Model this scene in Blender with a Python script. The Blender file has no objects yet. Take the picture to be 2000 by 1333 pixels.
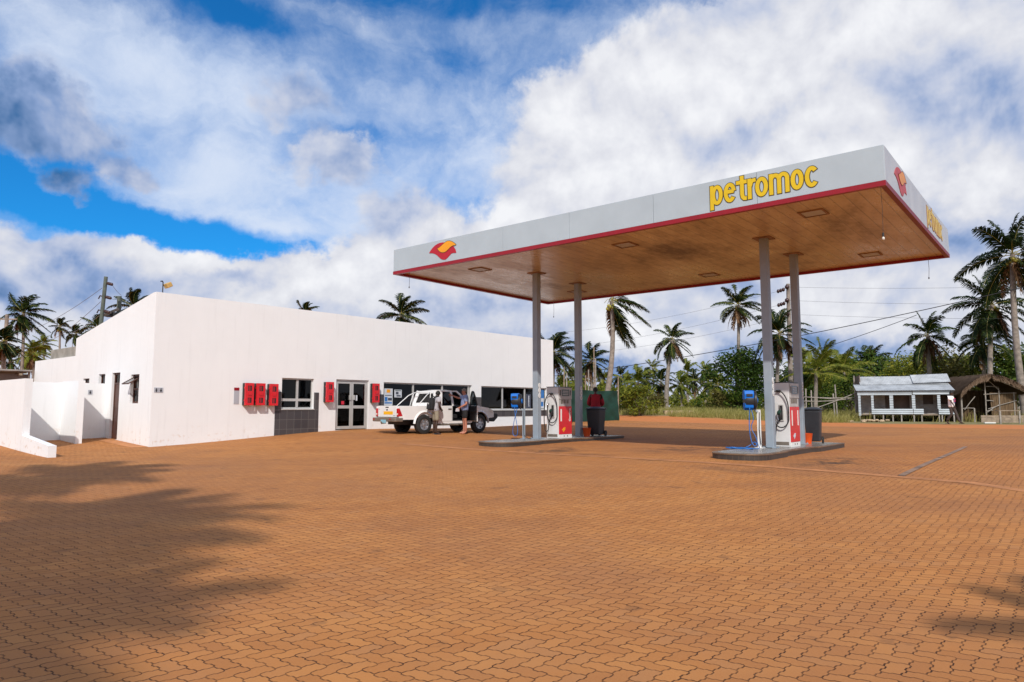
import bpy, bmesh, math, random
import numpy as np
from mathutils import Vector, Matrix, Euler
R = math.radians
rnd = random.Random(7)
scene = bpy.context.scene
COL = scene.collection
CAM_Z = 1.55
F_PX, PITCH = 1349.08, 0.0955

# ---------------------------------------------------------------- helpers
def ray(px, py):
    u = (px - 1000) / F_PX; v = -(py - 666.5) / F_PX
    return Vector((u, math.cos(PITCH) - v * math.sin(PITCH), math.sin(PITCH) + v * math.cos(PITCH)))

def at_depth(px, py, d):
    r = ray(px, py); p = r * (d / r.y)
    return Vector((p.x, p.y, p.z + CAM_Z))

class MB:
    """collects faces; build() links them as one mesh object"""
    def __init__(self, M=None):
        self.v = []; self.f = []; self.m = []; self.M = M
    def add(self, pts, faces, mi=0):
        b = len(self.v)
        if self.M is not None:
            pts = [self.M @ Vector(p) for p in pts]
        self.v.extend([tuple(p) for p in pts])
        for f in faces:
            self.f.append([b + i for i in f]); self.m.append(mi)
    def poly(self, pts, mi=0):
        self.add(pts, [list(range(len(pts)))], mi)
    def box(self, x0, x1, y0, y1, z0, z1, mi=0):
        p = [(x, y, z) for z in (z0, z1) for y in (y0, y1) for x in (x0, x1)]
        self.add(p, [(0, 2, 3, 1), (4, 5, 7, 6), (0, 1, 5, 4), (2, 6, 7, 3), (0, 4, 6, 2), (1, 3, 7, 5)], mi)
    def bar(self, a, b, w, h, mi=0, up=(0, 0, 1)):
        a = Vector(a); b = Vector(b); t = (b - a).normalized(); u = Vector(up)
        if abs(t.dot(u)) > 0.98: u = Vector((1, 0, 0))
        s = t.cross(u).normalized() * (w / 2); n = s.cross(t).normalized() * (h / 2)
        p = [a - s - n, a + s - n, a + s + n, a - s + n, b - s - n, b + s - n, b + s + n, b - s + n]
        self.add(p, [(0, 3, 2, 1), (4, 5, 6, 7), (0, 1, 5, 4), (1, 2, 6, 5), (2, 3, 7, 6), (3, 0, 4, 7)], mi)
    def tube(self, pts, r, n=8, mi=0, cap=True):
        pts = [Vector(p) for p in pts]
        rs = r if isinstance(r, (list, tuple)) else [r] * len(pts)
        out = []; ref = None
        for i, p in enumerate(pts):
            t = (pts[min(i + 1, len(pts) - 1)] - pts[max(i - 1, 0)])
            if t.length < 1e-9: t = Vector((0, 0, 1))
            t.normalize()
            if ref is None:
                ref = Vector((0, 0, 1)) if abs(t.z) < 0.9 else Vector((1, 0, 0))
            s = t.cross(ref)
            if s.length < 1e-4: s = t.cross(Vector((0, 1, 0.3)))
            s.normalize(); q = s.cross(t); ref = q
            for k in range(n):
                a = 2 * math.pi * k / n
                out.append(p + (s * math.cos(a) + q * math.sin(a)) * rs[i])
        fs = []
        for i in range(len(pts) - 1):
            for k in range(n):
                k2 = (k + 1) % n
                fs.append((i * n + k, (i + 1) * n + k, (i + 1) * n + k2, i * n + k2))
        if cap:
            fs.append(tuple(range(n))); fs.append(tuple(reversed(range((len(pts) - 1) * n, len(pts) * n))))
        self.add(out, fs, mi)
    def cyl(self, a, b, r0, r1=None, n=14, mi=0):
        self.tube([a, b], [r0, r0 if r1 is None else r1], n, mi)
    def lathe(self, prof, c=(0, 0, 0), axis='z', n=24, mi=0, cap=True):
        out = []
        for r, h in prof:
            for k in range(n):
                a = 2 * math.pi * k / n; ca, sa = r * math.cos(a), r * math.sin(a)
                if axis == 'z': p = (ca, sa, h)
                elif axis == 'y': p = (ca, h, sa)
                else: p = (h, ca, sa)
                out.append((p[0] + c[0], p[1] + c[1], p[2] + c[2]))
        fs = []
        for i in range(len(prof) - 1):
            for k in range(n):
                k2 = (k + 1) % n
                fs.append((i * n + k, i * n + k2, (i + 1) * n + k2, (i + 1) * n + k))
        if cap: fs.append(tuple(range(n))); fs.append(tuple(range((len(prof) - 1) * n, len(prof) * n)))
        self.add(out, fs, mi)
    def prism(self, poly, fn, t0, t1, mi=0, mi_side=None):
        n = len(poly)
        p = [fn(a, b, t0) for a, b in poly] + [fn(a, b, t1) for a, b in poly]
        self.add(p, [tuple(range(n)), tuple(reversed(range(n, 2 * n)))], mi)
        b = len(self.v) - 2 * n
        for i in range(n):
            j = (i + 1) % n
            self.f.append([b + i, b + n + i, b + n + j, b + j]); self.m.append(mi if mi_side is None else mi_side)
    def ball(self, c, r, nu=14, nv=9, mi=0):
        if not isinstance(r, (list, tuple)): r = (r, r, r)
        out = [(c[0], c[1], c[2] - r[2])]
        for j in range(1, nv):
            ph = -math.pi / 2 + math.pi * j / nv
            for i in range(nu):
                a = 2 * math.pi * i / nu
                out.append((c[0] + r[0] * math.cos(ph) * math.cos(a), c[1] + r[1] * math.cos(ph) * math.sin(a), c[2] + r[2] * math.sin(ph)))
        out.append((c[0], c[1], c[2] + r[2]))
        fs = [(0, 1 + (i + 1) % nu, 1 + i) for i in range(nu)]
        for j in range(nv - 2):
            for i in range(nu):
                a = 1 + j * nu + i; b = 1 + j * nu + (i + 1) % nu
                fs.append((a, b, b + nu, a + nu))
        L = len(out) - 1; o = 1 + (nv - 2) * nu
        fs += [(L, o + i, o + (i + 1) % nu) for i in range(nu)]
        self.add(out, fs, mi)
    def grid(self, fn, nu, nv, mi=0):
        p = [fn(i / nu, j / nv) for j in range(nv + 1) for i in range(nu + 1)]
        fs = [(j * (nu + 1) + i, j * (nu + 1) + i + 1, (j + 1) * (nu + 1) + i + 1, (j + 1) * (nu + 1) + i) for j in range(nv) for i in range(nu)]
        self.add(p, fs, mi)
    def build(self, name, mats, parent=None, smooth=False, bevel=0, fix=False, seg=2):
        me = bpy.data.meshes.new(name)
        me.from_pydata(self.v, [], self.f)
        if not isinstance(mats, (list, tuple)): mats = [mats]
        for m in mats: me.materials.append(m)
        if len(mats) > 1: me.polygons.foreach_set('material_index', self.m)
        if fix:
            bm = bmesh.new(); bm.from_mesh(me); bmesh.ops.recalc_face_normals(bm, faces=bm.faces); bm.to_mesh(me); bm.free()
        if smooth:
            me.polygons.foreach_set('use_smooth', [True] * len(me.polygons))
            if smooth is not True: me.set_sharp_from_angle(angle=R(smooth))
        me.update()
        o = bpy.data.objects.new(name, me); COL.objects.link(o)
        if parent is not None: o.parent = parent
        if bevel:
            b = o.modifiers.new('bevel', 'BEVEL'); b.width = bevel; b.segments = seg; b.limit_method = 'ANGLE'; b.angle_limit = R(40)
        return o

def empty(name, loc, rz=0.0):
    o = bpy.data.objects.new(name, None); COL.objects.link(o)
    o.location = loc; o.rotation_euler = (0, 0, rz); o.empty_display_size = 0.3
    return o

def tag(o, label=None, cat=None, group=None, kind=None):
    if label: o['label'] = label
    if cat: o['category'] = cat
    if group: o['group'] = group
    if kind: o['kind'] = kind
    return o

def copy_tree(o, parent=None):
    c = o.copy(); COL.objects.link(c)
    if parent is not None: c.parent = parent
    for ch in list(o.children): copy_tree(ch, c)
    return c

# ---------------------------------------------------------------- materials
def nodes_of(m):
    m.use_nodes = True
    nt = m.node_tree
    return nt, nt.nodes, nt.links

def mat(name, c, rough=0.6, metal=0.0, var=0.12, scale=3.0, c2=None, bump=0.0, bscale=40.0, spec=0.5, coat=0.0, rvar=0.1, detail=6):
    """painted / plain surface with slight tonal and gloss variation"""
    m = bpy.data.materials.new(name); nt, N, L = nodes_of(m)
    b = N['Principled BSDF']
    tc = N.new('ShaderNodeTexCoord')
    nz = N.new('ShaderNodeTexNoise'); nz.inputs['Scale'].default_value = scale; nz.inputs['Detail'].default_value = detail; nz.inputs['Roughness'].default_value = 0.6
    L.new(tc.outputs['Object'], nz.inputs['Vector'])
    r = N.new('ShaderNodeValToRGB')
    a = tuple(max(0, x * (1 - var)) for x in c); d = c2 if c2 else tuple(min(1, x * (1 + var)) for x in c)
    r.color_ramp.elements[0].position = 0.32; r.color_ramp.elements[1].position = 0.68
    r.color_ramp.elements[0].color = (*a, 1); r.color_ramp.elements[1].color = (*d, 1)
    L.new(nz.outputs['Fac'], r.inputs['Fac']); L.new(r.outputs['Color'], b.inputs['Base Color'])
    mr = N.new('ShaderNodeMapRange'); mr.inputs['To Min'].default_value = max(0.02, rough - rvar); mr.inputs['To Max'].default_value = min(1, rough + rvar)
    L.new(nz.outputs['Fac'], mr.inputs['Value']); L.new(mr.outputs['Result'], b.inputs['Roughness'])
    b.inputs['Metallic'].default_value = metal; b.inputs['Specular IOR Level'].default_value = spec
    b.inputs['Coat Weight'].default_value = coat; b.inputs['Coat Roughness'].default_value = 0.08
    if bump:
        n2 = N.new('ShaderNodeTexNoise'); n2.inputs['Scale'].default_value = bscale; n2.inputs['Detail'].default_value = 4
        L.new(tc.outputs['Object'], n2.inputs['Vector'])
        bp = N.new('ShaderNodeBump'); bp.inputs['Strength'].default_value = bump; bp.inputs['Distance'].default_value = 0.02
        L.new(n2.outputs['Fac'], bp.inputs['Height']); L.new(bp.outputs['Normal'], b.inputs['Normal'])
    return m

def math_node(N, L, op, a, b=None, clamp=False):
    n = N.new('ShaderNodeMath'); n.operation = op; n.use_clamp = clamp
    for i, x in enumerate((a, b)):
        if x is None: continue
        if isinstance(x, (int, float)): n.inputs[i].default_value = x
        else: L.new(x, n.inputs[i])
    return n.outputs[0]

def mixc(N, L, fac, a, b, mode='MIX'):
    n = N.new('ShaderNodeMix'); n.data_type = 'RGBA'; n.blend_type = mode
    for s, x in (('Factor', fac), ('A', a), ('B', b)):
        i = [k for k in n.inputs if k.name == s and (k.type == 'RGBA' if s != 'Factor' else k.type == 'VALUE')][0]
        if isinstance(x, (int, float)): i.default_value = x
        elif isinstance(x, tuple): i.default_value = (*x, 1) if len(x) == 3 else x
        else: L.new(x, i)
    return [k for k in n.outputs if k.type == 'RGBA'][0]

def leaf_mat(name, c1, c2, c3, trans=0.3, rough=0.5):
    m = bpy.data.materials.new(name); nt, N, L = nodes_of(m)
    b = N['Principled BSDF']; out = N['Material Output']
    g = N.new('ShaderNodeNewGeometry'); oi = N.new('ShaderNodeObjectInfo'); tc = N.new('ShaderNodeTexCoord')
    nz = N.new('ShaderNodeTexNoise'); nz.inputs['Scale'].default_value = 0.7; nz.inputs['Detail'].default_value = 3
    L.new(tc.outputs['Object'], nz.inputs['Vector'])
    f = math_node(N, L, 'ADD', math_node(N, L, 'MULTIPLY', g.outputs['Random Per Island'], 0.6), math_node(N, L, 'MULTIPLY', nz.outputs['Fac'], 0.4))
    f = math_node(N, L, 'ADD', f, math_node(N, L, 'MULTIPLY', math_node(N, L, 'SUBTRACT', oi.outputs['Random'], 0.5), 0.3))
    r = N.new('ShaderNodeValToRGB'); cr = r.color_ramp
    cr.elements[0].position = 0.15; cr.elements[0].color = (*c1, 1); cr.elements[1].position = 0.85; cr.elements[1].color = (*c3, 1)
    e = cr.elements.new(0.5); e.color = (*c2, 1)
    L.new(f, r.inputs['Fac']); L.new(r.outputs['Color'], b.inputs['Base Color'])
    b.inputs['Roughness'].default_value = rough; b.inputs['Specular IOR Level'].default_value = 0.2
    t = N.new('ShaderNodeBsdfTranslucent'); L.new(r.outputs['Color'], t.inputs['Color'])
    ms = N.new('ShaderNodeMixShader'); ms.inputs[0].default_value = trans
    L.new(b.outputs[0], ms.inputs[1]); L.new(t.outputs[0], ms.inputs[2]); L.new(ms.outputs[0], out.inputs['Surface'])
    return m

def glass_mat(name, tint=(0.75, 0.8, 0.8), refl=0.1, rough=0.02):
    m = bpy.data.materials.new(name); nt, N, L = nodes_of(m)
    N.remove(N['Principled BSDF']); out = N['Material Output']
    tr = N.new('ShaderNodeBsdfTransparent'); tr.inputs['Color'].default_value = (*tint, 1)
    gl = N.new('ShaderNodeBsdfGlossy'); gl.inputs['Roughness'].default_value = rough
    fr = N.new('ShaderNodeLayerWeight'); fr.inputs['Blend'].default_value = 0.5
    tc = N.new('ShaderNodeTexCoord'); nz = N.new('ShaderNodeTexNoise'); nz.inputs['Scale'].default_value = 1.2
    L.new(tc.outputs['Object'], nz.inputs['Vector'])
    bp = N.new('ShaderNodeBump'); bp.inputs['Strength'].default_value = 0.02; L.new(nz.outputs['Fac'], bp.inputs['Height'])
    L.new(bp.outputs['Normal'], gl.inputs['Normal'])
    f = math_node(N, L, 'ADD', math_node(N, L, 'MULTIPLY', math_node(N, L, 'POWER', fr.outputs['Facing'], 4.0), 0.7), refl + 0.025, True)
    ms = N.new('ShaderNodeMixShader'); L.new(f, ms.inputs[0]); L.new(tr.outputs[0], ms.inputs[1]); L.new(gl.outputs[0], ms.inputs[2])
    L.new(ms.outputs[0], out.inputs['Surface'])
    return m

def wall_paint(name, c, c_dust):
    """white masonry paint: faint blotches, rain streaks, dust splashed up where it meets the ground"""
    m = bpy.data.materials.new(name); nt, N, L = nodes_of(m); b = N['Principled BSDF']
    tc = N.new('ShaderNodeTexCoord')
    n1 = N.new('ShaderNodeTexNoise'); n1.inputs['Scale'].default_value = 0.9; n1.inputs['Detail'].default_value = 8; n1.inputs['Roughness'].default_value = 0.62
    L.new(tc.outputs['Object'], n1.inputs['Vector'])
    mp = N.new('ShaderNodeMapping'); mp.inputs['Scale'].default_value = (5, 5, 0.35); L.new(tc.outputs['Object'], mp.inputs['Vector'])
    n2 = N.new('ShaderNodeTexNoise'); n2.inputs['Scale'].default_value = 1.4; n2.inputs['Detail'].default_value = 5; L.new(mp.outputs[0], n2.inputs['Vector'])
    n3 = N.new('ShaderNodeTexNoise'); n3.inputs['Scale'].default_value = 6; n3.inputs['Detail'].default_value = 6; L.new(tc.outputs['Object'], n3.inputs['Vector'])
    base = mixc(N, L, n1.outputs['Fac'], tuple(x * 0.90 for x in c), c)
    st = N.new('ShaderNodeMapRange'); st.inputs['From Min'].default_value = 0.56; st.inputs['From Max'].default_value = 0.75; st.inputs['To Max'].default_value = 0.32
    L.new(n2.outputs['Fac'], st.inputs['Value'])
    base = mixc(N, L, st.outputs[0], base, tuple(x * 0.78 for x in c))
    sp = N.new('ShaderNodeMapRange'); sp.inputs['From Min'].default_value = 0.57; sp.inputs['From Max'].default_value = 0.70; sp.inputs['To Max'].default_value = 0.55
    L.new(n3.outputs['Fac'], sp.inputs['Value'])
    sz = N.new('ShaderNodeSeparateXYZ'); L.new(tc.outputs['Object'], sz.inputs[0])
    hz = N.new('ShaderNodeMapRange'); hz.inputs['From Min'].default_value = 1.0; hz.inputs['From Max'].default_value = 0.3; L.new(sz.outputs['Z'], hz.inputs['Value'])
    base = mixc(N, L, math_node(N, L, 'MULTIPLY', sp.outputs[0], hz.outputs[0]), base, c_dust)
    L.new(base, b.inputs['Base Color']); b.inputs['Roughness'].default_value = 0.75; b.inputs['Specular IOR Level'].default_value = 0.25
    n4 = N.new('ShaderNodeTexNoise'); n4.inputs['Scale'].default_value = 28; n4.inputs['Detail'].default_value = 5; L.new(tc.outputs['Object'], n4.inputs['Vector'])
    n5 = N.new('ShaderNodeTexNoise'); n5.inputs['Scale'].default_value = 1.7; n5.inputs['Detail'].default_value = 2; L.new(tc.outputs['Object'], n5.inputs['Vector'])
    h = math_node(N, L, 'ADD', math_node(N, L, 'MULTIPLY', n4.outputs['Fac'], 0.12), n5.outputs['Fac'])
    bp = N.new('ShaderNodeBump'); bp.inputs['Strength'].default_value = 0.18; bp.inputs['Distance'].default_value = 0.05
    L.new(h, bp.inputs['Height']); L.new(bp.outputs['Normal'], b.inputs['Normal'])
    return m

M = {}
M['wall'] = wall_paint('white_wall_paint', (0.85, 0.86, 0.87), (0.55, 0.33, 0.17))
M['tile'] = mat('dark_tile', (0.062, 0.056, 0.062), 0.35, var=0.25, scale=1.5)
M['alu'] = mat('window_frame_metal', (0.55, 0.55, 0.54), 0.4, metal=0.35, var=0.06)
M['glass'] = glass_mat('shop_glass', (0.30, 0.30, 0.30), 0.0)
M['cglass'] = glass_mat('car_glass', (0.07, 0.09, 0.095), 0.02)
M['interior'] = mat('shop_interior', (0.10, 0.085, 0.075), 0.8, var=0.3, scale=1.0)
M['red'] = mat('red_plastic', (0.62, 0.012, 0.02), 0.38, var=0.12, coat=0.2)
M['redtrim'] = mat('red_trim', (0.27, 0.002, 0.011), 0.4, var=0.1)
M['black'] = mat('black_plastic', (0.018, 0.018, 0.02), 0.5, var=0.2)
M['rubber'] = mat('black_rubber', (0.02, 0.02, 0.02), 0.7, var=0.25, bump=0.2)
M['steel'] = mat('galvanised_steel', (0.29, 0.345, 0.40), 0.5, metal=0.1, var=0.08, scale=2.5)
M['fascia'] = mat('fascia_sheet', (0.40, 0.47, 0.52), 0.45, metal=0.0, var=0.05, scale=1.2, bump=0.04, bscale=3)
M['fascia2'] = mat('weathered_fascia_sheet', (0.44, 0.47, 0.51), 0.5, var=0.07, scale=1.6, bump=0.04, bscale=3)
M['yellow'] = mat('yellow_lettering', (0.66, 0.46, 0.004), 0.5, var=0.06)
M['outline'] = mat('dark_outline', (0.07, 0.055, 0.02), 0.6)
M['yellow2'] = mat('faded_yellow_lettering', (0.55, 0.42, 0.12), 0.6, var=0.15, scale=8)
M['orange'] = mat('orange_emblem', (0.80, 0.33, 0.005), 0.45, var=0.06)
M['orange2'] = mat('faded_orange_emblem', (0.62, 0.27, 0.09), 0.6, var=0.15)
M['emred'] = mat('red_emblem', (0.43, 0.006, 0.02), 0.45, var=0.06)
M['emred2'] = mat('faded_red_emblem', (0.42, 0.075, 0.085), 0.6, var=0.2, scale=6)
M['fadedtrim'] = mat('faded_red_trim', (0.20, 0.028, 0.032), 0.55, var=0.15)
M['pumpwhite'] = mat('pump_white_enamel', (0.66, 0.66, 0.66), 0.35, var=0.05, coat=0.15)
M['pumpgrey'] = mat('pump_grey_panel', (0.42, 0.41, 0.40), 0.45, var=0.07)
M['screen'] = mat('display_screen', (0.03, 0.04, 0.035), 0.15, var=0.2)
M['white'] = mat('white_plastic', (0.78, 0.78, 0.76), 0.45, var=0.04)
M['blue'] = mat('blue_plastic', (0.004, 0.15, 0.60), 0.55, var=0.1, spec=0.3)
M['bluehose'] = mat('blue_hose', (0.015, 0.13, 0.42), 0.4, var=0.1)
M['bin'] = mat('dark_bin_plastic', (0.022, 0.024, 0.03), 0.5, var=0.2)
M['bucket'] = mat('orange_bucket', (0.70, 0.085, 0.01), 0.45, var=0.12)
M['green'] = mat('green_shade_cloth', (0.002, 0.034, 0.022), 0.8, var=0.25, scale=2.5, bump=0.15)
M['car'] = mat('white_car_paint', (0.80, 0.80, 0.80), 0.25, var=0.03, coat=0.8)
M['cartrim'] = mat('car_interior_trim', (0.022, 0.022, 0.026), 0.7, var=0.2)
M['chrome'] = mat('chrome', (0.62, 0.62, 0.64), 0.18, metal=0.95, var=0.05)
M['rim'] = mat('alloy_rim', (0.48, 0.48, 0.50), 0.3, metal=0.8, var=0.1)
M['bumper'] = mat('dusty_bumper', (0.20, 0.17, 0.14), 0.45, metal=0.3, var=0.2)
M['tail'] = mat('red_lens', (0.48, 0.006, 0.01), 0.15, var=0.1, coat=0.5)
M['clear'] = mat('clear_lens', (0.7, 0.68, 0.62), 0.12, var=0.05, coat=0.5)
M['sticker'] = mat('yellow_reflective_sticker', (0.85, 0.44, 0.01), 0.4, var=0.04)
M['plate'] = mat('blue_number_plate', (0.25, 0.50, 0.62), 0.4, var=0.05)
M['concrete'] = mat('weathered_concrete', (0.30, 0.285, 0.25), 0.85, var=0.3, scale=2.0, bump=0.3, bscale=12)
M['timber'] = mat('weathered_timber', (0.27, 0.21, 0.155), 0.85, var=0.35, scale=5, bump=0.3, bscale=25)
M['timber2'] = mat('grey_timber_pole', (0.30, 0.27, 0.24), 0.85, var=0.3, scale=5, bump=0.3, bscale=25)
M['polewood'] = mat('utility_pole_wood', (0.24, 0.20, 0.17), 0.85, var=0.3, scale=4, bump=0.25)
M['polegreen'] = mat('treated_pole_wood', (0.10, 0.115, 0.095), 0.85, var=0.3, scale=4, bump=0.25)
M['brown'] = mat('brown_door_timber', (0.075, 0.028, 0.018), 0.45, var=0.3, scale=4)
M['shed'] = mat('dark_shed_render', (0.16, 0.115, 0.095), 0.85, var=0.35, scale=1.2)
M['tin'] = mat('corrugated_tin', (0.36, 0.405, 0.45), 0.5, metal=0.05, var=0.16, scale=1.3)
M['tinroof'] = mat('pale_tin_roof', (0.39, 0.415, 0.44), 0.6, metal=0.0, var=0.22, scale=2.2)
M['tinold'] = mat('old_tin', (0.30, 0.27, 0.25), 0.6, metal=0.2, var=0.3, scale=2)
M['rust'] = mat('rusty_tin', (0.27, 0.15, 0.09), 0.75, var=0.4, scale=3)
M['thatch'] = leaf_mat('thatch_straw', (0.06, 0.038, 0.024), (0.13, 0.085, 0.055), (0.27, 0.19, 0.13), 0.05, 0.9)
M['reed'] = leaf_mat('reed_matting', (0.05, 0.032, 0.018), (0.115, 0.075, 0.042), (0.20, 0.135, 0.08), 0.05, 0.9)
M['trunk'] = mat('palm_trunk_bark', (0.235, 0.20, 0.17), 0.9, var=0.35, scale=5, bump=0.4, bscale=18)
M['bark'] = mat('tree_bark', (0.10, 0.075, 0.055), 0.9, var=0.35, scale=5, bump=0.4, bscale=18)
M['frond'] = leaf_mat('palm_frond', (0.004, 0.012, 0.002), (0.011, 0.025, 0.004), (0.038, 0.060, 0.007), 0.15, 0.7)
M['frondlight'] = leaf_mat('young_palm_frond', (0.045, 0.070, 0.006), (0.125, 0.150, 0.014), (0.25, 0.235, 0.030), 0.25, 0.55)
M['rachis'] = mat('frond_stem', (0.30, 0.25, 0.06), 0.5, var=0.25)
M['dead'] = leaf_mat('dead_frond', (0.075, 0.035, 0.018), (0.16, 0.085, 0.042), (0.26, 0.16, 0.085), 0.15, 0.8)
M['coconut'] = mat('coconut_husk', (0.30, 0.26, 0.04), 0.5, var=0.35)
M['leafdark'] = leaf_mat('broad_leaf', (0.014, 0.034, 0.005), (0.045, 0.088, 0.010), (0.12, 0.165, 0.020), 0.28, 0.6)
M['leafmid'] = leaf_mat('bush_leaf', (0.055, 0.075, 0.008), (0.15, 0.18, 0.018), (0.31, 0.29, 0.040), 0.3, 0.6)
M['leafdry'] = leaf_mat('dry_bush_leaf', (0.08, 0.065, 0.020), (0.15, 0.135, 0.035), (0.23, 0.21, 0.06), 0.3, 0.6)
M['grass'] = leaf_mat('grass_blade', (0.12, 0.135, 0.024), (0.28, 0.26, 0.065), (0.46, 0.39, 0.16), 0.3, 0.6)
M['cloth_grey'] = mat('grey_shirt_cloth', (0.38, 0.37, 0.40), 0.85, var=0.12, scale=9, bump=0.2)
M['cloth_blue'] = mat('blue_check_cloth', (0.20, 0.25, 0.42), 0.85, var=0.25, scale=30, bump=0.2)
M['cloth_khaki'] = mat('khaki_cloth', (0.26, 0.225, 0.165), 0.85, var=0.15, scale=9, bump=0.2)
M['cloth_black'] = mat('black_cloth', (0.012, 0.012, 0.014), 0.85, var=0.2)
M['cloth_red'] = mat('red_overall_cloth', (0.30, 0.008, 0.022), 0.85, var=0.15, scale=9, bump=0.2)
M['cloth_yoke'] = mat('charcoal_cloth', (0.055, 0.055, 0.065), 0.85, var=0.15)
M['cloth_white'] = mat('white_tshirt_cloth', (0.88, 0.86, 0.86), 0.85, var=0.08, scale=9)
M['cloth_brown'] = mat('dark_trouser_cloth', (0.055, 0.04, 0.035), 0.85, var=0.2, scale=9)
M['print'] = mat('red_print', (0.55, 0.02, 0.05), 0.8)
M['print2'] = mat('blue_print', (0.10, 0.08, 0.32), 0.8)
M['skin_dark'] = mat('dark_skin', (0.052, 0.026, 0.017), 0.5, var=0.12)
M['skin_pink'] = mat('sunburnt_skin', (0.42, 0.17, 0.11), 0.5, var=0.12)
M['hair_black'] = mat('black_hair', (0.008, 0.007, 0.007), 0.7)
M['hair_grey'] = mat('grey_hair', (0.20, 0.175, 0.15), 0.75, var=0.25, scale=20)
M['paper'] = mat('paper', (0.78, 0.82, 0.9), 0.7, var=0.03)
M['sign'] = mat('sign_silver', (0.40, 0.42, 0.47), 0.5, var=0.05)
M['wire'] = mat('black_cable', (0.02, 0.02, 0.022), 0.6)
M['wiregrey'] = mat('bare_wire', (0.16, 0.16, 0.17), 0.5, metal=0.5)
M['porcelain'] = mat('insulator_glaze', (0.05, 0.022, 0.02), 0.25, var=0.2)
M['lampyellow'] = mat('aged_lamp_housing', (0.55, 0.36, 0.12), 0.5, var=0.15)
M['soil'] = mat('pale_rubble', (0.42, 0.31, 0.20), 0.9, var=0.25, scale=4, bump=0.3)
M['poster'] = mat('poster_paper', (0.55, 0.60, 0.66), 0.5, var=0.05)
M['posterblue'] = mat('poster_blue_ink', (0.03, 0.17, 0.48), 0.5, var=0.25, scale=5)
M['posterdark'] = mat('poster_dark_ink', (0.05, 0.06, 0.09), 0.5)
M['boardbeige'] = mat('beige_board', (0.60, 0.50, 0.32), 0.7, var=0.08)
M['flower'] = mat('yellow_flowers', (0.42, 0.28, 0.015), 0.7, var=0.3, scale=12)
M['pot'] = mat('planter', (0.16, 0.11, 0.06), 0.7, var=0.2)
M['trimshelf'] = mat('shelf_goods', (0.22, 0.10, 0.09), 0.6, var=0.7, scale=7)

# ---------------------------------------------------------------- terrain
CP = [(-40,-30,0),(0,-30,-.05),(40,-30,0),(-3,4,0),(3,4,0),(0,0,0),(-6,6,0.0),(8,4,0.02),(-8,10,.06),(0,9,.07),(8,10,.1),(16,10,.15),(30,10,.3),
 (-10,15,.13),(-3,15,.18),(3,15,.27),(5.2,16.2,.31),(7,17,.31),(10.2,21.5,.32),(-.4,20.7,.32),(1.2,21.4,.33),(4,25.6,.36),(14.6,20,.36),(22,20,.42),
 (-12.7,19.8,.22),(-14.3,20.6,.24),(-16,23.3,.42),(-14.5,24.8,.44),(-13.7,24.2,.42),(-11.74,22.61,.23),(-10.22,24.41,.37),(-8.9,25.98,.5),(-7.65,27.46,.56),(-7.11,28.1,.64),(-6.06,29.34,.63),(-1.05,35.29,.56),(1.76,38.62,.62),
 (-3.37,26.3,.53),(-1.3,28.4,.49),(3.4,27,.42),(8,30,.48),(12,32,.52),(7.6,45,.66),(16.9,35.8,.56),(22.4,30.5,.6),(23.5,37.2,.67),(2.3,43,.65),(30,25,.6),
 (9,50,.93),(13,48,.92),(4,54,.95),(22,44,.70),(27,42,.69),(31,40,.69),(18,46,.80),(38,36,.75),(20,60,1.0),(45,50,1.0),(10,62,1.08),(0,70,1.1),(15,90,1.25),(40,90,1.3),(-30,60,.7),(-25,35,.4),(-50,40,.5),(-30,20,.25),(-50,0,.1),(60,0,.4),(70,40,1.1),(-60,90,1.0),(0,110,1.3)]
_P = np.array(CP, float)
_A = np.c_[np.ones(len(_P)), _P[:, 0], _P[:, 1]]
_coef, *_ = np.linalg.lstsq(_A, _P[:, 2], rcond=None)
def _ker(d): return np.exp(-(d / 7.5) ** 2) + 0.8 * np.exp(-(d / 18.0) ** 2)
_D = np.hypot(_P[:, None, 0] - _P[None, :, 0], _P[:, None, 1] - _P[None, :, 1])
_w = np.linalg.solve(_ker(_D) + 0.02 * np.eye(len(_P)), _P[:, 2] - _A @ _coef)
def gz_arr(x, y):
    x = np.asarray(x, float); y = np.asarray(y, float)
    xc = np.clip(x, -70, 70); yc = np.clip(y, -30, 110)
    d = np.hypot(xc[..., None] - _P[:, 0], yc[..., None] - _P[:, 1])
    return _coef[0] + _coef[1] * xc + _coef[2] * yc + _ker(d) @ _w
def gz(x, y): return float(gz_arr(np.array(x), np.array(y)))
def gpx(px, py):
    """point of the ground seen at a pixel of the photograph"""
    r = ray(px, py); t = np.arange(3.0, 160.0, 0.1)
    h = CAM_Z + r.z / r.y * t - gz_arr(r.x / r.y * t, t)
    i = np.argmax(h < 0)
    d = float(t[i]) if (h < 0).any() else 120.0
    x = r.x / r.y * d
    return Vector((x, d, gz(x, d)))
def on_ground(x, y, dz=0): return Vector((x, y, gz(x, y) + dz))
# ---------------------------------------------------------------- camera, sun, sky
cam = bpy.data.cameras.new('camera'); camo = bpy.data.objects.new('camera', cam); COL.objects.link(camo)
camo.location = (0, 0, CAM_Z); camo.rotation_euler = (math.pi / 2 + PITCH, 0, 0)
cam.sensor_width = 36; cam.lens = 36 * F_PX / 2000; cam.clip_start = 0.05; cam.clip_end = 3000
scene.camera = camo

SUN_EL = R(39)
sun = bpy.data.lights.new('sun', 'SUN'); suno = bpy.data.objects.new('sun', sun); COL.objects.link(suno)
sun.energy = 3.75; sun.angle = R(0.7); sun.color = (1.0, 0.945, 0.865)
suno.rotation_euler = (R(90) - SUN_EL, 0, 0)          # stands due south (behind the photographer)

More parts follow.
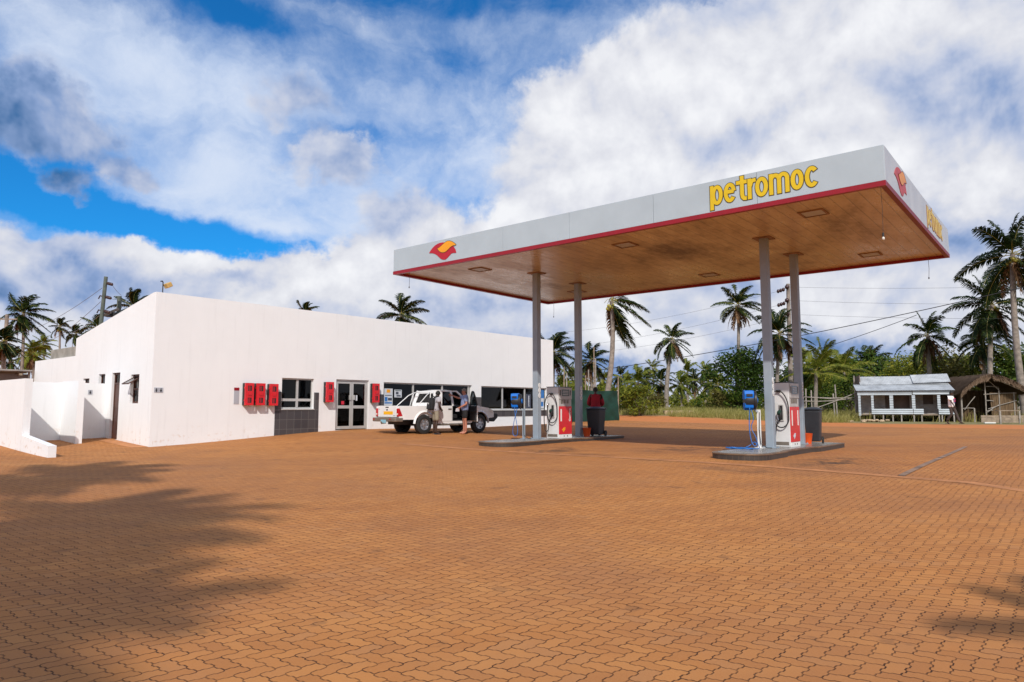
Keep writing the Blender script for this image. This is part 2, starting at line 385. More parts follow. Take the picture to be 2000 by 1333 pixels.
world = bpy.data.worlds.new('World'); scene.world = world; world.use_nodes = True
def build_sky():
    nt = world.node_tree; N = nt.nodes; L = nt.links
    bg = N['Background']
    sky = N.new('ShaderNodeTexSky'); sky.sky_type = 'NISHITA'; sky.sun_disc = False
    sky.sun_elevation = SUN_EL; sky.sun_rotation = R(180); sky.air_density = 1.0; sky.dust_density = 0.6; sky.ozone_density = 2.0
    tc = N.new('ShaderNodeTexCoord'); nrm = N.new('ShaderNodeVectorMath'); nrm.operation = 'NORMALIZE'
    L.new(tc.outputs['Generated'], nrm.inputs[0]); D = nrm.outputs[0]
    sp = N.new('ShaderNodeSeparateXYZ'); L.new(D, sp.inputs[0])
    az = math_node(N, L, 'ARCTAN2', sp.outputs[0], sp.outputs[1]); el = math_node(N, L, 'ARCSINE', sp.outputs[2])
    cb = N.new('ShaderNodeCombineXYZ'); L.new(az, cb.inputs[0]); L.new(el, cb.inputs[1]); A0 = cb.outputs[0]
    def noise(vec, scale, detail, rough=0.55, dist=0.0):
        n = N.new('ShaderNodeTexNoise'); n.inputs['Scale'].default_value = scale; n.inputs['Detail'].default_value = detail
        n.inputs['Roughness'].default_value = rough; n.inputs['Distortion'].default_value = dist
        L.new(vec, n.inputs['Vector']); return n
    def vm(op, a, b):
        n = N.new('ShaderNodeVectorMath'); n.operation = op
        for i, x in enumerate((a, b)):
            if isinstance(x, tuple): n.inputs[i].default_value = x
            else: L.new(x, n.inputs[i])
        return n.outputs[0]
    w1 = noise(D, 4.5, 3); w2 = noise(D, 17, 5, 0.6)
    off = vm('ADD', vm('MULTIPLY', vm('SUBTRACT', w1.outputs['Color'], (.5, .5, .5)), (.22, .16, 0)), vm('MULTIPLY', vm('SUBTRACT', w2.outputs['Color'], (.5, .5, .5)), (.085, .075, 0)))
    A = vm('ADD', A0, off)
    A_soft = vm('ADD', A0, vm('MULTIPLY', off, (.6, .6, 0)))
    def lobes(lst, vec):
        tot = None
        for (px, py, rx, ry, amp) in lst:
            def ae(x, y):
                r = ray(x, y).normalized(); return math.atan2(r.x, r.y), math.asin(r.z)
            a, e = ae(px, py); ra = abs(ae(px + rx * .5, py)[0] - ae(px - rx * .5, py)[0]); re = abs(ae(px, py + ry * .5)[1] - ae(px, py - ry * .5)[1])
            s = vm('MULTIPLY', vm('SUBTRACT', vec, (a, e, 0)), (1 / ra, 1 / re, 0))
            ln = N.new('ShaderNodeVectorMath'); ln.operation = 'LENGTH'; L.new(s, ln.inputs[0])
            mr = N.new('ShaderNodeMapRange'); mr.interpolation_type = 'SMOOTHSTEP'
            mr.inputs['From Min'].default_value = 0.25; mr.inputs['From Max'].default_value = 1.25; mr.inputs['To Min'].default_value = amp; mr.inputs['To Max'].default_value = 0
            L.new(ln.outputs['Value'], mr.inputs['Value'])
            tot = mr.outputs[0] if tot is None else math_node(N, L, 'ADD', tot, mr.outputs[0])
        return tot
    # thin veils (+) and clear openings (-)
    VEIL = [(330, 150, 420, 150, 0.75), (520, 390, 380, 130, 0.55), (800, 270, 260, 220, 0.22), (1100, 150, 300, 120, -0.05), (700, 60, 300, 80, 0.12), (930, 130, 160, 80, -0.1), (60, 190, 150, 110, 0.25), (330, 330, 260, 70, 0.30), (600, 450, 260, 50, 0.2), (150, 470, 300, 50, 0.3), (1500, 300, 900, 500, 0.5), (1000, 790, 2600, 190, 0.9),
            (330, 440, 290, 40, -1.1), (540, 485, 150, 24, -0.7), (50, 345, 150, 80, -1.0), (180, 400, 120, 42, -0.9), (1050, 5, 480, 40, -0.25), (480, 20, 150, 50, -0.30), (700, 262, 70, 26, -0.22)]
    # heaped clouds
    CUM = [(1480, 170, 430, 240, 1.4), (1210, 330, 260, 210, 1.2), (1850, 180, 300, 240, 1.2), (1060, 520, 260, 150, 0.95), (1780, 420, 480, 460, 1.35), (1500, 560, 560, 320, 1.25), (1700, 70, 260, 130, 0.7), (642, 298, 105, 58, 0.72), (585, 185, 100, 66, 0.60), (205, 300, 105, 50, 0.72), (110, 350, 70, 40, 0.5), (35, 200, 130, 110, 0.66), (140, 520, 330, 85, 1.0), (420, 560, 330, 75, 0.95), (720, 560, 230, 110, 1.0), (640, 640, 900, 90, 0.95), (1000, 760, 2600, 190, 1.3), (780, 440, 160, 110, 0.7), (1000, 640, 500, 130, 0.8)]
    # lit (+) and shaded (-) parts of the heaps
    LIGHT = [(1480, 130, 380, 130, 0.16), (1190, 290, 200, 160, 0.22), (1480, 390, 330, 120, 0.2), (1720, 50, 120, 80, 0.06), (1010, 470, 240, 110, 0.24), (1620, 300, 200, 90, 0.16), (330, 505, 180, 40, 0.22), (530, 540, 170, 50, 0.26), (740, 520, 150, 70, 0.26), (1250, 650, 140, 45, 0.28), (1620, 620, 170, 60, 0.18), (1930, 390, 100, 50, 0.2), (1000, 600, 220, 50, 0.14), (620, 590, 170, 40, 0.14),
             (1440, 250, 220, 45, -0.12), (1880, 190, 220, 150, -0.14), (1720, 480, 420, 120, -0.10), (642, 303, 175, 95, -0.15), (585, 188, 160, 100, -0.20), (208, 303, 190, 90, -0.24), (110, 350, 80, 50, -0.3), (30, 210, 150, 130, -0.44), (120, 530, 420, 100, -0.16), (100, 575, 260, 60, -0.26), (1300, 705, 560, 50, -0.30), (860, 570, 260, 45, -0.18), (800, 400, 150, 60, -0.14), (480, 545, 70, 18, -0.2), (1780, 690, 420, 60, -0.20), (840, 630, 260, 40, -0.24), (300, 640, 300, 40, -0.24)]
    veil = lobes(VEIL, A_soft); cum = lobes(CUM, A); lit = lobes(LIGHT, A)
    zz = math_node(N, L, 'ADD', math_node(N, L, 'MAXIMUM', sp.outputs[2], 0.0), 0.22)
    pr = N.new('ShaderNodeCombineXYZ'); L.new(math_node(N, L, 'DIVIDE', sp.outputs[0], zz), pr.inputs[0]); L.new(math_node(N, L, 'DIVIDE', sp.outputs[1], zz), pr.inputs[1])
    n1 = noise(pr.outputs[0], 2.2, 7, 0.6, 0.2)
    n2 = noise(A0, 7.0, 12, 0.66, 0.15)
    n2b = noise(vm('ADD', A0, (0.006, 0.030, 0)), 7.0, 5, 0.55, 0.15)
    n2c = noise(A0, 7.0, 5, 0.55, 0.15)
    mp = N.new('ShaderNodeMapping'); mp.inputs['Scale'].default_value = (3.2, 6.0, 1); mp.inputs['Rotation'].default_value = (0, 0, R(-24)); L.new(A_soft, mp.inputs['Vector'])
    n3 = noise(mp.outputs[0], 1.7, 9, 0.6, 0.5)
    cen = lambda n, k: math_node(N, L, 'MULTIPLY', math_node(N, L, 'SUBTRACT', n.outputs['Fac'], 0.5), k)
    add = lambda *t: t[0] if len(t) == 1 else math_node(N, L, 'ADD', t[0], add(*t[1:]))
    bk = N.new('ShaderNodeMapRange'); bk.inputs['From Min'].default_value = 0.85; bk.inputs['From Max'].default_value = 1.5; bk.inputs['To Max'].default_value = 0.5; L.new(math_node(N, L, 'ABSOLUTE', az), bk.inputs['Value'])  # cloud cover added out of view, sides and back, to neutralise the blue fill
    v = add(veil, cen(n1, 0.6), cen(n3, 1.2), cen(n2, 0.8), bk.outputs[0])
    al = N.new('ShaderNodeMapRange'); al.interpolation_type = 'SMOOTHSTEP'; al.inputs['From Min'].default_value = -0.25; al.inputs['From Max'].default_value = 0.95; al.inputs['To Max'].default_value = 0.93; L.new(v, al.inputs['Value'])
    c2 = add(cum, cen(n2, 1.25), cen(n1, 0.3), math_node(N, L, 'MULTIPLY', bk.outputs[0], 0.9))
    a2 = N.new('ShaderNodeMapRange'); a2.interpolation_type = 'SMOOTHSTEP'; a2.inputs['From Min'].default_value = 0.16; a2.inputs['From Max'].default_value = 0.58; L.new(c2, a2.inputs['Value'])
    rel = math_node(N, L, 'MULTIPLY', math_node(N, L, 'SUBTRACT', n2c.outputs['Fac'], n2b.outputs['Fac']), 1.5)
    sh = add(math_node(N, L, 'ADD', 0.64, lit), rel, cen(n2, 0.24), cen(n1, 0.15))
    cr = N.new('ShaderNodeValToRGB'); r = cr.color_ramp
    r.elements[0].position = 0.0; r.elements[0].color = (0.045, 0.15, 0.36, 1); r.elements[1].position = 1.0; r.elements[1].color = (0.91, 0.92, 0.955, 1)
    for p, c in ((0.25, (0.26, 0.37, 0.62)), (0.48, (0.53, 0.59, 0.75)), (0.72, (0.74, 0.755, 0.82))):
        e = r.elements.new(p); e.color = (*c, 1)
    L.new(sh, cr.inputs['Fac'])
    cc = vm('MULTIPLY', cr.outputs['Color'], (10, 10, 10))
    vc = mixc(N, L, math_node(N, L, 'ADD', n3.outputs['Fac'], cen(n2, 0.5), True), (4.6, 6.0, 8.6), (8.4, 8.9, 9.8))
    # the clear sky
    blue = vm('MULTIPLY', sky.outputs[0], SKY_TINT)
    col = mixc(N, L, a2.outputs[0], mixc(N, L, al.outputs[0], blue, vc), cc)
    L.new(col, bg.inputs['Color']); bg.inputs['Strength'].default_value = 0.1
SKY_TINT = (0.10, 0.80, 1.40)
build_sky()
scene.view_settings.view_transform = 'Standard'; scene.view_settings.look = 'None'; scene.view_settings.gamma = 1.0; scene.view_settings.exposure = 0.0
scene.cycles.max_bounces = 8; scene.cycles.transparent_max_bounces = 16; scene.cycles.caustics_reflective = False; scene.cycles.caustics_refractive = False
scene.cycles.sample_clamp_indirect = 8

# ---------------------------------------------------------------- frames of the two big structures
CAN_A = 0.6869; CS = 0.93
CAN_O = Vector((8.2811 * CS, 14.9099 * CS, 0)); CAN_Z = 4.9 * CS + CAM_Z
CW, CD, HR, HW = 15.264, 8.989, 0.1075, 0.761
def canw(x, y, z=0.0):
    return Vector((CAN_O.x + x * math.cos(CAN_A) + y * math.sin(CAN_A), CAN_O.y - x * math.sin(CAN_A) + y * math.cos(CAN_A), z))
BLD_A = 0.87; BLD_O = Vector((-11.7552, 22.5929, 0))
def bldw(x, y, z=0.0):
    return Vector((BLD_O.x + x * math.cos(BLD_A) - y * math.sin(BLD_A), BLD_O.y + x * math.sin(BLD_A) + y * math.cos(BLD_A), z))

# ---------------------------------------------------------------- ground
def soil_mat():
    m = bpy.data.materials.new('sandy_soil'); nt, N, L = nodes_of(m); b = N['Principled BSDF']
    tc = N.new('ShaderNodeTexCoord'); sp = N.new('ShaderNodeSeparateXYZ'); L.new(tc.outputs['Object'], sp.inputs[0])
    n1 = N.new('ShaderNodeTexNoise'); n1.inputs['Scale'].default_value = 0.35; n1.inputs['Detail'].default_value = 8; L.new(tc.outputs['Object'], n1.inputs['Vector'])
    n2 = N.new('ShaderNodeTexNoise'); n2.inputs['Scale'].default_value = 3.5; n2.inputs['Detail'].default_value = 8; L.new(tc.outputs['Object'], n2.inputs['Vector'])
    red = mixc(N, L, n2.outputs['Fac'], (0.42, 0.12, 0.026), (0.62, 0.23, 0.06))
    gr = mixc(N, L, n2.outputs['Fac'], (0.12, 0.115, 0.035), (0.30, 0.25, 0.11))
    t = math_node(N, L, 'ADD', math_node(N, L, 'MULTIPLY', sp.outputs[0], 0.70), math_node(N, L, 'MULTIPLY', sp.outputs[1], 0.71))
    t = math_node(N, L, 'ADD', t, math_node(N, L, 'MULTIPLY', n1.outputs['Fac'], 5.0))
    f = N.new('ShaderNodeMapRange'); f.inputs['From Min'].default_value = 44.5; f.inputs['From Max'].default_value = 46.5; L.new(t, f.inputs['Value'])
    L.new(mixc(N, L, f.outputs[0], red, gr), b.inputs['Base Color']); b.inputs['Roughness'].default_value = 0.95
    bp = N.new('ShaderNodeBump'); bp.inputs['Strength'].default_value = 0.5; bp.inputs['Distance'].default_value = 0.06; L.new(n2.outputs['Fac'], bp.inputs['Height']); L.new(bp.outputs['Normal'], b.inputs['Normal'])
    return m

def terrain(name, xs, ys, dz, m, rot=None):
    X, Y = np.meshgrid(xs, ys)
    if rot is not None:
        c, s = math.cos(rot), math.sin(rot); X, Y = X * c - Y * s, X * s + Y * c
    Z = np.zeros_like(X)
    for i in range(X.shape[0]): Z[i] = gz_arr(X[i], Y[i])
    Z = Z + dz
    mb = MB(); nx = len(xs)
    mb.v = [tuple(p) for p in np.stack([X, Y, Z], -1).reshape(-1, 3).tolist()]
    mb.f = [(j * nx + i, j * nx + i + 1, (j + 1) * nx + i + 1, (j + 1) * nx + i) for j in range(len(ys) - 1) for i in range(nx - 1)]
    mb.m = [0] * len(mb.f)
    return mb.build(name, m, smooth=True)

def spaced(lo, a, b, hi, st, grow=1.35):
    mid = list(np.arange(a, b + st / 2, st)); up = []; x = mid[-1]; d = st
    while x < hi: d *= grow; x += d; up.append(x)
    dn = []; x = mid[0]; d = st
    while x > lo: d *= grow; x -= d; dn.append(x)
    return np.array(sorted(dn) + mid + up)
tag(terrain('ground', spaced(-900, -45, 60, 900, 1.5), spaced(-300, -12, 75, 1500, 1.5), -0.03, soil_mat()), kind='structure')

def paver_mat():
    m = bpy.data.materials.new('zigzag_clay_pavers'); nt, N, L = nodes_of(m); b = N['Principled BSDF']
    tc = N.new('ShaderNodeTexCoord'); OB = tc.outputs['Object']
    mp = N.new('ShaderNodeMapping'); mp.inputs['Rotation'].default_value = (0, 0, CAN_A); mp.inputs['Scale'].default_value = (1, 1, 0)
    L.new(OB, mp.inputs['Vector'])
    sc = N.new('ShaderNodeVectorMath'); sc.operation = 'SCALE'; sc.inputs['Scale'].default_value = 1 / 0.107; L.new(mp.outputs[0], sc.inputs[0])
    wn = N.new('ShaderNodeTexNoise'); wn.inputs['Scale'].default_value = 1.3; wn.inputs['Detail'].default_value = 2; L.new(OB, wn.inputs['Vector'])
    wv = N.new('ShaderNodeVectorMath'); wv.operation = 'MULTIPLY_ADD'; wv.inputs[1].default_value = (1.0, 1.0, 0); L.new(wn.outputs['Color'], wv.inputs[0]); L.new(sc.outputs[0], wv.inputs[2])
    sp = N.new('ShaderNodeSeparateXYZ'); L.new(wv.outputs[0], sp.inputs[0]); x, y = sp.outputs[0], sp.outputs[1]
    mn = lambda op, a, bb=None, cl=False: math_node(N, L, op, a, bb, cl)
    wob = lambda t: mn('MULTIPLY', mn('MINIMUM', mn('MAXIMUM', mn('MULTIPLY', mn('SINE', mn('MULTIPLY', t, 2 * math.pi)), 2.6), -1.0), 1.0), 0.062)
    X = mn('ADD', x, wob(y)); Y = mn('ADD', y, wob(x))
    i, j = mn('FLOOR', X), mn('FLOOR', Y); fx, fy = mn('SUBTRACT', X, i), mn('SUBTRACT', Y, j)
    mm = mn('FLOORED_MODULO', mn('SUBTRACT', i, j), 4.0)
    def eq(k): return mn('LESS_THAN', mn('ABSOLUTE', mn('SUBTRACT', mm, float(k))), 0.5)
    e0, e1, e2, e3 = eq(0), eq(1), eq(2), eq(3)
    far = lambda d, e: mn('ADD', d, mn('MULTIPLY', e, 10.0))
    d = mn('MINIMUM', mn('MINIMUM', far(fx, e1), far(mn('SUBTRACT', 1.0, fx), e0)), mn('MINIMUM', far(fy, e2), far(mn('SUBTRACT', 1.0, fy), e3)))
    ID = N.new('ShaderNodeCombineXYZ'); L.new(mn('SUBTRACT', i, e1), ID.inputs[0]); L.new(mn('SUBTRACT', j, e2), ID.inputs[1])
    wh = N.new('ShaderNodeTexWhiteNoise'); wh.noise_dimensions = '2D'; L.new(ID.outputs[0], wh.inputs['Vector'])
    big = N.new('ShaderNodeTexNoise'); big.inputs['Scale'].default_value = 0.22; big.inputs['Detail'].default_value = 7; big.inputs['Roughness'].default_value = 0.65; L.new(OB, big.inputs['Vector'])
    med = N.new('ShaderNodeTexNoise'); med.inputs['Scale'].default_value = 1.9; med.inputs['Detail'].default_value = 8; med.inputs['Roughness'].default_value = 0.68; L.new(OB, med.inputs['Vector'])
    fine = N.new('ShaderNodeTexNoise'); fine.inputs['Scale'].default_value = 75; fine.inputs['Detail'].default_value = 5; L.new(OB, fine.inputs['Vector'])
    cr = N.new('ShaderNodeValToRGB'); r = cr.color_ramp
    r.elements[0].position = 0; r.elements[0].color = (0.375, 0.142, 0.042, 1); r.elements[1].position = 1; r.elements[1].color = (0.40, 0.170, 0.062, 1)
    for p, c in ((.3, (.41, .160, .047)), (.62, (.435, .172, .052)), (.86, (.465, .190, .057)), (.93, (.42, .170, .055))):
        e = r.elements.new(p); e.color = (*c, 1)
    L.new(wh.outputs['Value'], cr.inputs['Fac'])
    c = mixc(N, L, mn('MULTIPLY', mn('SUBTRACT', fine.outputs['Fac'], 0.3), 0.55, True), cr.outputs['Color'], (0.52, 0.25, 0.095))
    # sand drifted over the bricks, and greyer trafficked areas
    sand = N.new('ShaderNodeMapRange'); sand.inputs['From Min'].default_value = 0.48; sand.inputs['From Max'].default_value = 0.75; sand.inputs['To Max'].default_value = 0.55; L.new(med.outputs['Fac'], sand.inputs['Value'])
    c = mixc(N, L, sand.outputs[0], c, (0.45, 0.17, 0.045))
    tr = N.new('ShaderNodeMapRange'); tr.inputs['From Min'].default_value = 0.45; tr.inputs['From Max'].default_value = 0.70; tr.inputs['To Max'].default_value = 0.75; L.new(big.outputs['Fac'], tr.inputs['Value'])
    c = mixc(N, L, tr.outputs[0], c, (0.31, 0.135, 0.062))
    tm = N.new('ShaderNodeMapping'); tm.inputs['Rotation'].default_value = (0, 0, CAN_A); tm.inputs['Scale'].default_value = (0.3, 0.9, 0); L.new(OB, tm.inputs['Vector'])
    tn = N.new('ShaderNodeTexNoise'); tn.inputs['Scale'].default_value = 1.0; tn.inputs['Detail'].default_value = 6; tn.inputs['Distortion'].default_value = 0.4; L.new(tm.outputs[0], tn.inputs['Vector'])
    tk = N.new('ShaderNodeMapRange'); tk.inputs['From Min'].default_value = 0.52; tk.inputs['From Max'].default_value = 0.68; tk.inputs['To Max'].default_value = 0.28; L.new(tn.outputs['Fac'], tk.inputs['Value'])
    c = mixc(N, L, tk.outputs[0], c, (0.27, 0.105, 0.042))
    tl = N.new('ShaderNodeMapRange'); tl.inputs['From Min'].default_value = 0.46; tl.inputs['From Max'].default_value = 0.32; tl.inputs['To Max'].default_value = 0.25; L.new(tn.outputs['Fac'], tl.inputs['Value'])
    c = mixc(N, L, tl.outputs[0], c, (0.54, 0.25, 0.085))
    # oil drips by the pump islands
    oil = None
    for (lx, ly, sx, sy, amp) in ((-1.6, 1.3, .9, 2.2, 1.0), (-9.1, .5, 1.1, 2.0, .9), (-6.2, 4.0, 1.6, 3.0, .8), (-7.6, -.2, 1.4, .7, .6), (-2.6, -1.5, 1.6, .6, .5), (-12.8, 2.6, .8, 1.6, .5), (-4.9, -.6, .8, .5, .6)):
        w = canw(lx, ly)
        q = N.new('ShaderNodeMapping'); q.vector_type = 'TEXTURE'; q.inputs['Location'].default_value = (w.x, w.y, 0); q.inputs['Rotation'].default_value = (0, 0, -CAN_A); q.inputs['Scale'].default_value = (sx, sy, 1e6)
        L.new(OB, q.inputs['Vector']); ln = N.new('ShaderNodeVectorMath'); ln.operation = 'LENGTH'; L.new(q.outputs[0], ln.inputs[0])
        k = N.new('ShaderNodeMapRange'); k.interpolation_type = 'SMOOTHSTEP'; k.inputs['From Min'].default_value = 1.2; k.inputs['From Max'].default_value = 0.2; k.inputs['To Max'].default_value = amp; L.new(ln.outputs['Value'], k.inputs['Value'])
        oil = k.outputs[0] if oil is None else mn('MAXIMUM', oil, k.outputs[0])
    om = N.new('ShaderNodeMapRange'); om.inputs['From Min'].default_value = 0.43; om.inputs['From Max'].default_value = 0.58; L.new(med.outputs['Fac'], om.inputs['Value'])
    spm = N.new('ShaderNodeMapRange'); spm.inputs['From Min'].default_value = 0.655; spm.inputs['From Max'].default_value = 0.70; spm.inputs['To Max'].default_value = 0.6
    n6 = N.new('ShaderNodeTexNoise'); n6.inputs['Scale'].default_value = 2.6; n6.inputs['Detail'].default_value = 3; L.new(OB, n6.inputs['Vector']); L.new(n6.outputs['Fac'], spm.inputs['Value'])
    om2 = mn('MAXIMUM', mn('MULTIPLY', mn('MULTIPLY', om.outputs[0], oil), 0.9), mn('MULTIPLY', spm.outputs[0], 0.5))
    c = mixc(N, L, om2, c, (0.075, 0.045, 0.032))
    # joints, partly filled with blown sand
    jm = N.new('ShaderNodeMapRange'); jm.interpolation_type = 'SMOOTHSTEP'; jm.inputs['From Min'].default_value = 0.062; jm.inputs['From Max'].default_value = 0.022; L.new(mn('ADD', d, mn('MULTIPLY', mn('SUBTRACT', fine.outputs['Fac'], 0.5), 0.05)), jm.inputs['Value'])
    n7 = N.new('ShaderNodeTexNoise'); n7.inputs['Scale'].default_value = 5.5; n7.inputs['Detail'].default_value = 3; L.new(OB, n7.inputs['Vector'])
    fl = N.new('ShaderNodeMapRange'); fl.inputs['From Min'].default_value = 0.36; fl.inputs['From Max'].default_value = 0.60; fl.inputs['To Min'].default_value = 1.0; fl.inputs['To Max'].default_value = 0.5; L.new(n7.outputs['Fac'], fl.inputs['Value'])
    jj = mn('MULTIPLY', jm.outputs[0], fl.outputs[0])
    c = mixc(N, L, mn('MULTIPLY', jj, 0.97), c, (0.045, 0.016, 0.007))
    c = mixc(N, L, 1.0, c, (1.04, 1.06, 1.03), 'MULTIPLY'); L.new(c, b.inputs['Base Color']); b.inputs['Roughness'].default_value = 0.85; b.inputs['Specular IOR Level'].default_value = 0.25
    hs = mn('MULTIPLY', jm.outputs[0], -1.0); hs = mn('ADD', hs, mn('ADD', mn('MULTIPLY', wh.outputs['Value'], 0.25), mn('MULTIPLY', fine.outputs['Fac'], 0.25)))
    bp = N.new('ShaderNodeBump'); bp.inputs['Strength'].default_value = 0.75; bp.inputs['Distance'].default_value = 0.010; L.new(hs, bp.inputs['Height']); L.new(bp.outputs['Normal'], b.inputs['Normal'])
    return m
M['paver'] = paver_mat()
# frame of the far kerb: x along (.71,-.70), y along (.70,.71)
FR = math.atan2(-0.704, 0.71)
tag(terrain('forecourt_paving', np.arange(-52, 45.1, 1.0), np.concatenate([np.arange(-40, 37.0, 1.0), [37.3]]), 0.0, M['paver'], rot=FR), kind='structure')

def strip(name, pts, w, dz, m, kind='structure', th=None):
    """a band laid on the ground along a polyline"""
    mb = MB(); P = [Vector((p[0], p[1], 0)) for p in pts]; fine = []
    for a, b2 in zip(P, P[1:]):
        n = max(1, int((b2 - a).length / 0.5))
        fine += [a.lerp(b2, k / n) for k in range(n)]
    fine.append(P[-1]); rows = []
    for k, p in enumerate(fine):
        t = (fine[min(k + 1, len(fine) - 1)] - fine[max(k - 1, 0)]).normalized(); s = Vector((t.y, -t.x, 0)) * w / 2
        l, r = p + s, p - s; rows.append((l.x, l.y, gz(l.x, l.y) + dz)); rows.append((r.x, r.y, gz(r.x, r.y) + dz))
    mb.add(rows, [(2 * k, 2 * k + 1, 2 * k + 3, 2 * k + 2) for k in range(len(fine) - 1)])
    return mb.build(name, m)
M['edging'] = mat('sandy_concrete_edging', (0.44, 0.185, 0.068), 0.9, var=0.25, scale=2.5, bump=0.2)
M['channel'] = mat('drain_grating_steel', (0.24, 0.15, 0.10), 0.7, metal=0.0, var=0.5, scale=2.2)
tag(strip('paving_edging', [canw(-14.2, -.45), canw(-3.5, -.55), canw(1.2, -.62), canw(2.6, -1.5)], .30, .006, M['edging']), kind='structure')
ch = MB()
P0, P1 = canw(.08, -.45), canw(.08, 9.3)
tag(strip('drain_channel', [P0, P1], .12, .012, M['channel']), kind='structure')
tag(strip('wall_apron', [bldw(-.25, 3.3), bldw(-.25, .1)], .5, .008, M['edging']), kind='structure')
# ================================================================ the shop building
def opening_wall(mb, x0, x1, z0, top, openings, th, frame, mi=0, cutz=()):
    """wall face in the local plane y=0 (thickness towards +y) with real openings; top(x) is its upper edge; frame(x,y,z) maps to local space"""
    xs = sorted({x0, x1} | {o[0] for o in openings} | {o[1] for o in openings}); zs = sorted({z0} | {o[2] for o in openings} | {o[3] for o in openings})
    def is_open(xa, xb, za, zb):
        return any(o[0] <= xa + 1e-6 and xb <= o[1] + 1e-6 and o[2] <= za + 1e-6 and zb <= o[3] + 1e-6 for o in openings)
    nx, nz = len(xs) - 1, len(zs)
    grid = {}
    for i in range(nx):
        for k in range(nz):
            xa, xb, za = xs[i], xs[i + 1], zs[k]
            zb = zs[k + 1] if k + 1 < len(zs) else None
            op = zb is not None and is_open(xa, xb, za, zb); grid[i, k] = op
            zl, zr = (zb, zb) if zb is not None else (top(xa), top(xb))
            if not op:
                for y in (0, th):
                    p = [frame(xa, y, za), frame(xb, y, za), frame(xb, y, zr), frame(xa, y, zl)]
                    mb.poly(p if y == 0 else p[::-1], mi)
            else:
                pass
    for i in range(nx):
        for k in range(nz):
            if not grid[i, k]: continue
            xa, xb, za, zb = xs[i], xs[i + 1], zs[k], zs[k + 1]
            if i == 0 or not grid[i - 1, k]: mb.poly([frame(xa, 0, za), frame(xa, th, za), frame(xa, th, zb), frame(xa, 0, zb)], mi)
            if i == nx - 1 or not grid[i + 1, k]: mb.poly([frame(xb, 0, za), frame(xb, 0, zb), frame(xb, th, zb), frame(xb, th, za)], mi)
            if k == 0 or not grid[i, k - 1]: mb.poly([frame(xa, 0, za), frame(xb, 0, za), frame(xb, th, za), frame(xa, th, za)], mi)
            if not grid.get((i, k + 1), False): mb.poly([frame(xa, 0, zb), frame(xa, th, zb), frame(xb, th, zb), frame(xb, 0, zb)], mi)
    p = [frame(x0, 0, top(x0)), frame(x1, 0, top(x1)), frame(x1, th, top(x1)), frame(x0, th, top(x0))]
    mb.poly(p, mi)
    for x, fl in ((x0, 0), (x1, 1)):
        p = [frame(x, 0, z0), frame(x, th, z0), frame(x, th, top(x)), frame(x, 0, top(x))]
        mb.poly(p if fl else p[::-1], mi)

BT = 5.352; BLEN = 21.874; BDEP = 7.2; BBACK = 4.26
shop = empty('shop_building', (BLD_O.x, BLD_O.y, 0), BLD_A)
tag(shop, 'long flat white shop building with high blank parapet and dark shop windows', 'building')
sig = lambda x, y, z: (x, y, z)
front_open = [(4.72, 6.12, 1.49, 2.66), (7.17, 8.82, .62, 2.68), (9.62, 15.15, 1.42, 2.63), (15.84, 21.25, 1.42, 2.61)]
mb = MB(); opening_wall(mb, 0, BLEN, -.3, lambda x: BT, front_open, .25, sig)
mb.build('front_wall', M['wall'], shop)
side_open = [(1.03, 1.72, 1.68, 2.66), (2.66, 3.36, .42, 2.77), (4.02, 4.64, 2.22, 2.76), (5.56, 6.22, 2.45, 2.64)]
sidef = lambda u, y, z: (y, u, z)          # the side wall runs back from the corner along local y
mb = MB(); opening_wall(mb, .251, BDEP, -.3, lambda u: BT - (BT - BBACK) * (u - .251) / (BDEP - .251), side_open, .25, sidef)
mb.build('side_wall', M['wall'], shop, fix=True)
mb = MB(); mb.box(.26, BLEN - .25, BDEP - .25, BDEP, -.3, 4.25); mb.box(BLEN - .25, BLEN, .252, BDEP, -.3, BT)
mb.build('rear_wall', M['wall'], shop)
mb = MB()
mb.poly([(.252, .252, BT - .65), (BLEN - .252, .252, BT - .65), (BLEN - .252, BDEP - .26, 4.0), (.252, BDEP - .26, 4.0)]); mb.build('roof', M['concrete'], shop)
# lower annex behind the side wall, with its raw concrete box
mb = MB(); mb.box(.02, 5, BDEP + .003, 12.2, -.3, 3.57); mb.build('annex_wall', M['wall'], shop)
mb = MB(); mb.box(.10, 2.6, BDEP + .08, 10.5, 3.572, 3.98); mb.build('concrete_parapet_box', M['concrete'], shop, bevel=.02)
# inside: floor, ceiling, dividing wall
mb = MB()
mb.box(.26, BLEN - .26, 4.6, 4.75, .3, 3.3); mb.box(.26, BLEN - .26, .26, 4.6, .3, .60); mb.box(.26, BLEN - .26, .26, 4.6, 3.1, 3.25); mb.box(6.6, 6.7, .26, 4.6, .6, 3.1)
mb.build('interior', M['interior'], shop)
# tiled dado below and between the windows
def tile_mat():
    m = mat('dado_tiles', (0.06, 0.055, 0.06), 0.32, var=0.25, scale=1.6); nt, N, L = nodes_of(m); b = N['Principled BSDF']
    tc = N.new('ShaderNodeTexCoord'); sp = N.new('ShaderNodeSeparateXYZ'); L.new(tc.outputs['Object'], sp.inputs[0])
    cb = N.new('ShaderNodeCombineXYZ'); L.new(sp.outputs[0], cb.inputs[0]); L.new(sp.outputs[2], cb.inputs[1])
    br = N.new('ShaderNodeTexBrick'); br.offset = 0; br.inputs['Scale'].default_value = 1; br.inputs['Brick Width'].default_value = .31; br.inputs['Row Height'].default_value = .36
    br.inputs['Mortar Size'].default_value = .006; br.inputs['Color1'].default_value = (.072, .066, .07, 1); br.inputs['Color2'].default_value = (.05, .046, .052, 1); br.inputs['Mortar'].default_value = (.16, .15, .145, 1)
    L.new(cb.outputs[0], br.inputs['Vector']); L.new(br.outputs['Color'], b.inputs['Base Color'])
    return m
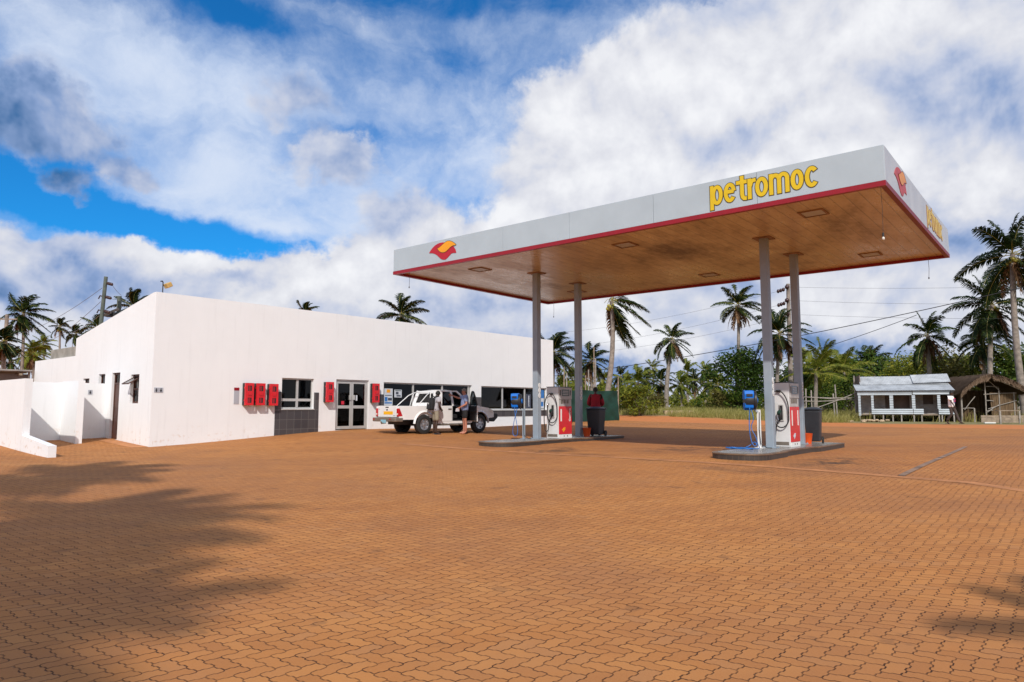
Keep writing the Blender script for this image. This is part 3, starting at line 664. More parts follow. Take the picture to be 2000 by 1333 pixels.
M['dado'] = tile_mat()
mb = MB()
def tilepanel(x0, x1, z0, z1): mb.box(x0, x1, -.02, -.002, z0, z1)
tilepanel(4.45, 6.35, .25, 1.45); tilepanel(4.45, 4.70, 1.452, 2.125); tilepanel(6.14, 6.35, 1.452, 2.125)
o = mb.build('dado_panel', M['dado'], shop)
mb = MB(); tilepanel(9.36, BLEN - .002, 1.08, 1.405); tilepanel(9.36, 9.60, 1.407, 2.1); tilepanel(15.17, 15.82, 1.407, 2.05); tilepanel(21.27, BLEN - .002, 1.407, 2.05)
mb.build('dado_panel', M['dado'], shop)
# windows
def window(x0, x1, z0, z1, mull, transoms=(), sill=True, y=.13):
    f = MB(); w = .055
    f.box(x0, x0 + w, y - .03, y + .03, z0, z1); f.box(x1 - w, x1, y - .03, y + .03, z0, z1)
    f.box(x0 + w, x1 - w, y - .03, y + .03, z1 - w, z1); f.box(x0 + w, x1 - w, y - .03, y + .03, z0, z0 + w)
    for mx in mull: f.box(mx - .045, mx + .045, y - .045, y + .045, z0 + w, z1 - w)
    cuts = [x0 + w] + [c for mx in mull for c in (mx - .045, mx + .045)] + [x1 - w]
    for tz in transoms:
        for a, b in zip(cuts[::2], cuts[1::2]): f.box(a, b, y - .04, y + .04, tz - .05, tz + .05)
    fr = f.build('window', M['alu'], shop)
    g = MB(); g.box(x0 + w, x1 - w, y - .006, y + .006, z0 + w, z1 - w); g.build('pane', M['glass'], fr)
    if sill:
        s = MB(); s.box(x0 - .02, x1 + .02, -.055, .10, z0 - .045, z0 - .001); s.build('sill', M['alu'], fr)
    return fr
window(4.72, 6.12, 1.49, 2.66, [5.44], [1.83])
window(9.62, 15.15, 1.42, 2.63, [11.39, 13.21, 15.0])
window(15.84, 21.25, 1.42, 2.61, [17.56, 19.40])
# glazed double door
d = MB(); y = .10
d.box(7.17, 7.23, y - .04, y + .04, .62, 2.68); d.box(8.76, 8.82, y - .04, y + .04, .62, 2.68); d.box(7.23, 8.76, y - .04, y + .04, 2.61, 2.68)
dr = d.build('door_frame', M['alu'], shop)
for a, b, hx in ((7.235, 7.99, 7.90), (8.0, 8.755, 8.09)):
    l = MB()
    l.box(a, a + .085, y - .025, y + .025, .66, 2.60); l.box(b - .085, b, y - .025, y + .025, .66, 2.60)
    for z0, z1 in ((.66, .78), (1.50, 1.62), (2.52, 2.60)): l.box(a + .085, b - .085, y - .024, y + .024, z0, z1)
    lo = l.build('door_leaf', M['alu'], dr)
    g = MB(); g.box(a + .085, b - .085, y - .005, y + .005, .78, 1.50); g.box(a + .085, b - .085, y - .005, y + .005, 1.62, 2.52); g.build('pane', M['glass'], dr)
    h = MB(); h.box(hx - .045, hx + .045, y - .075, y - .03, 1.85, 2.05); h.build('push_plate', M['alu'], dr)
s = MB(); s.box(7.5, 7.64, y - .012, y - .007, 1.66, 1.80); s.build('sticker', M['print'], dr)
s = MB(); s.box(8.22, 8.30, y - .012, y - .007, 1.82, 2.05); s.build('sticker', M['poster'], dr)
# side-wall openings: propped window, brown door, two small high windows
f = MB()
x = .12
f.box(x - .03, x + .03, 1.03, 1.08, 1.68, 2.66); f.box(x - .03, x + .03, 1.67, 1.72, 1.68, 2.66); f.box(x - .03, x + .03, 1.08, 1.67, 2.60, 2.66); f.box(x - .03, x + .03, 1.08, 1.67, 1.68, 1.74); f.box(x - .03, x + .03, 1.08, 1.67, 2.14, 2.20)
fr = f.build('window', M['brown'], shop)
g = MB(); g.box(x - .005, x + .005, 1.08, 1.67, 1.74, 2.14); g.build('pane', M['glass'], fr)
f = MB(); hz, ang = 2.60, R(58); ex, ez = -math.sin(ang) * .5, -math.cos(ang) * .5
for u0, u1 in ((1.09, 1.13), (1.62, 1.66)):
    f.bar((x, (u0 + u1) / 2, hz), (x + ex, (u0 + u1) / 2, hz + ez), .04, .03)
f.bar((x, 1.13, hz), (x, 1.62, hz), .03, .04); f.bar((x + ex, 1.13, hz + ez), (x + ex, 1.62, hz + ez), .03, .04)
sf = f.build('open_sash', M['brown'], fr)
g = MB(); g.poly([(x + .01, 1.13, hz + .01), (x + .01, 1.62, hz + .01), (x + ex + .01, 1.62, hz + ez + .01), (x + ex + .01, 1.13, hz + ez + .01)]); g.build('pane', M['glass'], fr)
f = MB()
f.box(x - .04, x + .04, 2.66, 2.72, .42, 2.77); f.box(x - .04, x + .04, 3.30, 3.36, .42, 2.77); f.box(x - .04, x + .04, 2.72, 3.30, 2.70, 2.77); f.box(x - .04, x + .04, 2.72, 3.30, 2.36, 2.42)
sd = f.build('side_door', M['brown'], shop)
g = MB(); g.box(x - .02, x + .02, 2.72, 3.30, .45, 2.36); g.box(x - .035, x - .02, 2.80, 3.22, 1.5, 2.2); g.box(x - .035, x - .02, 2.80, 3.22, .6, 1.35); g.build('door_leaf', M['brown'], sd)
g = MB(); g.box(x - .005, x + .005, 2.72, 3.30, 2.42, 2.70); g.build('fanlight', M['glass'], sd)
for u0, u1, z0, z1 in ((4.02, 4.64, 2.22, 2.76), (5.56, 6.22, 2.45, 2.64)):
    f = MB(); f.box(x - .03, x + .03, u0, u0 + .045, z0, z1); f.box(x - .03, x + .03, u1 - .045, u1, z0, z1); f.box(x - .03, x + .03, u0 + .045, u1 - .045, z0, z0 + .045); f.box(x - .03, x + .03, u0 + .045, u1 - .045, z1 - .045, z1)
    fr = f.build('window', M['brown'], shop)
    g = MB(); g.box(x - .005, x + .005, u0 + .045, u1 - .045, z0 + .045, z1 - .045); g.build('pane', M['glass'], fr)

# goods seen dimly through the glass
def local_thing(name, label, cat, x, y, z, group=None):
    e = empty(name, bldw(x, y, z), BLD_A); return tag(e, label, cat, group)
def simple(name, label, cat, build, x, y, z, m, group=None, **k):
    mb = MB(); build(mb); o = mb.build(name, m, **k); o.location = bldw(x, y, z); o.rotation_euler = (0, 0, BLD_A); return tag(o, label, cat, group)
for i, (x, lab) in enumerate(((8.4, 'tall shop shelf of goods seen through the glazed double door'), (11.6, 'shop shelf of goods behind the window above the pickup bed'), (14.0, 'shop shelf of goods behind the window above the pickup cab'))):
    t = local_thing('goods_shelf', lab, 'shelf', x, 3.4, .602, 'shelves inside the shop')
    f = MB(); f.box(-.75, -.70, -.2, .2, 0, 1.9); f.box(.70, .75, -.2, .2, 0, 1.9)
    for z in (.1, .55, 1.0, 1.45): f.box(-.70, .70, -.2, .2, z, z + .03)
    f.build('frame', M['alu'], t)
    g = MB()
    for z in (.13, .58, 1.03, 1.48):
        xx = -.66
        while xx < .6:
            w = rnd.uniform(.08, .2); g.box(xx, xx + w, -.18, .1, z, z + rnd.uniform(.16, .36)); xx += w + .02
    g.build('goods', M['trimshelf'], t)
def board(mb): mb.box(-.95, .95, -.02, .02, 0, .24)
simple('window_board', 'low beige board inside the shop window beside the yellow flowers', 'board', board, 17.75, .34, 1.45, M['boardbeige'])
t = local_thing('flower_planter', 'planter of yellow flowers behind the shop window by the pickup bonnet', 'planter', 16.35, .55, 1.2)
g = MB(); g.box(-.38, .38, -.15, .15, -.58, .45); g.build('planter_box', M['pot'], t, bevel=.01)
g = MB()
for k in range(420):
    a, b2, c = rnd.gauss(0, .26), rnd.gauss(0, .09), .5 + abs(rnd.gauss(0, .13)); s = rnd.uniform(.02, .05); q = rnd.uniform(0, 6.3)
    g.poly([(a - s * math.cos(q), b2, c - s * math.sin(q)), (a + s * math.sin(q), b2 + rnd.uniform(-s, s), c - s * math.cos(q)), (a + s * math.cos(q), b2, c + s * math.sin(q)), (a - s * math.sin(q), b2, c + s * math.cos(q))])
o = g.build('flower_heads', M['flower'], t); o['kind'] = 'stuff'
# posters taped inside the first window, a banner below them, and blue advertising by the far column
def poster(name, label, x0, x1, z0, z1, y, deco):
    t = local_thing(name, label, 'poster', x0, y, z0)
    g = MB(); g.box(0, x1 - x0, 0, .006, 0, z1 - z0); g.build('sheet', M['poster'], t)
    for k, (a, b2, c, e, mk) in enumerate(deco):
        q = MB(); q.box(a * (x1 - x0), b2 * (x1 - x0), -.004, -.001, c * (z1 - z0), e * (z1 - z0)); q.build('printed_block', M[mk], t)
    return t
poster('window_poster', 'tall pale poster with an orange blot in the first shop window', 9.72, 10.2, 1.62, 2.36, .09, [(.3, .7, .76, .95, 'orange'), (.08, .92, .12, .2, 'posterblue'), (.08, .4, .24, .5, 'posterblue'), (.46, .92, .3, .45, 'posterdark'), (.1, .9, .58, .62, 'posterdark')])
poster('window_poster', 'small white poster with a dark picture in the first shop window', 10.3, 10.72, 1.98, 2.32, .09, [(.2, .55, .4, .72, 'posterdark'), (.3, .85, .12, .3, 'posterdark'), (.1, .9, .84, .92, 'green')])
poster('window_banner', 'wide blue banner in the shop window above the pickup bed', 10.32, 12.2, 1.5, 1.96, .20, [(0, 1, 0, .6, 'posterblue'), (.3, .95, .66, .9, 'print')])
poster('window_poster', 'narrow black poster with white lettering in the window behind the blue hose reel', 19.55, 19.95, 1.5, 2.25, .09, [(0, 1, 0, 1, 'posterdark'), (.4, .6, .1, .9, 'poster')])
poster('window_poster', 'bright blue poster in the far window behind the fuel pump', 20.55, 21.1, 1.5, 2.5, .09, [(0, 1, .55, 1, 'posterblue'), (.2, .9, .1, .35, 'posterblue')])

# red extinguisher boxes
def cabinet(x0, z0, w, label, scale_h=.80):
    t = local_thing('extinguisher_cabinet', label, 'fire cabinet', x0, 0, z0, 'red extinguisher boxes on the white wall')
    g = MB(); g.box(0, w, -.17, -.004, 0, scale_h); g.build('case', M['black'], t, bevel=.02)
    g = MB()
    ww = (.27 * w, .73 * w); zz = ((.10 * scale_h, .34 * scale_h), (.64 * scale_h, .88 * scale_h))
    # door shell with two window holes
    xs = [0, ww[0], ww[1], w]; zs = [0, zz[0][0], zz[0][1], zz[1][0], zz[1][1], scale_h]
    for i in range(3):
        for k in range(5):
            if i == 1 and k in (1, 3): continue
            g.poly([(xs[i], -.25, zs[k]), (xs[i + 1], -.25, zs[k]), (xs[i + 1], -.25, zs[k + 1]), (xs[i], -.25, zs[k + 1])])
    for (a, b2), (c, e) in (((0, w), (0, scale_h)),):
        for p in ([(a, -.25, c), (a, -.172, c), (b2, -.172, c), (b2, -.25, c)], [(a, -.25, e), (b2, -.25, e), (b2, -.172, e), (a, -.172, e)], [(a, -.25, c), (a, -.25, e), (a, -.172, e), (a, -.172, c)], [(b2, -.25, c), (b2, -.172, c), (b2, -.172, e), (b2, -.25, e)]): g.poly(p)
    g.box(w * .3, w * .7, -.275, -.252, .45 * scale_h, .56 * scale_h)
    g.build('door', M['red'], t)
    for c, e in zz:
        q = MB(); q.box(ww[0], ww[1], -.232, -.226, c, e); q.build('viewing_window', M['screen'], t)
        q = MB(); q.cyl((w * .5, -.2, c + .01), (w * .5, -.2, e - .01), .05, n=10); q.build('extinguisher', M['redtrim'], t)
    for z in (.22, .78):
        q = MB(); q.box(-.014, -.001, -.24, -.16, z * scale_h - .03, z * scale_h + .03); q.build('latch', M['red'], t)
for x0, z0, w, lab in ((3.13, 1.62, .32, 'red extinguisher box nearest the building corner'), (3.57, 1.62, .33, 'red extinguisher box in the middle of the row of three'), (4.10, 1.61, .33, 'red extinguisher box overlapping the dark tiled panel'),
                       (6.56, 1.75, .33, 'red extinguisher box just left of the glazed shop door'), (8.88, 1.75, .32, 'red extinguisher box just right of the glazed shop door')):
    cabinet(x0, z0, w, lab)
t = local_thing('wall_notice', 'narrow grey notice with a dark red top beside the red boxes', 'notice', 2.82, 0, 1.66)
g = MB(); g.box(0, .19, -.012, -.002, 0, .48); g.build('board', M['sign'], t)
g = MB(); g.box(0, .19, -.013, -.003, .485, .59); g.build('red_band', M['redtrim'], t)

def toilet_sign(e, figs):
    w = .14
    for k, kind in enumerate(figs):
        x0 = k * .145
        g = MB(); g.box(x0, x0 + w, -.012, -.002, 0, .16); g.build('plaque', M['sign'], e)
        cx = x0 + w / 2; q = MB()
        q.prism([(cx + .016 * math.cos(a * .7854), .125 + .016 * math.sin(a * .7854)) for a in range(8)], lambda a, b2, t2: (a, t2, b2), -.016, -.0125)
        if kind: q.prism([(cx - .04, .045), (cx + .04, .045), (cx + .016, .103), (cx - .016, .103)], lambda a, b2, t2: (a, t2, b2), -.016, -.0125)
        else: q.prism([(cx - .027, .05), (cx + .027, .05), (cx + .027, .103), (cx - .027, .103)], lambda a, b2, t2: (a, t2, b2), -.016, -.0125)
        q.prism([(cx - .016, .015), (cx + .016, .015), (cx + .016, .044), (cx - .016, .044)], lambda a, b2, t2: (a, t2, b2), -.016, -.0125)
        q.build('pictogram', M['black'], e)
t = local_thing('toilet_sign', 'pair of silver toilet plaques by the building corner', 'sign', .07, 0, 2.03); toilet_sign(t, (0, 1))

# flood lamp standing on the parapet
t = local_thing('flood_lamp', 'yellowed flood lamp on a short mast above the parapet corner', 'lamp', .24, .12, BT)
g = MB(); g.tube([(0, 0, -.02), (0, 0, .38)], .018, 8); g.tube([(0, 0, .36), (-.03, -.01, .40), (-.09, -.03, .38)], .02, 8); g.build('mast', M['black'], t)
g = MB(); g.M = Matrix.Translation((.13, -.08, .27)) @ Matrix.Rotation(R(-30), 4, 'Y'); g.box(-.09, .09, -.14, .14, -.08, .08); g.build('housing', M['lampyellow'], t, bevel=.02)

# ---- screen walls in front of the toilets
def swall(name, label, build, m=None):
    mb = MB(); build(mb); o = mb.build(name, M['wall'], fix=True); o.location = bldw(0, 0, 0); o.rotation_euler = (0, 0, BLD_A); return tag(o, label, 'wall')
def wc(mb): mb.box(-3.5, -.003, 3.76, 3.95, 0, 2.40)
swall('screen_wall', 'white cross wall joining the shop side wall behind the toilet screens', wc)
def wb(mb): mb.box(-1.42, -1.22, 2.25, 3.757, 0, 2.43)
swall('screen_wall', 'short white screen wall standing between the two toilet entrances', wb)
def wa(mb):
    prof = [(.72, 0), (3.757, 0), (3.757, 2.40), (.72, 2.40), (.72, .72), (-1.68, .50), (-1.68, 0)]
    mb.prism(prof, lambda u, z, t: (t, u, z), -3.32, -3.12)
swall('screen_wall', 'outermost white screen wall with a sloping low foot reaching forward', wa)
t = empty('toilet_sign', bldw(-.62, 3.76, 2.0), BLD_A); tag(t, 'single silver toilet plaque on the cross wall behind the screens', 'sign'); toilet_sign(t, (0,))

# ---- dark shed at the left edge
shed = empty('roadside_shed', bldw(-1.5, 12.6, .25), BLD_A); tag(shed, 'dark low shed with thin tin roof beside the white annex', 'shed')
g = MB(); g.box(-9, 1.4, 0, .2, -.5, 2.75); g.box(-9, -8.8, .2, 5, -.5, 2.75); g.build('wall', M['shed'], shed)
g = MB(); g.box(-7.2, -5.8, -.02, -.003, 0, 2.0); g.build('doorway', M['black'], shed)
g = MB(); g.M = Matrix.Rotation(R(-3), 4, 'X'); g.box(-9.4, 1.42, -.6, 5.4, 2.84, 2.90); g.build('roof', M['tinold'], shed)
g = MB()
for k in range(6):
    g = MB(); g.bar((-8.5 + 1.9 * k, -.55, 2.72), (-8.5 + 1.9 * k, .2, 2.75), .07, .09); g.build('rafter', M['timber'], shed)
pass

# ================================================================ canopy
can = empty('station_canopy', (CAN_O.x, CAN_O.y, CAN_Z), -CAN_A)
tag(can, 'large flat filling station canopy on four grey columns with yellow petrol lettering', 'canopy')
top = HR + HW
# front / right / left / back fascia, soffit set 9 cm up behind the red edge
def soffit_mat():
    m = bpy.data.materials.new('canopy_soffit_sheet'); nt, N, L = nodes_of(m); b = N['Principled BSDF']
    tc = N.new('ShaderNodeTexCoord'); OB = tc.outputs['Object']; sp = N.new('ShaderNodeSeparateXYZ'); L.new(OB, sp.inputs[0])
    # sheet seams run front to back every 0.62 m, ribs between
    s = math_node(N, L, 'FRACT', math_node(N, L, 'DIVIDE', sp.outputs[0], 0.305)); dd = math_node(N, L, 'ABSOLUTE', math_node(N, L, 'SUBTRACT', s, 0.5))
    sm = N.new('ShaderNodeMapRange'); sm.inputs['From Min'].default_value = 0.45; sm.inputs['From Max'].default_value = 0.48; L.new(dd, sm.inputs['Value'])
    mp = N.new('ShaderNodeMapping'); mp.inputs['Scale'].default_value = (1.0, 0.42, 1); L.new(OB, mp.inputs['Vector'])
    n1 = N.new('ShaderNodeTexNoise'); n1.inputs['Scale'].default_value = 0.55; n1.inputs['Detail'].default_value = 7; n1.inputs['Roughness'].default_value = 0.65; L.new(mp.outputs[0], n1.inputs['Vector'])
    n2 = N.new('ShaderNodeTexNoise'); n2.inputs['Scale'].default_value = 5; n2.inputs['Detail'].default_value = 7; n2.inputs['Roughness'].default_value = 0.7; L.new(mp.outputs[0], n2.inputs['Vector'])
    f = math_node(N, L, 'ADD', math_node(N, L, 'MULTIPLY', n1.outputs['Fac'], 0.65), math_node(N, L, 'MULTIPLY', n2.outputs['Fac'], 0.35))
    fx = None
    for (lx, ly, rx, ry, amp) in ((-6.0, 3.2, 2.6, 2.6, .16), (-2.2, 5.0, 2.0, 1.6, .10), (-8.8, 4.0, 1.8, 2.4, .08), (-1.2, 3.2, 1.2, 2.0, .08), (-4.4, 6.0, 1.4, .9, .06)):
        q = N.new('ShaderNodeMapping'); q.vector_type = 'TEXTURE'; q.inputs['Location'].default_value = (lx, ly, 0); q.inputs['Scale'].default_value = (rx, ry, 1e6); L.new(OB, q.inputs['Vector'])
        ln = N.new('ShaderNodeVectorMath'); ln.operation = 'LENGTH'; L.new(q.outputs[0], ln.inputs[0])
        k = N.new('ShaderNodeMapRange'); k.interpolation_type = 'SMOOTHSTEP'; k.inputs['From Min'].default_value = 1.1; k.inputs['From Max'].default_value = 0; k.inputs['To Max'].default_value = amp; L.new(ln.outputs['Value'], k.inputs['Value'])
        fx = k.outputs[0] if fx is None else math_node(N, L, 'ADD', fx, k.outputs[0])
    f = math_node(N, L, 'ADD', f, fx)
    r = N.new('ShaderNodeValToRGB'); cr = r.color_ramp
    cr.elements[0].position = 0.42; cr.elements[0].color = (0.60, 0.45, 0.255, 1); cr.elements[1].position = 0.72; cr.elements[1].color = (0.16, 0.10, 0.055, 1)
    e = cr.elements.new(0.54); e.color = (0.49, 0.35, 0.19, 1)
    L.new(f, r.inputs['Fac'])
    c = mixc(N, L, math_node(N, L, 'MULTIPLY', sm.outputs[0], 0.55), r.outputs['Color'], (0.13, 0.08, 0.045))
    L.new(c, b.inputs['Base Color'])
    mr = N.new('ShaderNodeMapRange'); mr.inputs['From Min'].default_value = .4; mr.inputs['From Max'].default_value = .7; mr.inputs['To Min'].default_value = 0.22; mr.inputs['To Max'].default_value = 0.5; L.new(f, mr.inputs['Value'])
    L.new(mr.outputs[0], b.inputs['Roughness']); b.inputs['Specular IOR Level'].default_value = 0.6
    n3 = N.new('ShaderNodeTexNoise'); n3.inputs['Scale'].default_value = 0.8; n3.inputs['Detail'].default_value = 2; L.new(mp.outputs[0], n3.inputs['Vector'])
    h = math_node(N, L, 'ADD', math_node(N, L, 'MULTIPLY', sm.outputs[0], -0.6), n3.outputs['Fac'])
    bp = N.new('ShaderNodeBump'); bp.inputs['Strength'].default_value = 0.25; bp.inputs['Distance'].default_value = 0.02; L.new(h, bp.inputs['Height']); L.new(bp.outputs['Normal'], b.inputs['Normal'])
    return m
M['soffit'] = soffit_mat()
SOF = .085
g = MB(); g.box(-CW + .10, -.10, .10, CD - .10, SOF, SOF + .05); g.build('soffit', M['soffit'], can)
g = MB(); g.box(-CW + .05, -.05, .05, CD - .05, top - .12, top - .06); g.build('roof_deck', M['tinold'], can)
seams = [-CW, -12.75, -10.32, -7.9, -5.3, -2.65, 0]
g = MB()
for a, b2 in zip(seams, seams[1:]): g.box(a + .004, b2 - .004, 0, .05, HR + .003, top)
g.build('front_fascia', M['fascia'], can, bevel=.006)
g = MB()
for a, b2 in ((.052, 2.9), (2.9, 6.0), (6.0, CD - .052)): g.box(-.05, 0, a + .004, b2 - .004, HR + .003, top)
g.build('side_fascia', M['fascia2'], can, bevel=.006)
g = MB(); g.box(-CW, -CW + .05, .056, CD - .056, HR + .003, top); g.build('side_fascia', M['fascia'], can)
g = MB(); g.box(-CW, 0, CD - .05, CD, HR + .003, top); g.build('rear_fascia', M['fascia'], can)
g = MB(); g.box(-CW - .008, .008, -.012, .10, 0, HR); g.build('red_edge', M['redtrim'], can)
g = MB(); g.box(-.10, .008, .101, CD - .10, 0, HR); g.build('red_edge', M['fadedtrim'], can)
g = MB(); g.box(-CW - .008, -CW + .10, .101, CD - .10, 0, HR); g.build('red_edge', M['redtrim'], can)
g = MB(); g.box(-CW - .008, .008, CD - .099, CD + .01, 0, HR); g.build('red_edge', M['redtrim'], can)
# six recessed lights
for lx in (-12.6, -7.0, -1.85):
    for ly in (1.52, 7.35):
        f = MB(); a = .29
        for (x0, x1, y0, y1) in ((-a, a, -a, -a + .05), (-a, a, a - .05, a), (-a, -a + .05, -a + .05, a - .05), (a - .05, a, -a + .05, a - .05)): f.box(lx + x0, lx + x1, ly + y0, ly + y1, SOF - .022, SOF - .003)
        fr = f.build('light_frame', M['rust'], can)
        f = MB(); f.box(lx - a + .06, lx + a - .06, ly - a + .06, ly + a - .06, SOF - .012, SOF - .004); f.build('diffuser', M['pumpgrey'], fr)
IZ = (1.55 - 1.174 * CS + .004, 1.55 - 1.153 * CS + .004)
# columns with collar and three-disc number plate
colx = (-3.93 * CS, -12.415 * CS); coly = (3.5235 * CS, 6.275 * CS)
for i, cx in enumerate(colx):
    for j, cy in enumerate(coly):
        g = MB(); w = .105; zb = IZ[i] + .002 - CAN_Z
        g.box(cx - w, cx + w, cy - w, cy + w, zb, SOF - .002); c = g.build('column', M['steel'], can, bevel=.012)
        g = MB(); g.box(cx - .24, cx + .24, cy - .24, cy + .24, SOF - .022, SOF - .003); g.build('collar', M['rust'], c)
        g = MB(); g.box(cx - .17, cx + .17, cy - .17, cy + .17, zb + .001, zb + .02)
        for sx in (-.14, .14):
            for sy in (-.14, .14): g.cyl((cx + sx, cy + sy, zb + .02), (cx + sx, cy + sy, zb + .045), .016, n=6)
        g.build('base_plate', M['steel'], c)
        zc = (765 if i == 0 else 770); zc = (1.55 if j == 0 else 1.50) + (.02 if i else 0) + .33 - CAN_Z + .22
        g = MB(); pts = []
        for sgn, k in ((1, 0), (1, 1), (1, 2)): pass
        for k in range(3):
            z0 = zc + (k - 1) * .17
            g.prism([(cy + .062 * math.cos(q * math.pi / 8), z0 + .085 * math.sin(q * math.pi / 8)) for q in range(16)], lambda a, b2, t: (t, a, b2), cx + w + .002, cx + w + .010 + .001 * k)
        pl = g.build('number_plate', M['white'], c)
        g = MB()
        for k in range(3):
            z0 = zc + (k - 1) * .17
            ring = [(cy + .022 * math.cos(q * math.pi / 6), z0 + .038 * math.sin(q * math.pi / 6)) for q in range(12)]
            for q in range(12):
                a, b2 = ring[q], ring[(q + 1) % 12]; g.bar((cx + w + .016, a[0], a[1]), (cx + w + .016, b2[0], b2[1]), .004, .010, up=(1, 0, 0))
        g.build('numeral', M['sign'], c)
# lettering: strokes in the fascia plane, every stroke its own 1.5 mm step
def ell(cx, cz, rx, rz, a0, a1, n=26): return [(cx + rx * math.cos(R(a0 + (a1 - a0) * k / n)), cz + rz * math.sin(R(a0 + (a1 - a0) * k / n))) for k in range(n + 1)]
def stroke(mb, pts, w, put, d0, closed=False, wz=None):
    """ribbon of width w along pts"""
    n = len(pts); L_, R_ = [], []
    for k, p in enumerate(pts):
        a = pts[(k - 1) % n] if closed or k > 0 else pts[k]; b2 = pts[(k + 1) % n] if closed or k < n - 1 else pts[k]
        if closed and k in (0, n - 1): a, b2 = pts[-2], pts[1]
        tx, tz = b2[0] - a[0], b2[1] - a[1]; l = math.hypot(tx, tz) or 1; nx, nz = -tz / l, tx / l
        L_.append((p[0] + nx * w / 2, p[1] + nz * w / 2)); R_.append((p[0] - nx * w / 2, p[1] - nz * w / 2))
    v = [put(a, b2, d0) for a, b2 in L_] + [put(a, b2, d0) for a, b2 in R_] + [put(a, b2, 0) for a, b2 in L_] + [put(a, b2, 0) for a, b2 in R_]
    f = []
    for k in range(n - 1):
        f += [(k, k + 1, n + k + 1, n + k), (2 * n + k, 2 * n + k + 1, k + 1, k), (3 * n + k + 1, 3 * n + k, n + k, n + k + 1)]
    f += [(0, n, 3 * n, 2 * n), (n - 1, 3 * n - 1, 4 * n - 1, 2 * n - 1)]
    mb.add(v, f)
SW = .090
LET = {  # strokes in a common frame: x in metres along the fascia, z above its lower edge
 'p': [[(-3.728, .15), (-3.728, .745)], ell(-3.60, .50, .095, .195, 0, 360)],
 'e': [ell(-3.285, .50, .10, .19, 8, 322), [(-3.375, .525), (-3.19, .525)]],
 't': [[(-2.99, .84), (-2.99, .40), (-2.975, .33), (-2.945, .295), (-2.885, .29)], [(-3.128, .69), (-2.875, .69)]],
 'r': [[(-2.812, .25), (-2.812, .735)], [(-2.80, .55), (-2.775, .64), (-2.735, .675), (-2.665, .685)]],
 'o': [ell(-2.534, .49, .10, .185, 0, 360)],
 'm': [[(-2.318, .25), (-2.318, .735)], ell(-2.227, .58, .09, .105, 180, 0) + [(-2.137, .25)], ell(-2.047, .58, .09, .105, 180, 0) + [(-1.957, .25)]],
 'O': [ell(-1.746, .49, .092, .185, 0, 360)],
 'c': [ell(-1.432, .49, .10, .19, 42, 318)],
}
def lettering(put, face, back, dz=0.0):
    for ch_, st in LET.items():
        g = MB(); o_ = MB()
        for k, s in enumerate(st):
            cl = len(s) > 20 and ch_ in 'poO' and math.hypot(s[0][0] - s[-1][0], s[0][1] - s[-1][1]) < 1e-6
            stroke(g, s, SW, put, .012 + .0015 * k, cl); stroke(o_, s if cl else [(s[0][0] - (s[1][0] - s[0][0]) * 0, s[0][1])] + s[1:], SW + .034, put, .006 + .001 * k, cl)
            if not cl:   # outline caps
                for e0, e1 in ((s[0], s[1]), (s[-1], s[-2])):
                    l = math.hypot(e0[0] - e1[0], e0[1] - e1[1]); ux, uz = (e0[0] - e1[0]) / l, (e0[1] - e1[1]) / l
                    stroke(o_, [e0, (e0[0] + ux * .016, e0[1] + uz * .016)], SW + .034, put, .0055 + .001 * k)
        l = g.build('letter', face, can); o_.build('letter_outline', back, l)
lettering(lambda a, b2, t: (a, -.001 - t, b2), M['yellow'], M['outline'])
lettering(lambda a, b2, t: (.001 + t, 5.08 + (a + 3.78) * 1.06, b2), M['yellow2'], M['fadedtrim'])
RED = [(-13.49, .503), (-13.431, .571), (-13.336, .652), (-13.217, .72), (-13.099, .756), (-12.981, .772), (-12.863, .768), (-12.746, .747), (-12.399, .58), (-12.33, .511), (-12.284, .438), (-12.255, .334), (-12.374, .354), (-12.465, .347), (-12.556, .285), (-12.647, .223), (-12.727, .188), (-12.832, .193), (-12.926, .228), (-13.021, .3), (-13.117, .381), (-13.213, .437), (-13.333, .48)]
ORA = [(-13.108, .601), (-13.014, .621), (-12.909, .673), (-12.769, .745), (-12.654, .783), (-12.538, .772), (-12.423, .731), (-12.309, .658), (-12.245, .607), (-12.308, .586), (-12.399, .588), (-12.49, .56), (-12.581, .507), (-12.673, .453), (-12.765, .424), (-12.882, .432), (-12.977, .471), (-13.048, .533)]
def emblem(put, m1, m2, mo):
    g = MB(); g.prism(RED, put, 0.001, .012); e = g.build('emblem', m1, can, fix=True)
    g = MB(); g.prism(ORA, put, .013, .020); g.build('emblem_flame', m2, e, fix=True)
    g = MB(); n = len(ORA)
    for k in range(n):
        a, b2 = ORA[k], ORA[(k + 1) % n]; g.bar(put(*a, .021), put(*b2, .021), .012, .003, up=tuple(Vector(put(0, 0, 1)) - Vector(put(0, 0, 0))))
    g.build('emblem_edge', mo, e)
emblem(lambda a, b2, t: (a, -t, b2), M['emred'], M['orange'], M['outline'])
emblem(lambda a, b2, t: (t, .95 + (a + 13.49) * 1.07, b2), M['emred2'], M['orange2'], M['fadedtrim'])
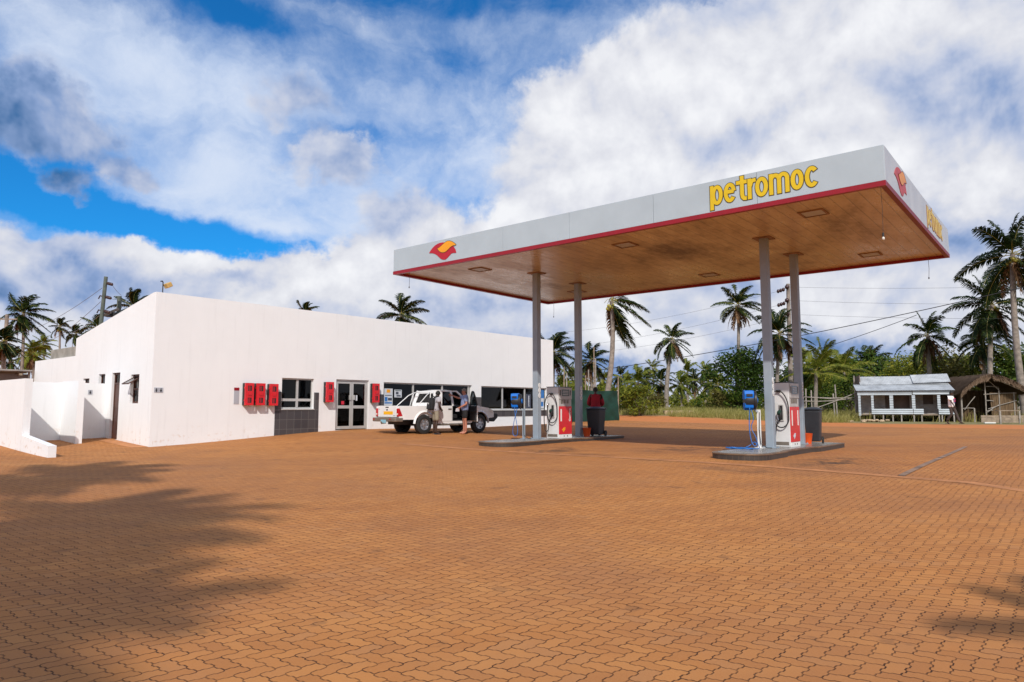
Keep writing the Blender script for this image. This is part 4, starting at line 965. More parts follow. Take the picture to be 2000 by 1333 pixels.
# loose wires hanging at the corners, and the bare bulb
for (x, y, l) in ((-CW + .35, .42, .42), (-CW + .5, CD - .25, .62), (-.55, CD - .12, .58)):
    g = MB(); g.tube([(x, y, SOF), (x + .01, y, -l * .5), (x - .01, y + .01, -l)], .006, 5); g.ball((x - .01, y + .01, -l), (.02, .02, .035), 8, 6); g.build('loose_wire', M['wiregrey'], can)
t = empty('hanging_bulb', canw(-.17, .41, CAN_Z + SOF), -CAN_A); tag(t, 'bare light bulb dangling on a long cord under the canopy corner', 'bulb')
g = MB(); g.tube([(0, 0, 0), (.01, .01, -.5), (0, 0, -.98)], .004, 5); g.build('cord', M['wire'], t)
g = MB(); g.cyl((0, 0, -.98), (0, 0, -1.06), .02, n=10); g.build('lamp_holder', M['black'], t)
g = MB(); g.ball((0, 0, -1.10), (.028, .028, .04), 12, 8); g.build('bulb', M['clear'], t, smooth=True)

# ================================================================ pump islands
def island(cx, ztop, label, y0):
    zg = ztop - .155
    t = empty('pump_island', canw(cx, y0, zg), -CAN_A); tag(t, label, 'pump island')
    def outline(g_):
        p = []
        hw = .70 + g_; r = .60
        for k in range(9):
            a = R(180 + 90 * k / 8); p.append((-hw + r + r * math.cos(a), r - g_ + r * math.sin(a) * 1.0))
        for k in range(9):
            a = R(270 + 90 * k / 8); p.append((hw - r + r * math.cos(a), r - g_ + r * math.sin(a)))
        p += [(hw, 1.8 + g_), (.62 + g_, 1.85 + g_), (.62 + g_, 4.0), (.74 + g_, 4.5), (.74 + g_, 7.0 + g_), (-.74 - g_, 7.0 + g_), (-.74 - g_, 4.5), (-.62 - g_, 4.0), (-.62 - g_, 1.85 + g_), (-hw, 1.8 + g_)]
        return p
    put = lambda a, b2, z: (a, b2, z)
    g = MB(); g.prism(outline(0), put, -.25, .118); g.build('tiled_base', M['islandtile'], t, fix=True)
    g = MB(); g.prism(outline(.012), put, .119, .155); g.build('top_slab', M['islandtop'], t, fix=True, bevel=.008)
    g = MB(); g.prism(outline(-.10), put, .1555, .159); g.build('top_tiling', M['islandtop2'], t, fix=True)
    return t
def islandtile():
    m = mat('island_side_tiles', (.05, .045, .04), 0.5, var=.3); nt, N, L = nodes_of(m); b = N['Principled BSDF']
    tc = N.new('ShaderNodeTexCoord'); sp = N.new('ShaderNodeSeparateXYZ'); L.new(tc.outputs['Object'], sp.inputs[0])
    s = math_node(N, L, 'FRACT', math_node(N, L, 'DIVIDE', math_node(N, L, 'ADD', sp.outputs[0], sp.outputs[1]), .15)); d = math_node(N, L, 'ABSOLUTE', math_node(N, L, 'SUBTRACT', s, .5))
    k = N.new('ShaderNodeMapRange'); k.inputs['From Min'].default_value = .46; k.inputs['From Max'].default_value = .48; L.new(d, k.inputs['Value'])
    nz = N.new('ShaderNodeTexNoise'); nz.inputs['Scale'].default_value = 6; nz.inputs['Detail'].default_value = 6; L.new(tc.outputs['Object'], nz.inputs['Vector'])
    c = mixc(N, L, nz.outputs['Fac'], (.022, .019, .018), (.07, .052, .04)); L.new(mixc(N, L, math_node(N, L, 'MULTIPLY', k.outputs[0], .6), c, (.13, .085, .055)), b.inputs['Base Color'])
    return m
M['islandtile'] = islandtile()
M['islandtop'] = mat('island_rim', (.16, .10, .06), .5, var=.35, scale=2.5)
M['islandtop2'] = mat('island_top_tiles', (.24, .225, .21), .25, var=.3, scale=2.0)
IZ = (1.55 - 1.174 * CS, 1.55 - 1.153 * CS)
island(colx[0] + .06, IZ[0], 'tiled pump island with the coiled blue hose lying on it', .45); island(colx[1] + .16, IZ[1], 'tiled pump island nearer the white shop building', .55)

# ================================================================ fuel pumps
def text_mesh(s, size, m, name, parent, M4, extrude=.002, bold=.0):
    cu = bpy.data.curves.new(name, 'FONT'); cu.body = s; cu.size = size; cu.extrude = extrude; cu.offset = bold; cu.align_x = 'CENTER'; cu.align_y = 'CENTER'
    tmp = bpy.data.objects.new('tmp_text', cu); COL.objects.link(tmp); bpy.context.view_layer.update()
    me = bpy.data.meshes.new_from_object(tmp.evaluated_get(bpy.context.evaluated_depsgraph_get()))
    bpy.data.objects.remove(tmp); bpy.data.curves.remove(cu)
    me.transform(M4); me.materials.clear(); me.materials.append(m); me.name = name
    o = bpy.data.objects.new(name, me); COL.objects.link(o); o.parent = parent
    return o
def pump(cx, cy, z, label, writing):
    t = empty('fuel_pump', canw(cx, cy, z), -CAN_A); tag(t, label, 'fuel pump')
    w, l, h = .50, .80, 1.78                     # x: across the island (white end faces), y: along it (red faces)
    g = MB(); g.box(-w / 2, w / 2, -l / 2, -l / 2 + .42, 0, h - .02); g.box(-w / 2 + .03, w / 2 - .03, -l / 2 + .421, l / 2, 0, h - .04); g.build('cabinet', M['pumpwhite'], t, bevel=.012)
    g = MB(); g.box(-w / 2 - .006, w / 2 + .006, -l / 2 - .006, l / 2 + .006, h - .02, h); g.build('lid', M['black'], t)
    g = MB(); g.box(w / 2 + .001, w / 2 + .03, -l / 2 + .03, l / 2 - .01, 1.34, h - .03); hd = g.build('display_head', M['pumpgrey'], t, bevel=.008)
    g = MB(); g.box(w / 2 + .031, w / 2 + .036, -l / 2 + .17, l / 2 - .17, 1.45, 1.68); g.build('screen', M['screen'], hd)
    g = MB()
    for k in range(3): g.box(w / 2 + .037, w / 2 + .040, -l / 2 + .22, l / 2 - .24, 1.49 + .06 * k, 1.515 + .06 * k)
    g.build('display_digits', M['pumpgrey'], hd)
    for y0 in (-l / 2 + .06, l / 2 - .13):
        g = MB(); g.box(w / 2 + .031, w / 2 + .035, y0, y0 + .05, 1.47, 1.66); g.build('keypad', M['black'], hd)
    g = MB(); g.box(w / 2 + .001, w / 2 + .012, -l / 2 + .04, l / 2 - .02, 1.10, 1.335); g.build('recess_panel', M['pumpgrey'], t)
    g = MB()
    for k in range(3): g.box(w / 2 + .013, w / 2 + .028, -l / 2 + .14 + .18 * k, -l / 2 + .24 + .18 * k, 1.20, 1.32)
    g.build('totaliser', M['bumper'], t)
    g = MB(); g.box(w / 2 + .001, w / 2 + .022, -l / 2 + .03, l / 2 - .01, .13, 1.095); red = g.build('red_panel', M['red'], t, bevel=.006)
    g = MB(); g.box(w / 2 + .023, w / 2 + .026, -l / 2 + .10, -l / 2 + .18, .58, 1.0); g.build('notice_strip', M['white'], red)
    X90 = Matrix.Rotation(R(90), 4, 'Y') @ Matrix.Rotation(R(90), 4, 'Z')       # text lying in the x=const plane
    face = Matrix.Translation((w / 2 + .026, 0, 0)) @ Matrix(((0, 0, 1, 0), (1, 0, 0, 0), (0, 1, 0, 0), (0, 0, 0, 1)))
    if writing:
        text_mesh('Gasóleo', .135, M['white'], 'lettering', red, face @ Matrix.Translation((.26, .80, 0)) @ Matrix.Rotation(R(90), 4, 'Z'), .001, .004)
        g = MB(); g.box(w / 2 + .031, w / 2 + .0315, 0, .001, 0, .001)
    else:
        g = MB(); g.box(w / 2 + .023, w / 2 + .026, .20, .28, .58, 1.0); g.build('notice_strip', M['white'], red)
    c0, z0, s = (-.22, .29, 1.0)
    E = [(0, -.085), (.07, -.03), (.13, .02), (.10, .035), (.135, .075), (.06, .085), (.0, .06), (-.05, .03), (-.10, .0), (-.04, -.03)]
    g = MB(); g.prism([(c0 + .09 + a * s, z0 + b2 * s) for a, b2 in E], lambda a, b2, q: (q, a, b2), w / 2 + .023, w / 2 + .027); g.build('pump_emblem', M['orange'] if writing else M['poster'], red, fix=True)
    g = MB(); g.box(w / 2 + .001, w / 2 + .018, -l / 2 + .03, l / 2 - .01, 0, .125); sk = g.build('skirting', M['white'], t)
    for k in (-.08, .12):
        g = MB(); g.cyl((w / 2 + .018, k, .07), (w / 2 + .022, k, .07), .028, n=10); g.build('bolt', M['bumper'], sk)
    # the end face with its holster, nozzle and hose
    yf = -l / 2
    g = MB(); g.box(-w / 2 + .04, w / 2 - .04, yf - .008, yf - .001, .05, .14); g.build('base_plate', M['bumper'], t)
    g = MB(); g.box(-.03, .10, yf - .03, yf - .001, .70, 1.16); hol = g.build('holster', M['pumpgrey'], t, bevel=.01)
    g = MB(); g.box(-.005, .075, yf - .034, yf - .0305, .74, 1.13); g.build('holster_recess', M['black'], hol)
    nz = MB(); nz.tube([(.03, yf - .06, 1.10), (.035, yf - .07, 1.0), (.03, yf - .08, .90), (.015, yf - .075, .80), (.0, yf - .07, .72)], [.016, .02, .045, .045, .025], 10); n_ = nz.build('nozzle', M['black'], t, smooth=True)
    q = MB(); q.tube([(.03, yf - .085, .99), (.0, yf - .12, .94), (-.02, yf - .11, .88)], [.04, .05, .035], 10); q.build('splash_guard', M['green'], n_, smooth=True)
    q = MB(); q.tube([(-.03, yf - .09, .92), (-.05, yf - .1, .82), (-.02, yf - .09, .74)], .010, 6); q.build('trigger_guard', M['chrome'], n_)
    hs = []
    def arc(cx_, cz_, rx, rz, a0, a1, n=22): return [(cx_ + rx * math.cos(R(a0 + (a1 - a0) * k / n)), yf - .06 - .03 * math.sin(R(180 * k / n)), cz_ + rz * math.sin(R(a0 + (a1 - a0) * k / n))) for k in range(n + 1)]
    hose = [(-.16, yf - .05, 1.17), (-.165, yf - .06, .95)] + [(-.16 + .0 * k, yf - .07, .9 - .05 * k) for k in range(3)]
    hose += arc(.05, .80, .20, .27, 190, 350)[3:] + arc(-.02, 1.02, .27, .52, -10, 170)[2:] + [(-.29, yf - .09, .95), (-.29, yf - .09, .55), (-.25, yf - .09, .28), (-.19, yf - .085, .215), (-.125, yf - .08, .28), (-.10, yf - .075, .5), (-.06, yf - .07, .66), (.0, yf - .07, .72)]
    q = MB(); q.tube(hose, .0165, 8); q.build('hose', M['rubber'], t, smooth=True)
    q = MB(); q.box(-.06, .03, yf - .07, yf - .002, 1.50, 1.56); q.build('hose_hook', M['black'], t)
    q = MB(); q.tube([(-.16, yf - .004, 1.19), (-.16, yf - .05, 1.19), (-.16, yf - .06, 1.12)], .03, 8); q.build('hose_coupling', M['chrome'], t, smooth=True)
    # hose of the far side looping down past the red face
    q = MB(); q.tube([(.1, l / 2 + .03, 1.05), (.18, l / 2 + .09, .9), (.2, l / 2 + .11, .6), (.17, l / 2 + .10, .40), (.13, l / 2 + .07, .45), (.14, l / 2 + .06, .7)], .0165, 8); q.build('hose', M['rubber'], t, smooth=True)
    return t
pump(-3.60, 4.33, IZ[0] + .16 - .155 + .001, 'white and red fuel pump with two white strips, behind the front right column', False)
pump(-11.37, 4.33, IZ[1] + .006, 'white and red fuel pump lettered down its red face, on the left island', True)

# ================================================================ hose reels
def reel(cx, cy, z, label, coil):
    t = empty('hose_reel', canw(cx, cy, z), -CAN_A); tag(t, label, 'hose reel')
    g = MB(); g.box(-.045, .045, -.03, .03, 0, 1.02); g.box(-.11, .11, -.09, .09, 0, .012); g.build('post', M['white'] if coil else M['steel'], t, bevel=.006)
    # the drum's axis lies across the view: local x' = towards the left/front
    rot = Matrix.Translation((-.17, -.20, 1.27)) @ Matrix.Rotation(R(28), 4, 'Z')
    g = MB(rot)
    prof = [(.0, -.17), (.12, -.17), (.20, -.16), (.235, -.10), (.235, .10), (.20, .16), (.12, .17), (0, .17)]
    g.lathe([(.205, -.135), (.225, -.10), (.225, .10), (.205, .135)], axis='x', n=28); hs = g.build('drum', M['black'], t, smooth=30)
    g = MB(rot)
    top_ = [(-.21, .02), (-.235, .16), (-.20, .255), (.12, .27), (.215, .17), (.215, .02)]
    g.prism(top_, lambda a, b2, q: (q, a, b2), -.148, .10); g.build('housing', M['blue'], t, fix=True, bevel=.02)
    g = MB(rot); g.box(-.10, .06, -.242, -.226, .10, .17); g.build('handle_slot', M['black'], t, bevel=.005)
    g = MB(rot); g.prism([(-.20, -.06), (-.17, -.20), (-.05, -.265), (.12, -.255), (.20, -.14), (.20, -.06)], lambda a, b2, q: (q, a, b2), -.14, .09); g.build('lower_housing', M['blue'], t, fix=True, bevel=.02)
    g = MB(rot); g.lathe([(.23, .101), (.245, .12), (.245, .16), (.20, .185), (.09, .19)], axis='x', n=28); g.build('side_disc', M['black'], t, smooth=30)
    g = MB(rot); g.lathe([(.085, .186), (.085, .21), (.05, .222)], axis='x', n=16); g.build('hub', M['blue'], t, smooth=30)
    g = MB(); g.bar((-.02, -.03, .96), (-.13, -.13, 1.08), .05, .05); g.build('bracket', M['steel'], t)
    h0 = rot @ Vector((-.02, -.19, -.2)); h1 = rot @ Vector((.03, -.10, -.25))
    g = MB()
    if not coil:
        a = [tuple(h0), (h0.x + .02, h0.y, .85), (h0.x + .07, h0.y, .62), (h0.x + .13, h0.y, .36), (h0.x + .12, h0.y, .17), (h0.x + .04, h0.y, .10), (h0.x - .06, h0.y, .15), (h0.x - .07, h0.y, .32), (h0.x + .0, h0.y - .02, .62), (h0.x + .06, h0.y - .02, .8), (h1.x + .02, h1.y, h1.z)]
        g.tube(smooth_path(a), .011, 7)
    else:
        a = [tuple(h0), (h0.x - .02, h0.y, .8), (h0.x - .01, h0.y - .03, .45), (h0.x + .05, h0.y - .05, .16), (h0.x + .13, h0.y - .05, .07), (h0.x + .16, h0.y - .02, .13), (h0.x + .08, h0.y + .02, .17), (h0.x - .02, h0.y - .03, .08), (h0.x - .10, h0.y - .16, .02)]
        for k in range(40):
            q = k / 40 * 3 * 2 * math.pi; rr = 1 + .06 * math.sin(k * 1.7); a.append((h0.x - .15 + .34 * rr * math.cos(q), h0.y - .42 + .20 * rr * math.sin(q), .016 + .006 * (k % 3) + .008 * (k / 40)))
        g.tube(smooth_path(a), .012, 7)
        b2 = [tuple(h1), (h1.x + .05, h1.y, .78), (h1.x + .0, h1.y - .04, .55), (h1.x + .12, h1.y - .06, .3), (h1.x + .16, h1.y - .04, .12), (h1.x + .2, h1.y - .08, .016), (h1.x + .05, h1.y - .3, .016), (h1.x - .2, h1.y - .42, .018)]
        g.tube(smooth_path(b2), .011, 7)
    g.build('hose', M['bluehose'], t, smooth=True)
    g = MB(); g.tube([(.03, -.035, .95), (.02, -.05, .5), (.05, -.06, .12), (.20, -.02, .014), (.32, .0, .014)], .010, 6); g.build('air_line', M['rubber'], t)
    return t
def smooth_path(p, n=5):
    p = [Vector(q) for q in p]; out = []
    for i in range(len(p) - 1):
        a, b2, c, d_ = p[max(i - 1, 0)], p[i], p[i + 1], p[min(i + 2, len(p) - 1)]
        for k in range(n):
            t = k / n; out.append(.5 * ((2 * b2) + (c - a) * t + (2 * a - 5 * b2 + 4 * c - d_) * t * t + (3 * b2 - a - 3 * c + d_) * t ** 3))
    out.append(p[-1]); return out
reel(-3.86, 3.0, IZ[0] + .005, 'blue and black hose reel whose hose lies coiled on the island', True)
reel(-11.86, 2.95, IZ[1] + .005, 'blue and black hose reel with a hanging loop near the shop', False)

# ================================================================ bins and buckets
def wbin(cx, cy, z, label, s=1.0):
    t = empty('wheelie_bin', canw(cx, cy, z), -CAN_A + R(8)); t.scale = (s, s, 1.0); tag(t, label, 'wheelie bin', 'dark wheelie bins on the islands')
    g = MB(); p0 = [(-.24, -.27), (.24, -.27), (.24, .25), (-.24, .25)]; p1 = [(-.29, -.35), (.29, -.35), (.29, .33), (-.29, .33)]
    v = [(a, b2, .06) for a, b2 in p0] + [(a, b2, .98) for a, b2 in p1]
    g.add(v, [(3, 2, 1, 0), (4, 5, 6, 7), (0, 1, 5, 4), (1, 2, 6, 5), (2, 3, 7, 6), (3, 0, 4, 7)]); g.build('body', M['bin'], t, bevel=.035)
    g = MB(); g.box(-.31, .31, -.37, .36, .981, 1.02); g.build('rim', M['bin'], t, bevel=.01)
    g = MB(); g.grid(lambda u, v_: (-.32 + .64 * u, -.40 + .80 * v_, 1.022 + .07 * math.sin(math.pi * v_) * (1 - (2 * u - 1) ** 4)), 8, 8); g.build('lid', M['bin'], t, smooth=True)
    g = MB(); g.tube([(-.22, .40, 1.0), (.22, .40, 1.0)], .018, 8); g.build('handle', M['bin'], t)
    for sx in (-1, 1):
        g = MB(); g.lathe([(.04, -.03), (.10, -.03), (.10, .03), (.04, .03)], (sx * .29, .26, .10), 'x', 18); w = g.build('wheel', M['rubber'], t, smooth=30)
wbin(-3.50, 6.60, IZ[0] + .005, 'dark wheelie bin behind the column by the coiled hose', .78); wbin(-11.25, 6.55, IZ[1] + .005, 'dark wheelie bin with the attendant in red behind it', .92)
def bucket(cx, cy, z, label):
    t = empty('bucket', canw(cx, cy, z), 0); tag(t, label, 'bucket', 'orange buckets on the islands')
    g = MB(); n = 20
    prof = [(.0, 0), (.115, 0), (.155, .30), (.162, .31), (.150, .31), (.11, .012), (0, .012)]
    g.lathe(prof, n=n); g.build('pail', M['bucket'], t, smooth=30)
    g = MB(); g.tube([(-.158, 0, .28)] + [(.158 * math.cos(R(180 - 18 * k)), -.10 * math.sin(R(18 * k)), .28 - .06 * math.sin(R(18 * k))) for k in range(1, 10)] + [(.158, 0, .28)], .004, 5); g.build('handle', M['wiregrey'], t)
bucket(-3.55, 6.10, IZ[0] + .005, 'orange bucket beside the bin by the coiled hose'); bucket(-11.30, 5.98, IZ[1] + .005, 'orange bucket beside the bin near the attendant')
# ================================================================ pickup truck
TH = R(43); TS = .90
TX, TY = -3.42 + TS * (1.54 * math.cos(TH) - .77 * math.sin(TH)), 26.7 + TS * (1.54 * math.sin(TH) + .77 * math.cos(TH))
tz = (gz(-3.37, 26.3) + gz(-1.27, 28.5)) / 2
truck = empty('pickup_truck', (TX, TY, tz), TH); truck.scale = (TS, TS, .95)
tag(truck, 'white double cab pickup with its driver door open, parked before the shop windows', 'pickup')
def txz(y): return lambda a, b, t: (a, t, b)
def arch(cx, r, a0, a1, n=12, cz=.40): return [(cx + r * math.cos(R(a0 + (a1 - a0) * k / n)), cz + r * math.sin(R(a0 + (a1 - a0) * k / n))) for k in range(n + 1)]
RX, FX, WR = -1.54, 1.545, .40
low_r = [(-2.80, .62), (-2.82, 1.14), (-.99, 1.15)]
def side_profile(door_open):
    p = [(-2.80, .60), (-2.83, .80), (-2.82, 1.13), (-1.02, 1.145), (-.02, 1.155)]
    if door_open: p += [(-.02, .56), (.04, .50), (.98, .50), (1.04, .60), (1.04, 1.165)]
    else: p += [(1.04, 1.165)]
    p += [(1.30, 1.15), (2.05, 1.07), (2.30, .98), (2.40, .82), (2.40, .66), (2.10, .62)]
    p += arch(FX, .50, 26, 172, 12) + [(1.02, .42), (-1.02, .42)] + arch(RX, .50, 8, 150, 12) + [(-2.10, .60)]
    return p
b = MB()
# doorway notch needs the sill kept: build the right side in two plates, behind and in front of the opening
rear_plate = [(-2.80, .60), (-2.83, .80), (-2.82, 1.13), (-1.02, 1.145), (-.03, 1.155), (-.03, .42), (-1.02, .42)] + arch(RX, .50, 8, 150, 12) + [(-2.10, .60)]
front_plate = [(1.04, 1.165), (1.30, 1.15), (2.05, 1.07), (2.30, .98), (2.40, .82), (2.40, .66), (2.10, .62)] + arch(FX, .50, 26, 172, 12) + [(1.02, .42), (1.04, .55)]
put = lambda a, z, t: (a, t, z)
b.prism(rear_plate, put, -.875, -.83); b.prism(front_plate, put, -.875, -.83)
b.box(-.029, 1.039, -.875, -.80, .42, .52)
b.prism(side_profile(False), put, .83, .875)
# bed
b.box(-2.78, -1.0, -.829, -.79, .74, 1.142); b.box(-2.78, -1.0, .79, .829, .74, 1.142)
b.box(-1.06, -1.0, -.789, .789, .74, 1.146); b.box(-2.78, -1.06, -.83, .83, .66, .739)
# bonnet, scuttle, roof
def bonnet(u, v):
    x = 1.04 + 1.27 * u; y = -.829 + 1.658 * v; return (x, y, 1.163 - .05 * u - .13 * u ** 3 + .055 * math.sin(math.pi * v) ** .5)
b.grid(bonnet, 10, 10)
b.grid(lambda u, v: (2.31 + .09 * math.sin(u * 1.57), -.829 + 1.658 * v, (.983 + .055 * math.sin(math.pi * v) ** .5) * (1 - u) + .66 * u), 6, 10)
b.grid(lambda u, v: (-.80 + 1.12 * u, -.66 + 1.32 * v, 1.755 + .045 * math.sin(math.pi * u) ** .7 + .03 * math.sin(math.pi * v) ** .6), 8, 8)
b.grid(lambda u, v: (-.80 + 1.12 * u, -.66 + 1.32 * v, 1.72), 1, 1)
body = b.build('body', M['car'], truck, smooth=32, fix=True)
# greenhouse pillars, leaning in towards the roof
def pillar(mb, x0, z0, x1, z1, w, s, y0=.845, y1=.675, d=.05):
    mb.bar((x0, s * y0, z0), (x1, s * y1, z1), d, w, up=(1, 0, 0))
g = MB()
for s in (-1, 1):
    pillar(g, -.80, 1.14, -.66, 1.76, .38, s); pillar(g, .02, 1.15, .0, 1.775, .10, s); pillar(g, 1.14, 1.16, .34, 1.76, .07, s, .80, .66)
    g.bar((-.80, s * .675, 1.76), (.36, s * .675, 1.765), .05, .05)
g.bar((-.97, -.80, 1.15), (-.97, .80, 1.15), .05, .05); g.bar((-.79, -.64, 1.75), (-.79, .64, 1.75), .05, .05); g.bar((.34, -.64, 1.75), (.34, .64, 1.75), .05, .04); g.bar((1.12, -.80, 1.17), (1.12, .80, 1.17), .06, .04)
g.build('pillar', M['car'], truck)
g = MB(); g.prism([(-.985, 1.14), (-.955, 1.28), (-.925, 1.28), (-.955, 1.14)], lambda a, z, t: (a, t, z), -.83, .83)
for s in (-1, 1): g.bar((-.95, s * .76, 1.2), (-.80, s * .60, 1.74), .17, .04, up=(1, 0, 0))
g.bar((-.815, -.62, 1.71), (-.815, .62, 1.71), .05, .09)
g.build('rear_cab_panel', M['car'], truck, fix=True)
g = MB(); g.poly([(-.95, -.78, 1.18), (-.95, .78, 1.18), (-.79, .62, 1.73), (-.79, -.62, 1.73)]); g.build('rear_window', M['cglass'], truck)
g = MB(); g.poly([(1.10, .77, 1.19), (1.10, -.77, 1.19), (.36, -.63, 1.74), (.36, .63, 1.74)]); g.build('windscreen', M['cglass'], truck)
def sidepane(x, s): return
for s in (-1, 1):
    g = MB(); g.poly([(-.62, s * .838, 1.17), (-.04, s * .838, 1.175), (-.05, s * .69, 1.735), (-.50, s * .69, 1.725)]); g.build('side_window', M['cglass'], truck)
g = MB(); g.poly([(.08, .838, 1.17), (1.06, .81, 1.18), (.36, .675, 1.72), (.06, .69, 1.735)]); g.build('side_window', M['cglass'], truck)
# rear right door outline, handles, wheel arch flares, sills
g = MB()
for p, q in (((-.06, -.8765, .52), (-.06, -.8765, 1.15)), ((-.60, -.8765, .52), (-.96, -.8765, .95)), ((-.96, -.8765, .95), (-.96, -.8765, 1.14)), ((-.60, -.8765, .52), (-.06, -.8765, .52)), ((-1.0, -.8765, .62), (-1.0, -.8765, 1.14))): g.bar(p, q, .004, .012, up=(0, 1, 0))
g.build('panel_gap', M['black'], truck)
g = MB(); g.box(-.28, -.10, -.905, -.878, 1.0, 1.04); g.build('door_handle', M['chrome'], truck, bevel=.008)
def flare(cx):
    for s in (-1, 1):
        g = MB()
        A = arch(cx, .50, 2, 176, 18); B = arch(cx, .575, 2, 176, 18)
        for k in range(len(A) - 1):
            a, a2, b2, b3 = A[k], A[k + 1], B[k], B[k + 1]
            y0, y1 = s * .876, s * .925
            g.poly([(a[0], y1, a[1]), (a2[0], y1, a2[1]), (b3[0], y0, b3[1]), (b2[0], y0, b2[1])])
            g.poly([(a[0], s * .80, a[1]), (a2[0], s * .80, a2[1]), (a2[0], y1, a2[1]), (a[0], y1, a[1])])
        g.build('wheel_arch', M['car'], truck, smooth=30, fix=True)
flare(RX); flare(FX)
g = MB(); g.box(-1.0, 1.0, -.90, -.80, .34, .40); g.build('side_step', M['bumper'], truck, bevel=.02)
g = MB(); g.box(-1.0, 1.0, .80, .90, .34, .40); g.build('side_step', M['bumper'], truck, bevel=.02)
g = MB(); g.box(-2.5, 2.2, -.45, .45, .40, .655); g.box(-2.05, -1.05, -.78, .78, .66, .70); g.cyl((RX, -.70, .40), (RX, .70, .40), .07); g.cyl((FX, -.70, .40), (FX, .70, .40), .05)
g.build('underbody', M['black'], truck)
# cabin: floor, dash, seats, wheel
g = MB(); g.box(-.98, 1.2, -.80, .80, .50, .56); g.box(-.99, -.95, -.79, .79, .56, 1.15); g.box(.78, 1.25, -.79, .79, .85, 1.13); g.box(.74, .80, -.78, .78, .72, 1.08); g.build('cabin_floor', M['cartrim'], truck)
for sy in (-.38, .38):
    g = MB(); g.box(-.05, .45, sy - .25, sy + .25, .62, .80); g.M = Matrix.Translation((-.08, sy, .78)) @ Matrix.Rotation(R(-14), 4, 'Y'); g.box(-.06, .06, -.24, .24, 0, .62); g.box(-.05, .05, -.12, .12, .64, .82); g.build('seat', M['cartrim'], truck, bevel=.03)
g = MB(); g.box(-.90, -.45, -.70, .70, .62, .80); g.box(-.92, -.80, -.70, .70, .80, 1.25); g.build('rear_bench', M['cartrim'], truck, bevel=.03)
g = MB(); g.M = Matrix.Translation((.62, -.38, 1.06)) @ Matrix.Rotation(R(-62), 4, 'Y'); g.tube([(.18 * math.cos(R(15 * k)), .18 * math.sin(R(15 * k)), 0) for k in range(25)], .016, 6); g.cyl((0, 0, -.02), (0, 0, .02), .05); g.bar((-.17, 0, 0), (.17, 0, 0), .03, .02); g.build('steering_wheel', M['black'], truck)
# tailgate with sticker, handle, badge, lamps, plate, bumper, tow ball
g = MB(); g.box(-2.845, -2.785, -.70, .70, .70, 1.15); tg = g.build('tailgate', M['car'], truck, bevel=.015)
g = MB(); g.box(-2.850, -2.846, -.44, .26, .80, .93); g.build('sticker', M['sticker'], tg)
g = MB(); g.box(-2.852, -2.845, -.12, .12, 1.07, 1.11); g.build('handle', M['black'], tg)
g = MB(); g.box(-2.850, -2.846, .55, .66, 1.00, 1.025); g.build('badge', M['sign'], tg)
g = MB(); g.box(-2.850, -2.846, -.64, -.46, .75, .78); g.build('badge', M['sign'], tg)
g = MB(); g.prism([(.06 * math.cos(k * .5236), .99 + .035 * math.sin(k * .5236)) for k in range(12)], lambda a, z, t: (t, a, z), -2.851, -2.846); g.build('badge', M['black'], tg)
g = MB(); g.box(-2.80, -2.784, -.82, .82, .62, .70); g.build('rear_sill', M['car'], truck)
for s in (-1, 1):
    g = MB(); g.prism([(-2.85, .72), (-2.855, 1.04), (-2.80, 1.06), (-2.64, .74)], put, min(s * .71, s * .882), max(s * .71, s * .882)); l = g.build('tail_lamp', M['tail'], truck, bevel=.02, fix=True)
    g = MB(); g.box(-2.862, -2.84, min(s * .75, s * .83), max(s * .75, s * .83), .79, .85); g.build('reversing_lens', M['clear'], l)
g = MB(); g.box(-3.02, -2.82, -.86, .86, .52, .68); g.box(-3.0, -2.62, -.885, -.80, .52, .68); g.box(-3.0, -2.62, .80, .885, .52, .68); rb = g.build('rear_bumper', M['bumper'], truck, bevel=.03)
g = MB(); g.box(-3.027, -3.021, -.2, .2, .46, .60); g.build('number_plate', M['plate'], rb)
g = MB(); g.box(-3.025, -3.0, -.55, -.45, .60, .65); g.box(-3.025, -3.0, .70, .80, .58, .64); g.build('reflector', M['tail'], rb)
g = MB(); g.bar((-2.9, 0, .47), (-3.12, 0, .45), .06, .05); g.ball((-3.12, 0, .50), .035); g.build('tow_ball', M['bumper'], rb)
# front bumper and grille
g = MB(); g.prism([(2.10, .50), (2.20, .78), (2.42, .84), (2.66, .80), (2.66, .64), (2.44, .46)], put, -.87, .87); g.build('front_bumper', M['black'], truck, bevel=.03, fix=True)
g = MB(); g.box(2.402, 2.42, -.5, .5, .80, .97); g.build('grille', M['chrome'], truck)
for s in (-1, 1):
    g = MB(); g.prism([(2.06, .93), (2.10, 1.055), (2.33, .97), (2.41, .84), (2.30, .82)], put, min(s * .60, s * .880), max(s * .60, s * .880)); g.build('headlamp', M['clear'], truck, bevel=.01, fix=True)
# sports bar in the bed
g = MB()
for s in (-1, 1):
    g.tube([(-1.18, s * .74, 1.14), (-1.12, s * .70, 1.42), (-1.05, s * .62, 1.68), (-1.04, s * .50, 1.72)], .017, 10)
    g.tube([(-1.85, s * .77, 1.15), (-1.62, s * .75, 1.32), (-1.30, s * .69, 1.58), (-1.06, s * .60, 1.70)], .018, 10)
g.tube([(-1.04, -.52, 1.72), (-1.04, .52, 1.72)], .017, 10); g.build('sports_bar', M['car'], truck, smooth=True)
g = MB(); g.box(-1.34, -1.22, -.90, -.80, 1.15, 1.22); g.build('tie_down', M['chrome'], truck, bevel=.01)
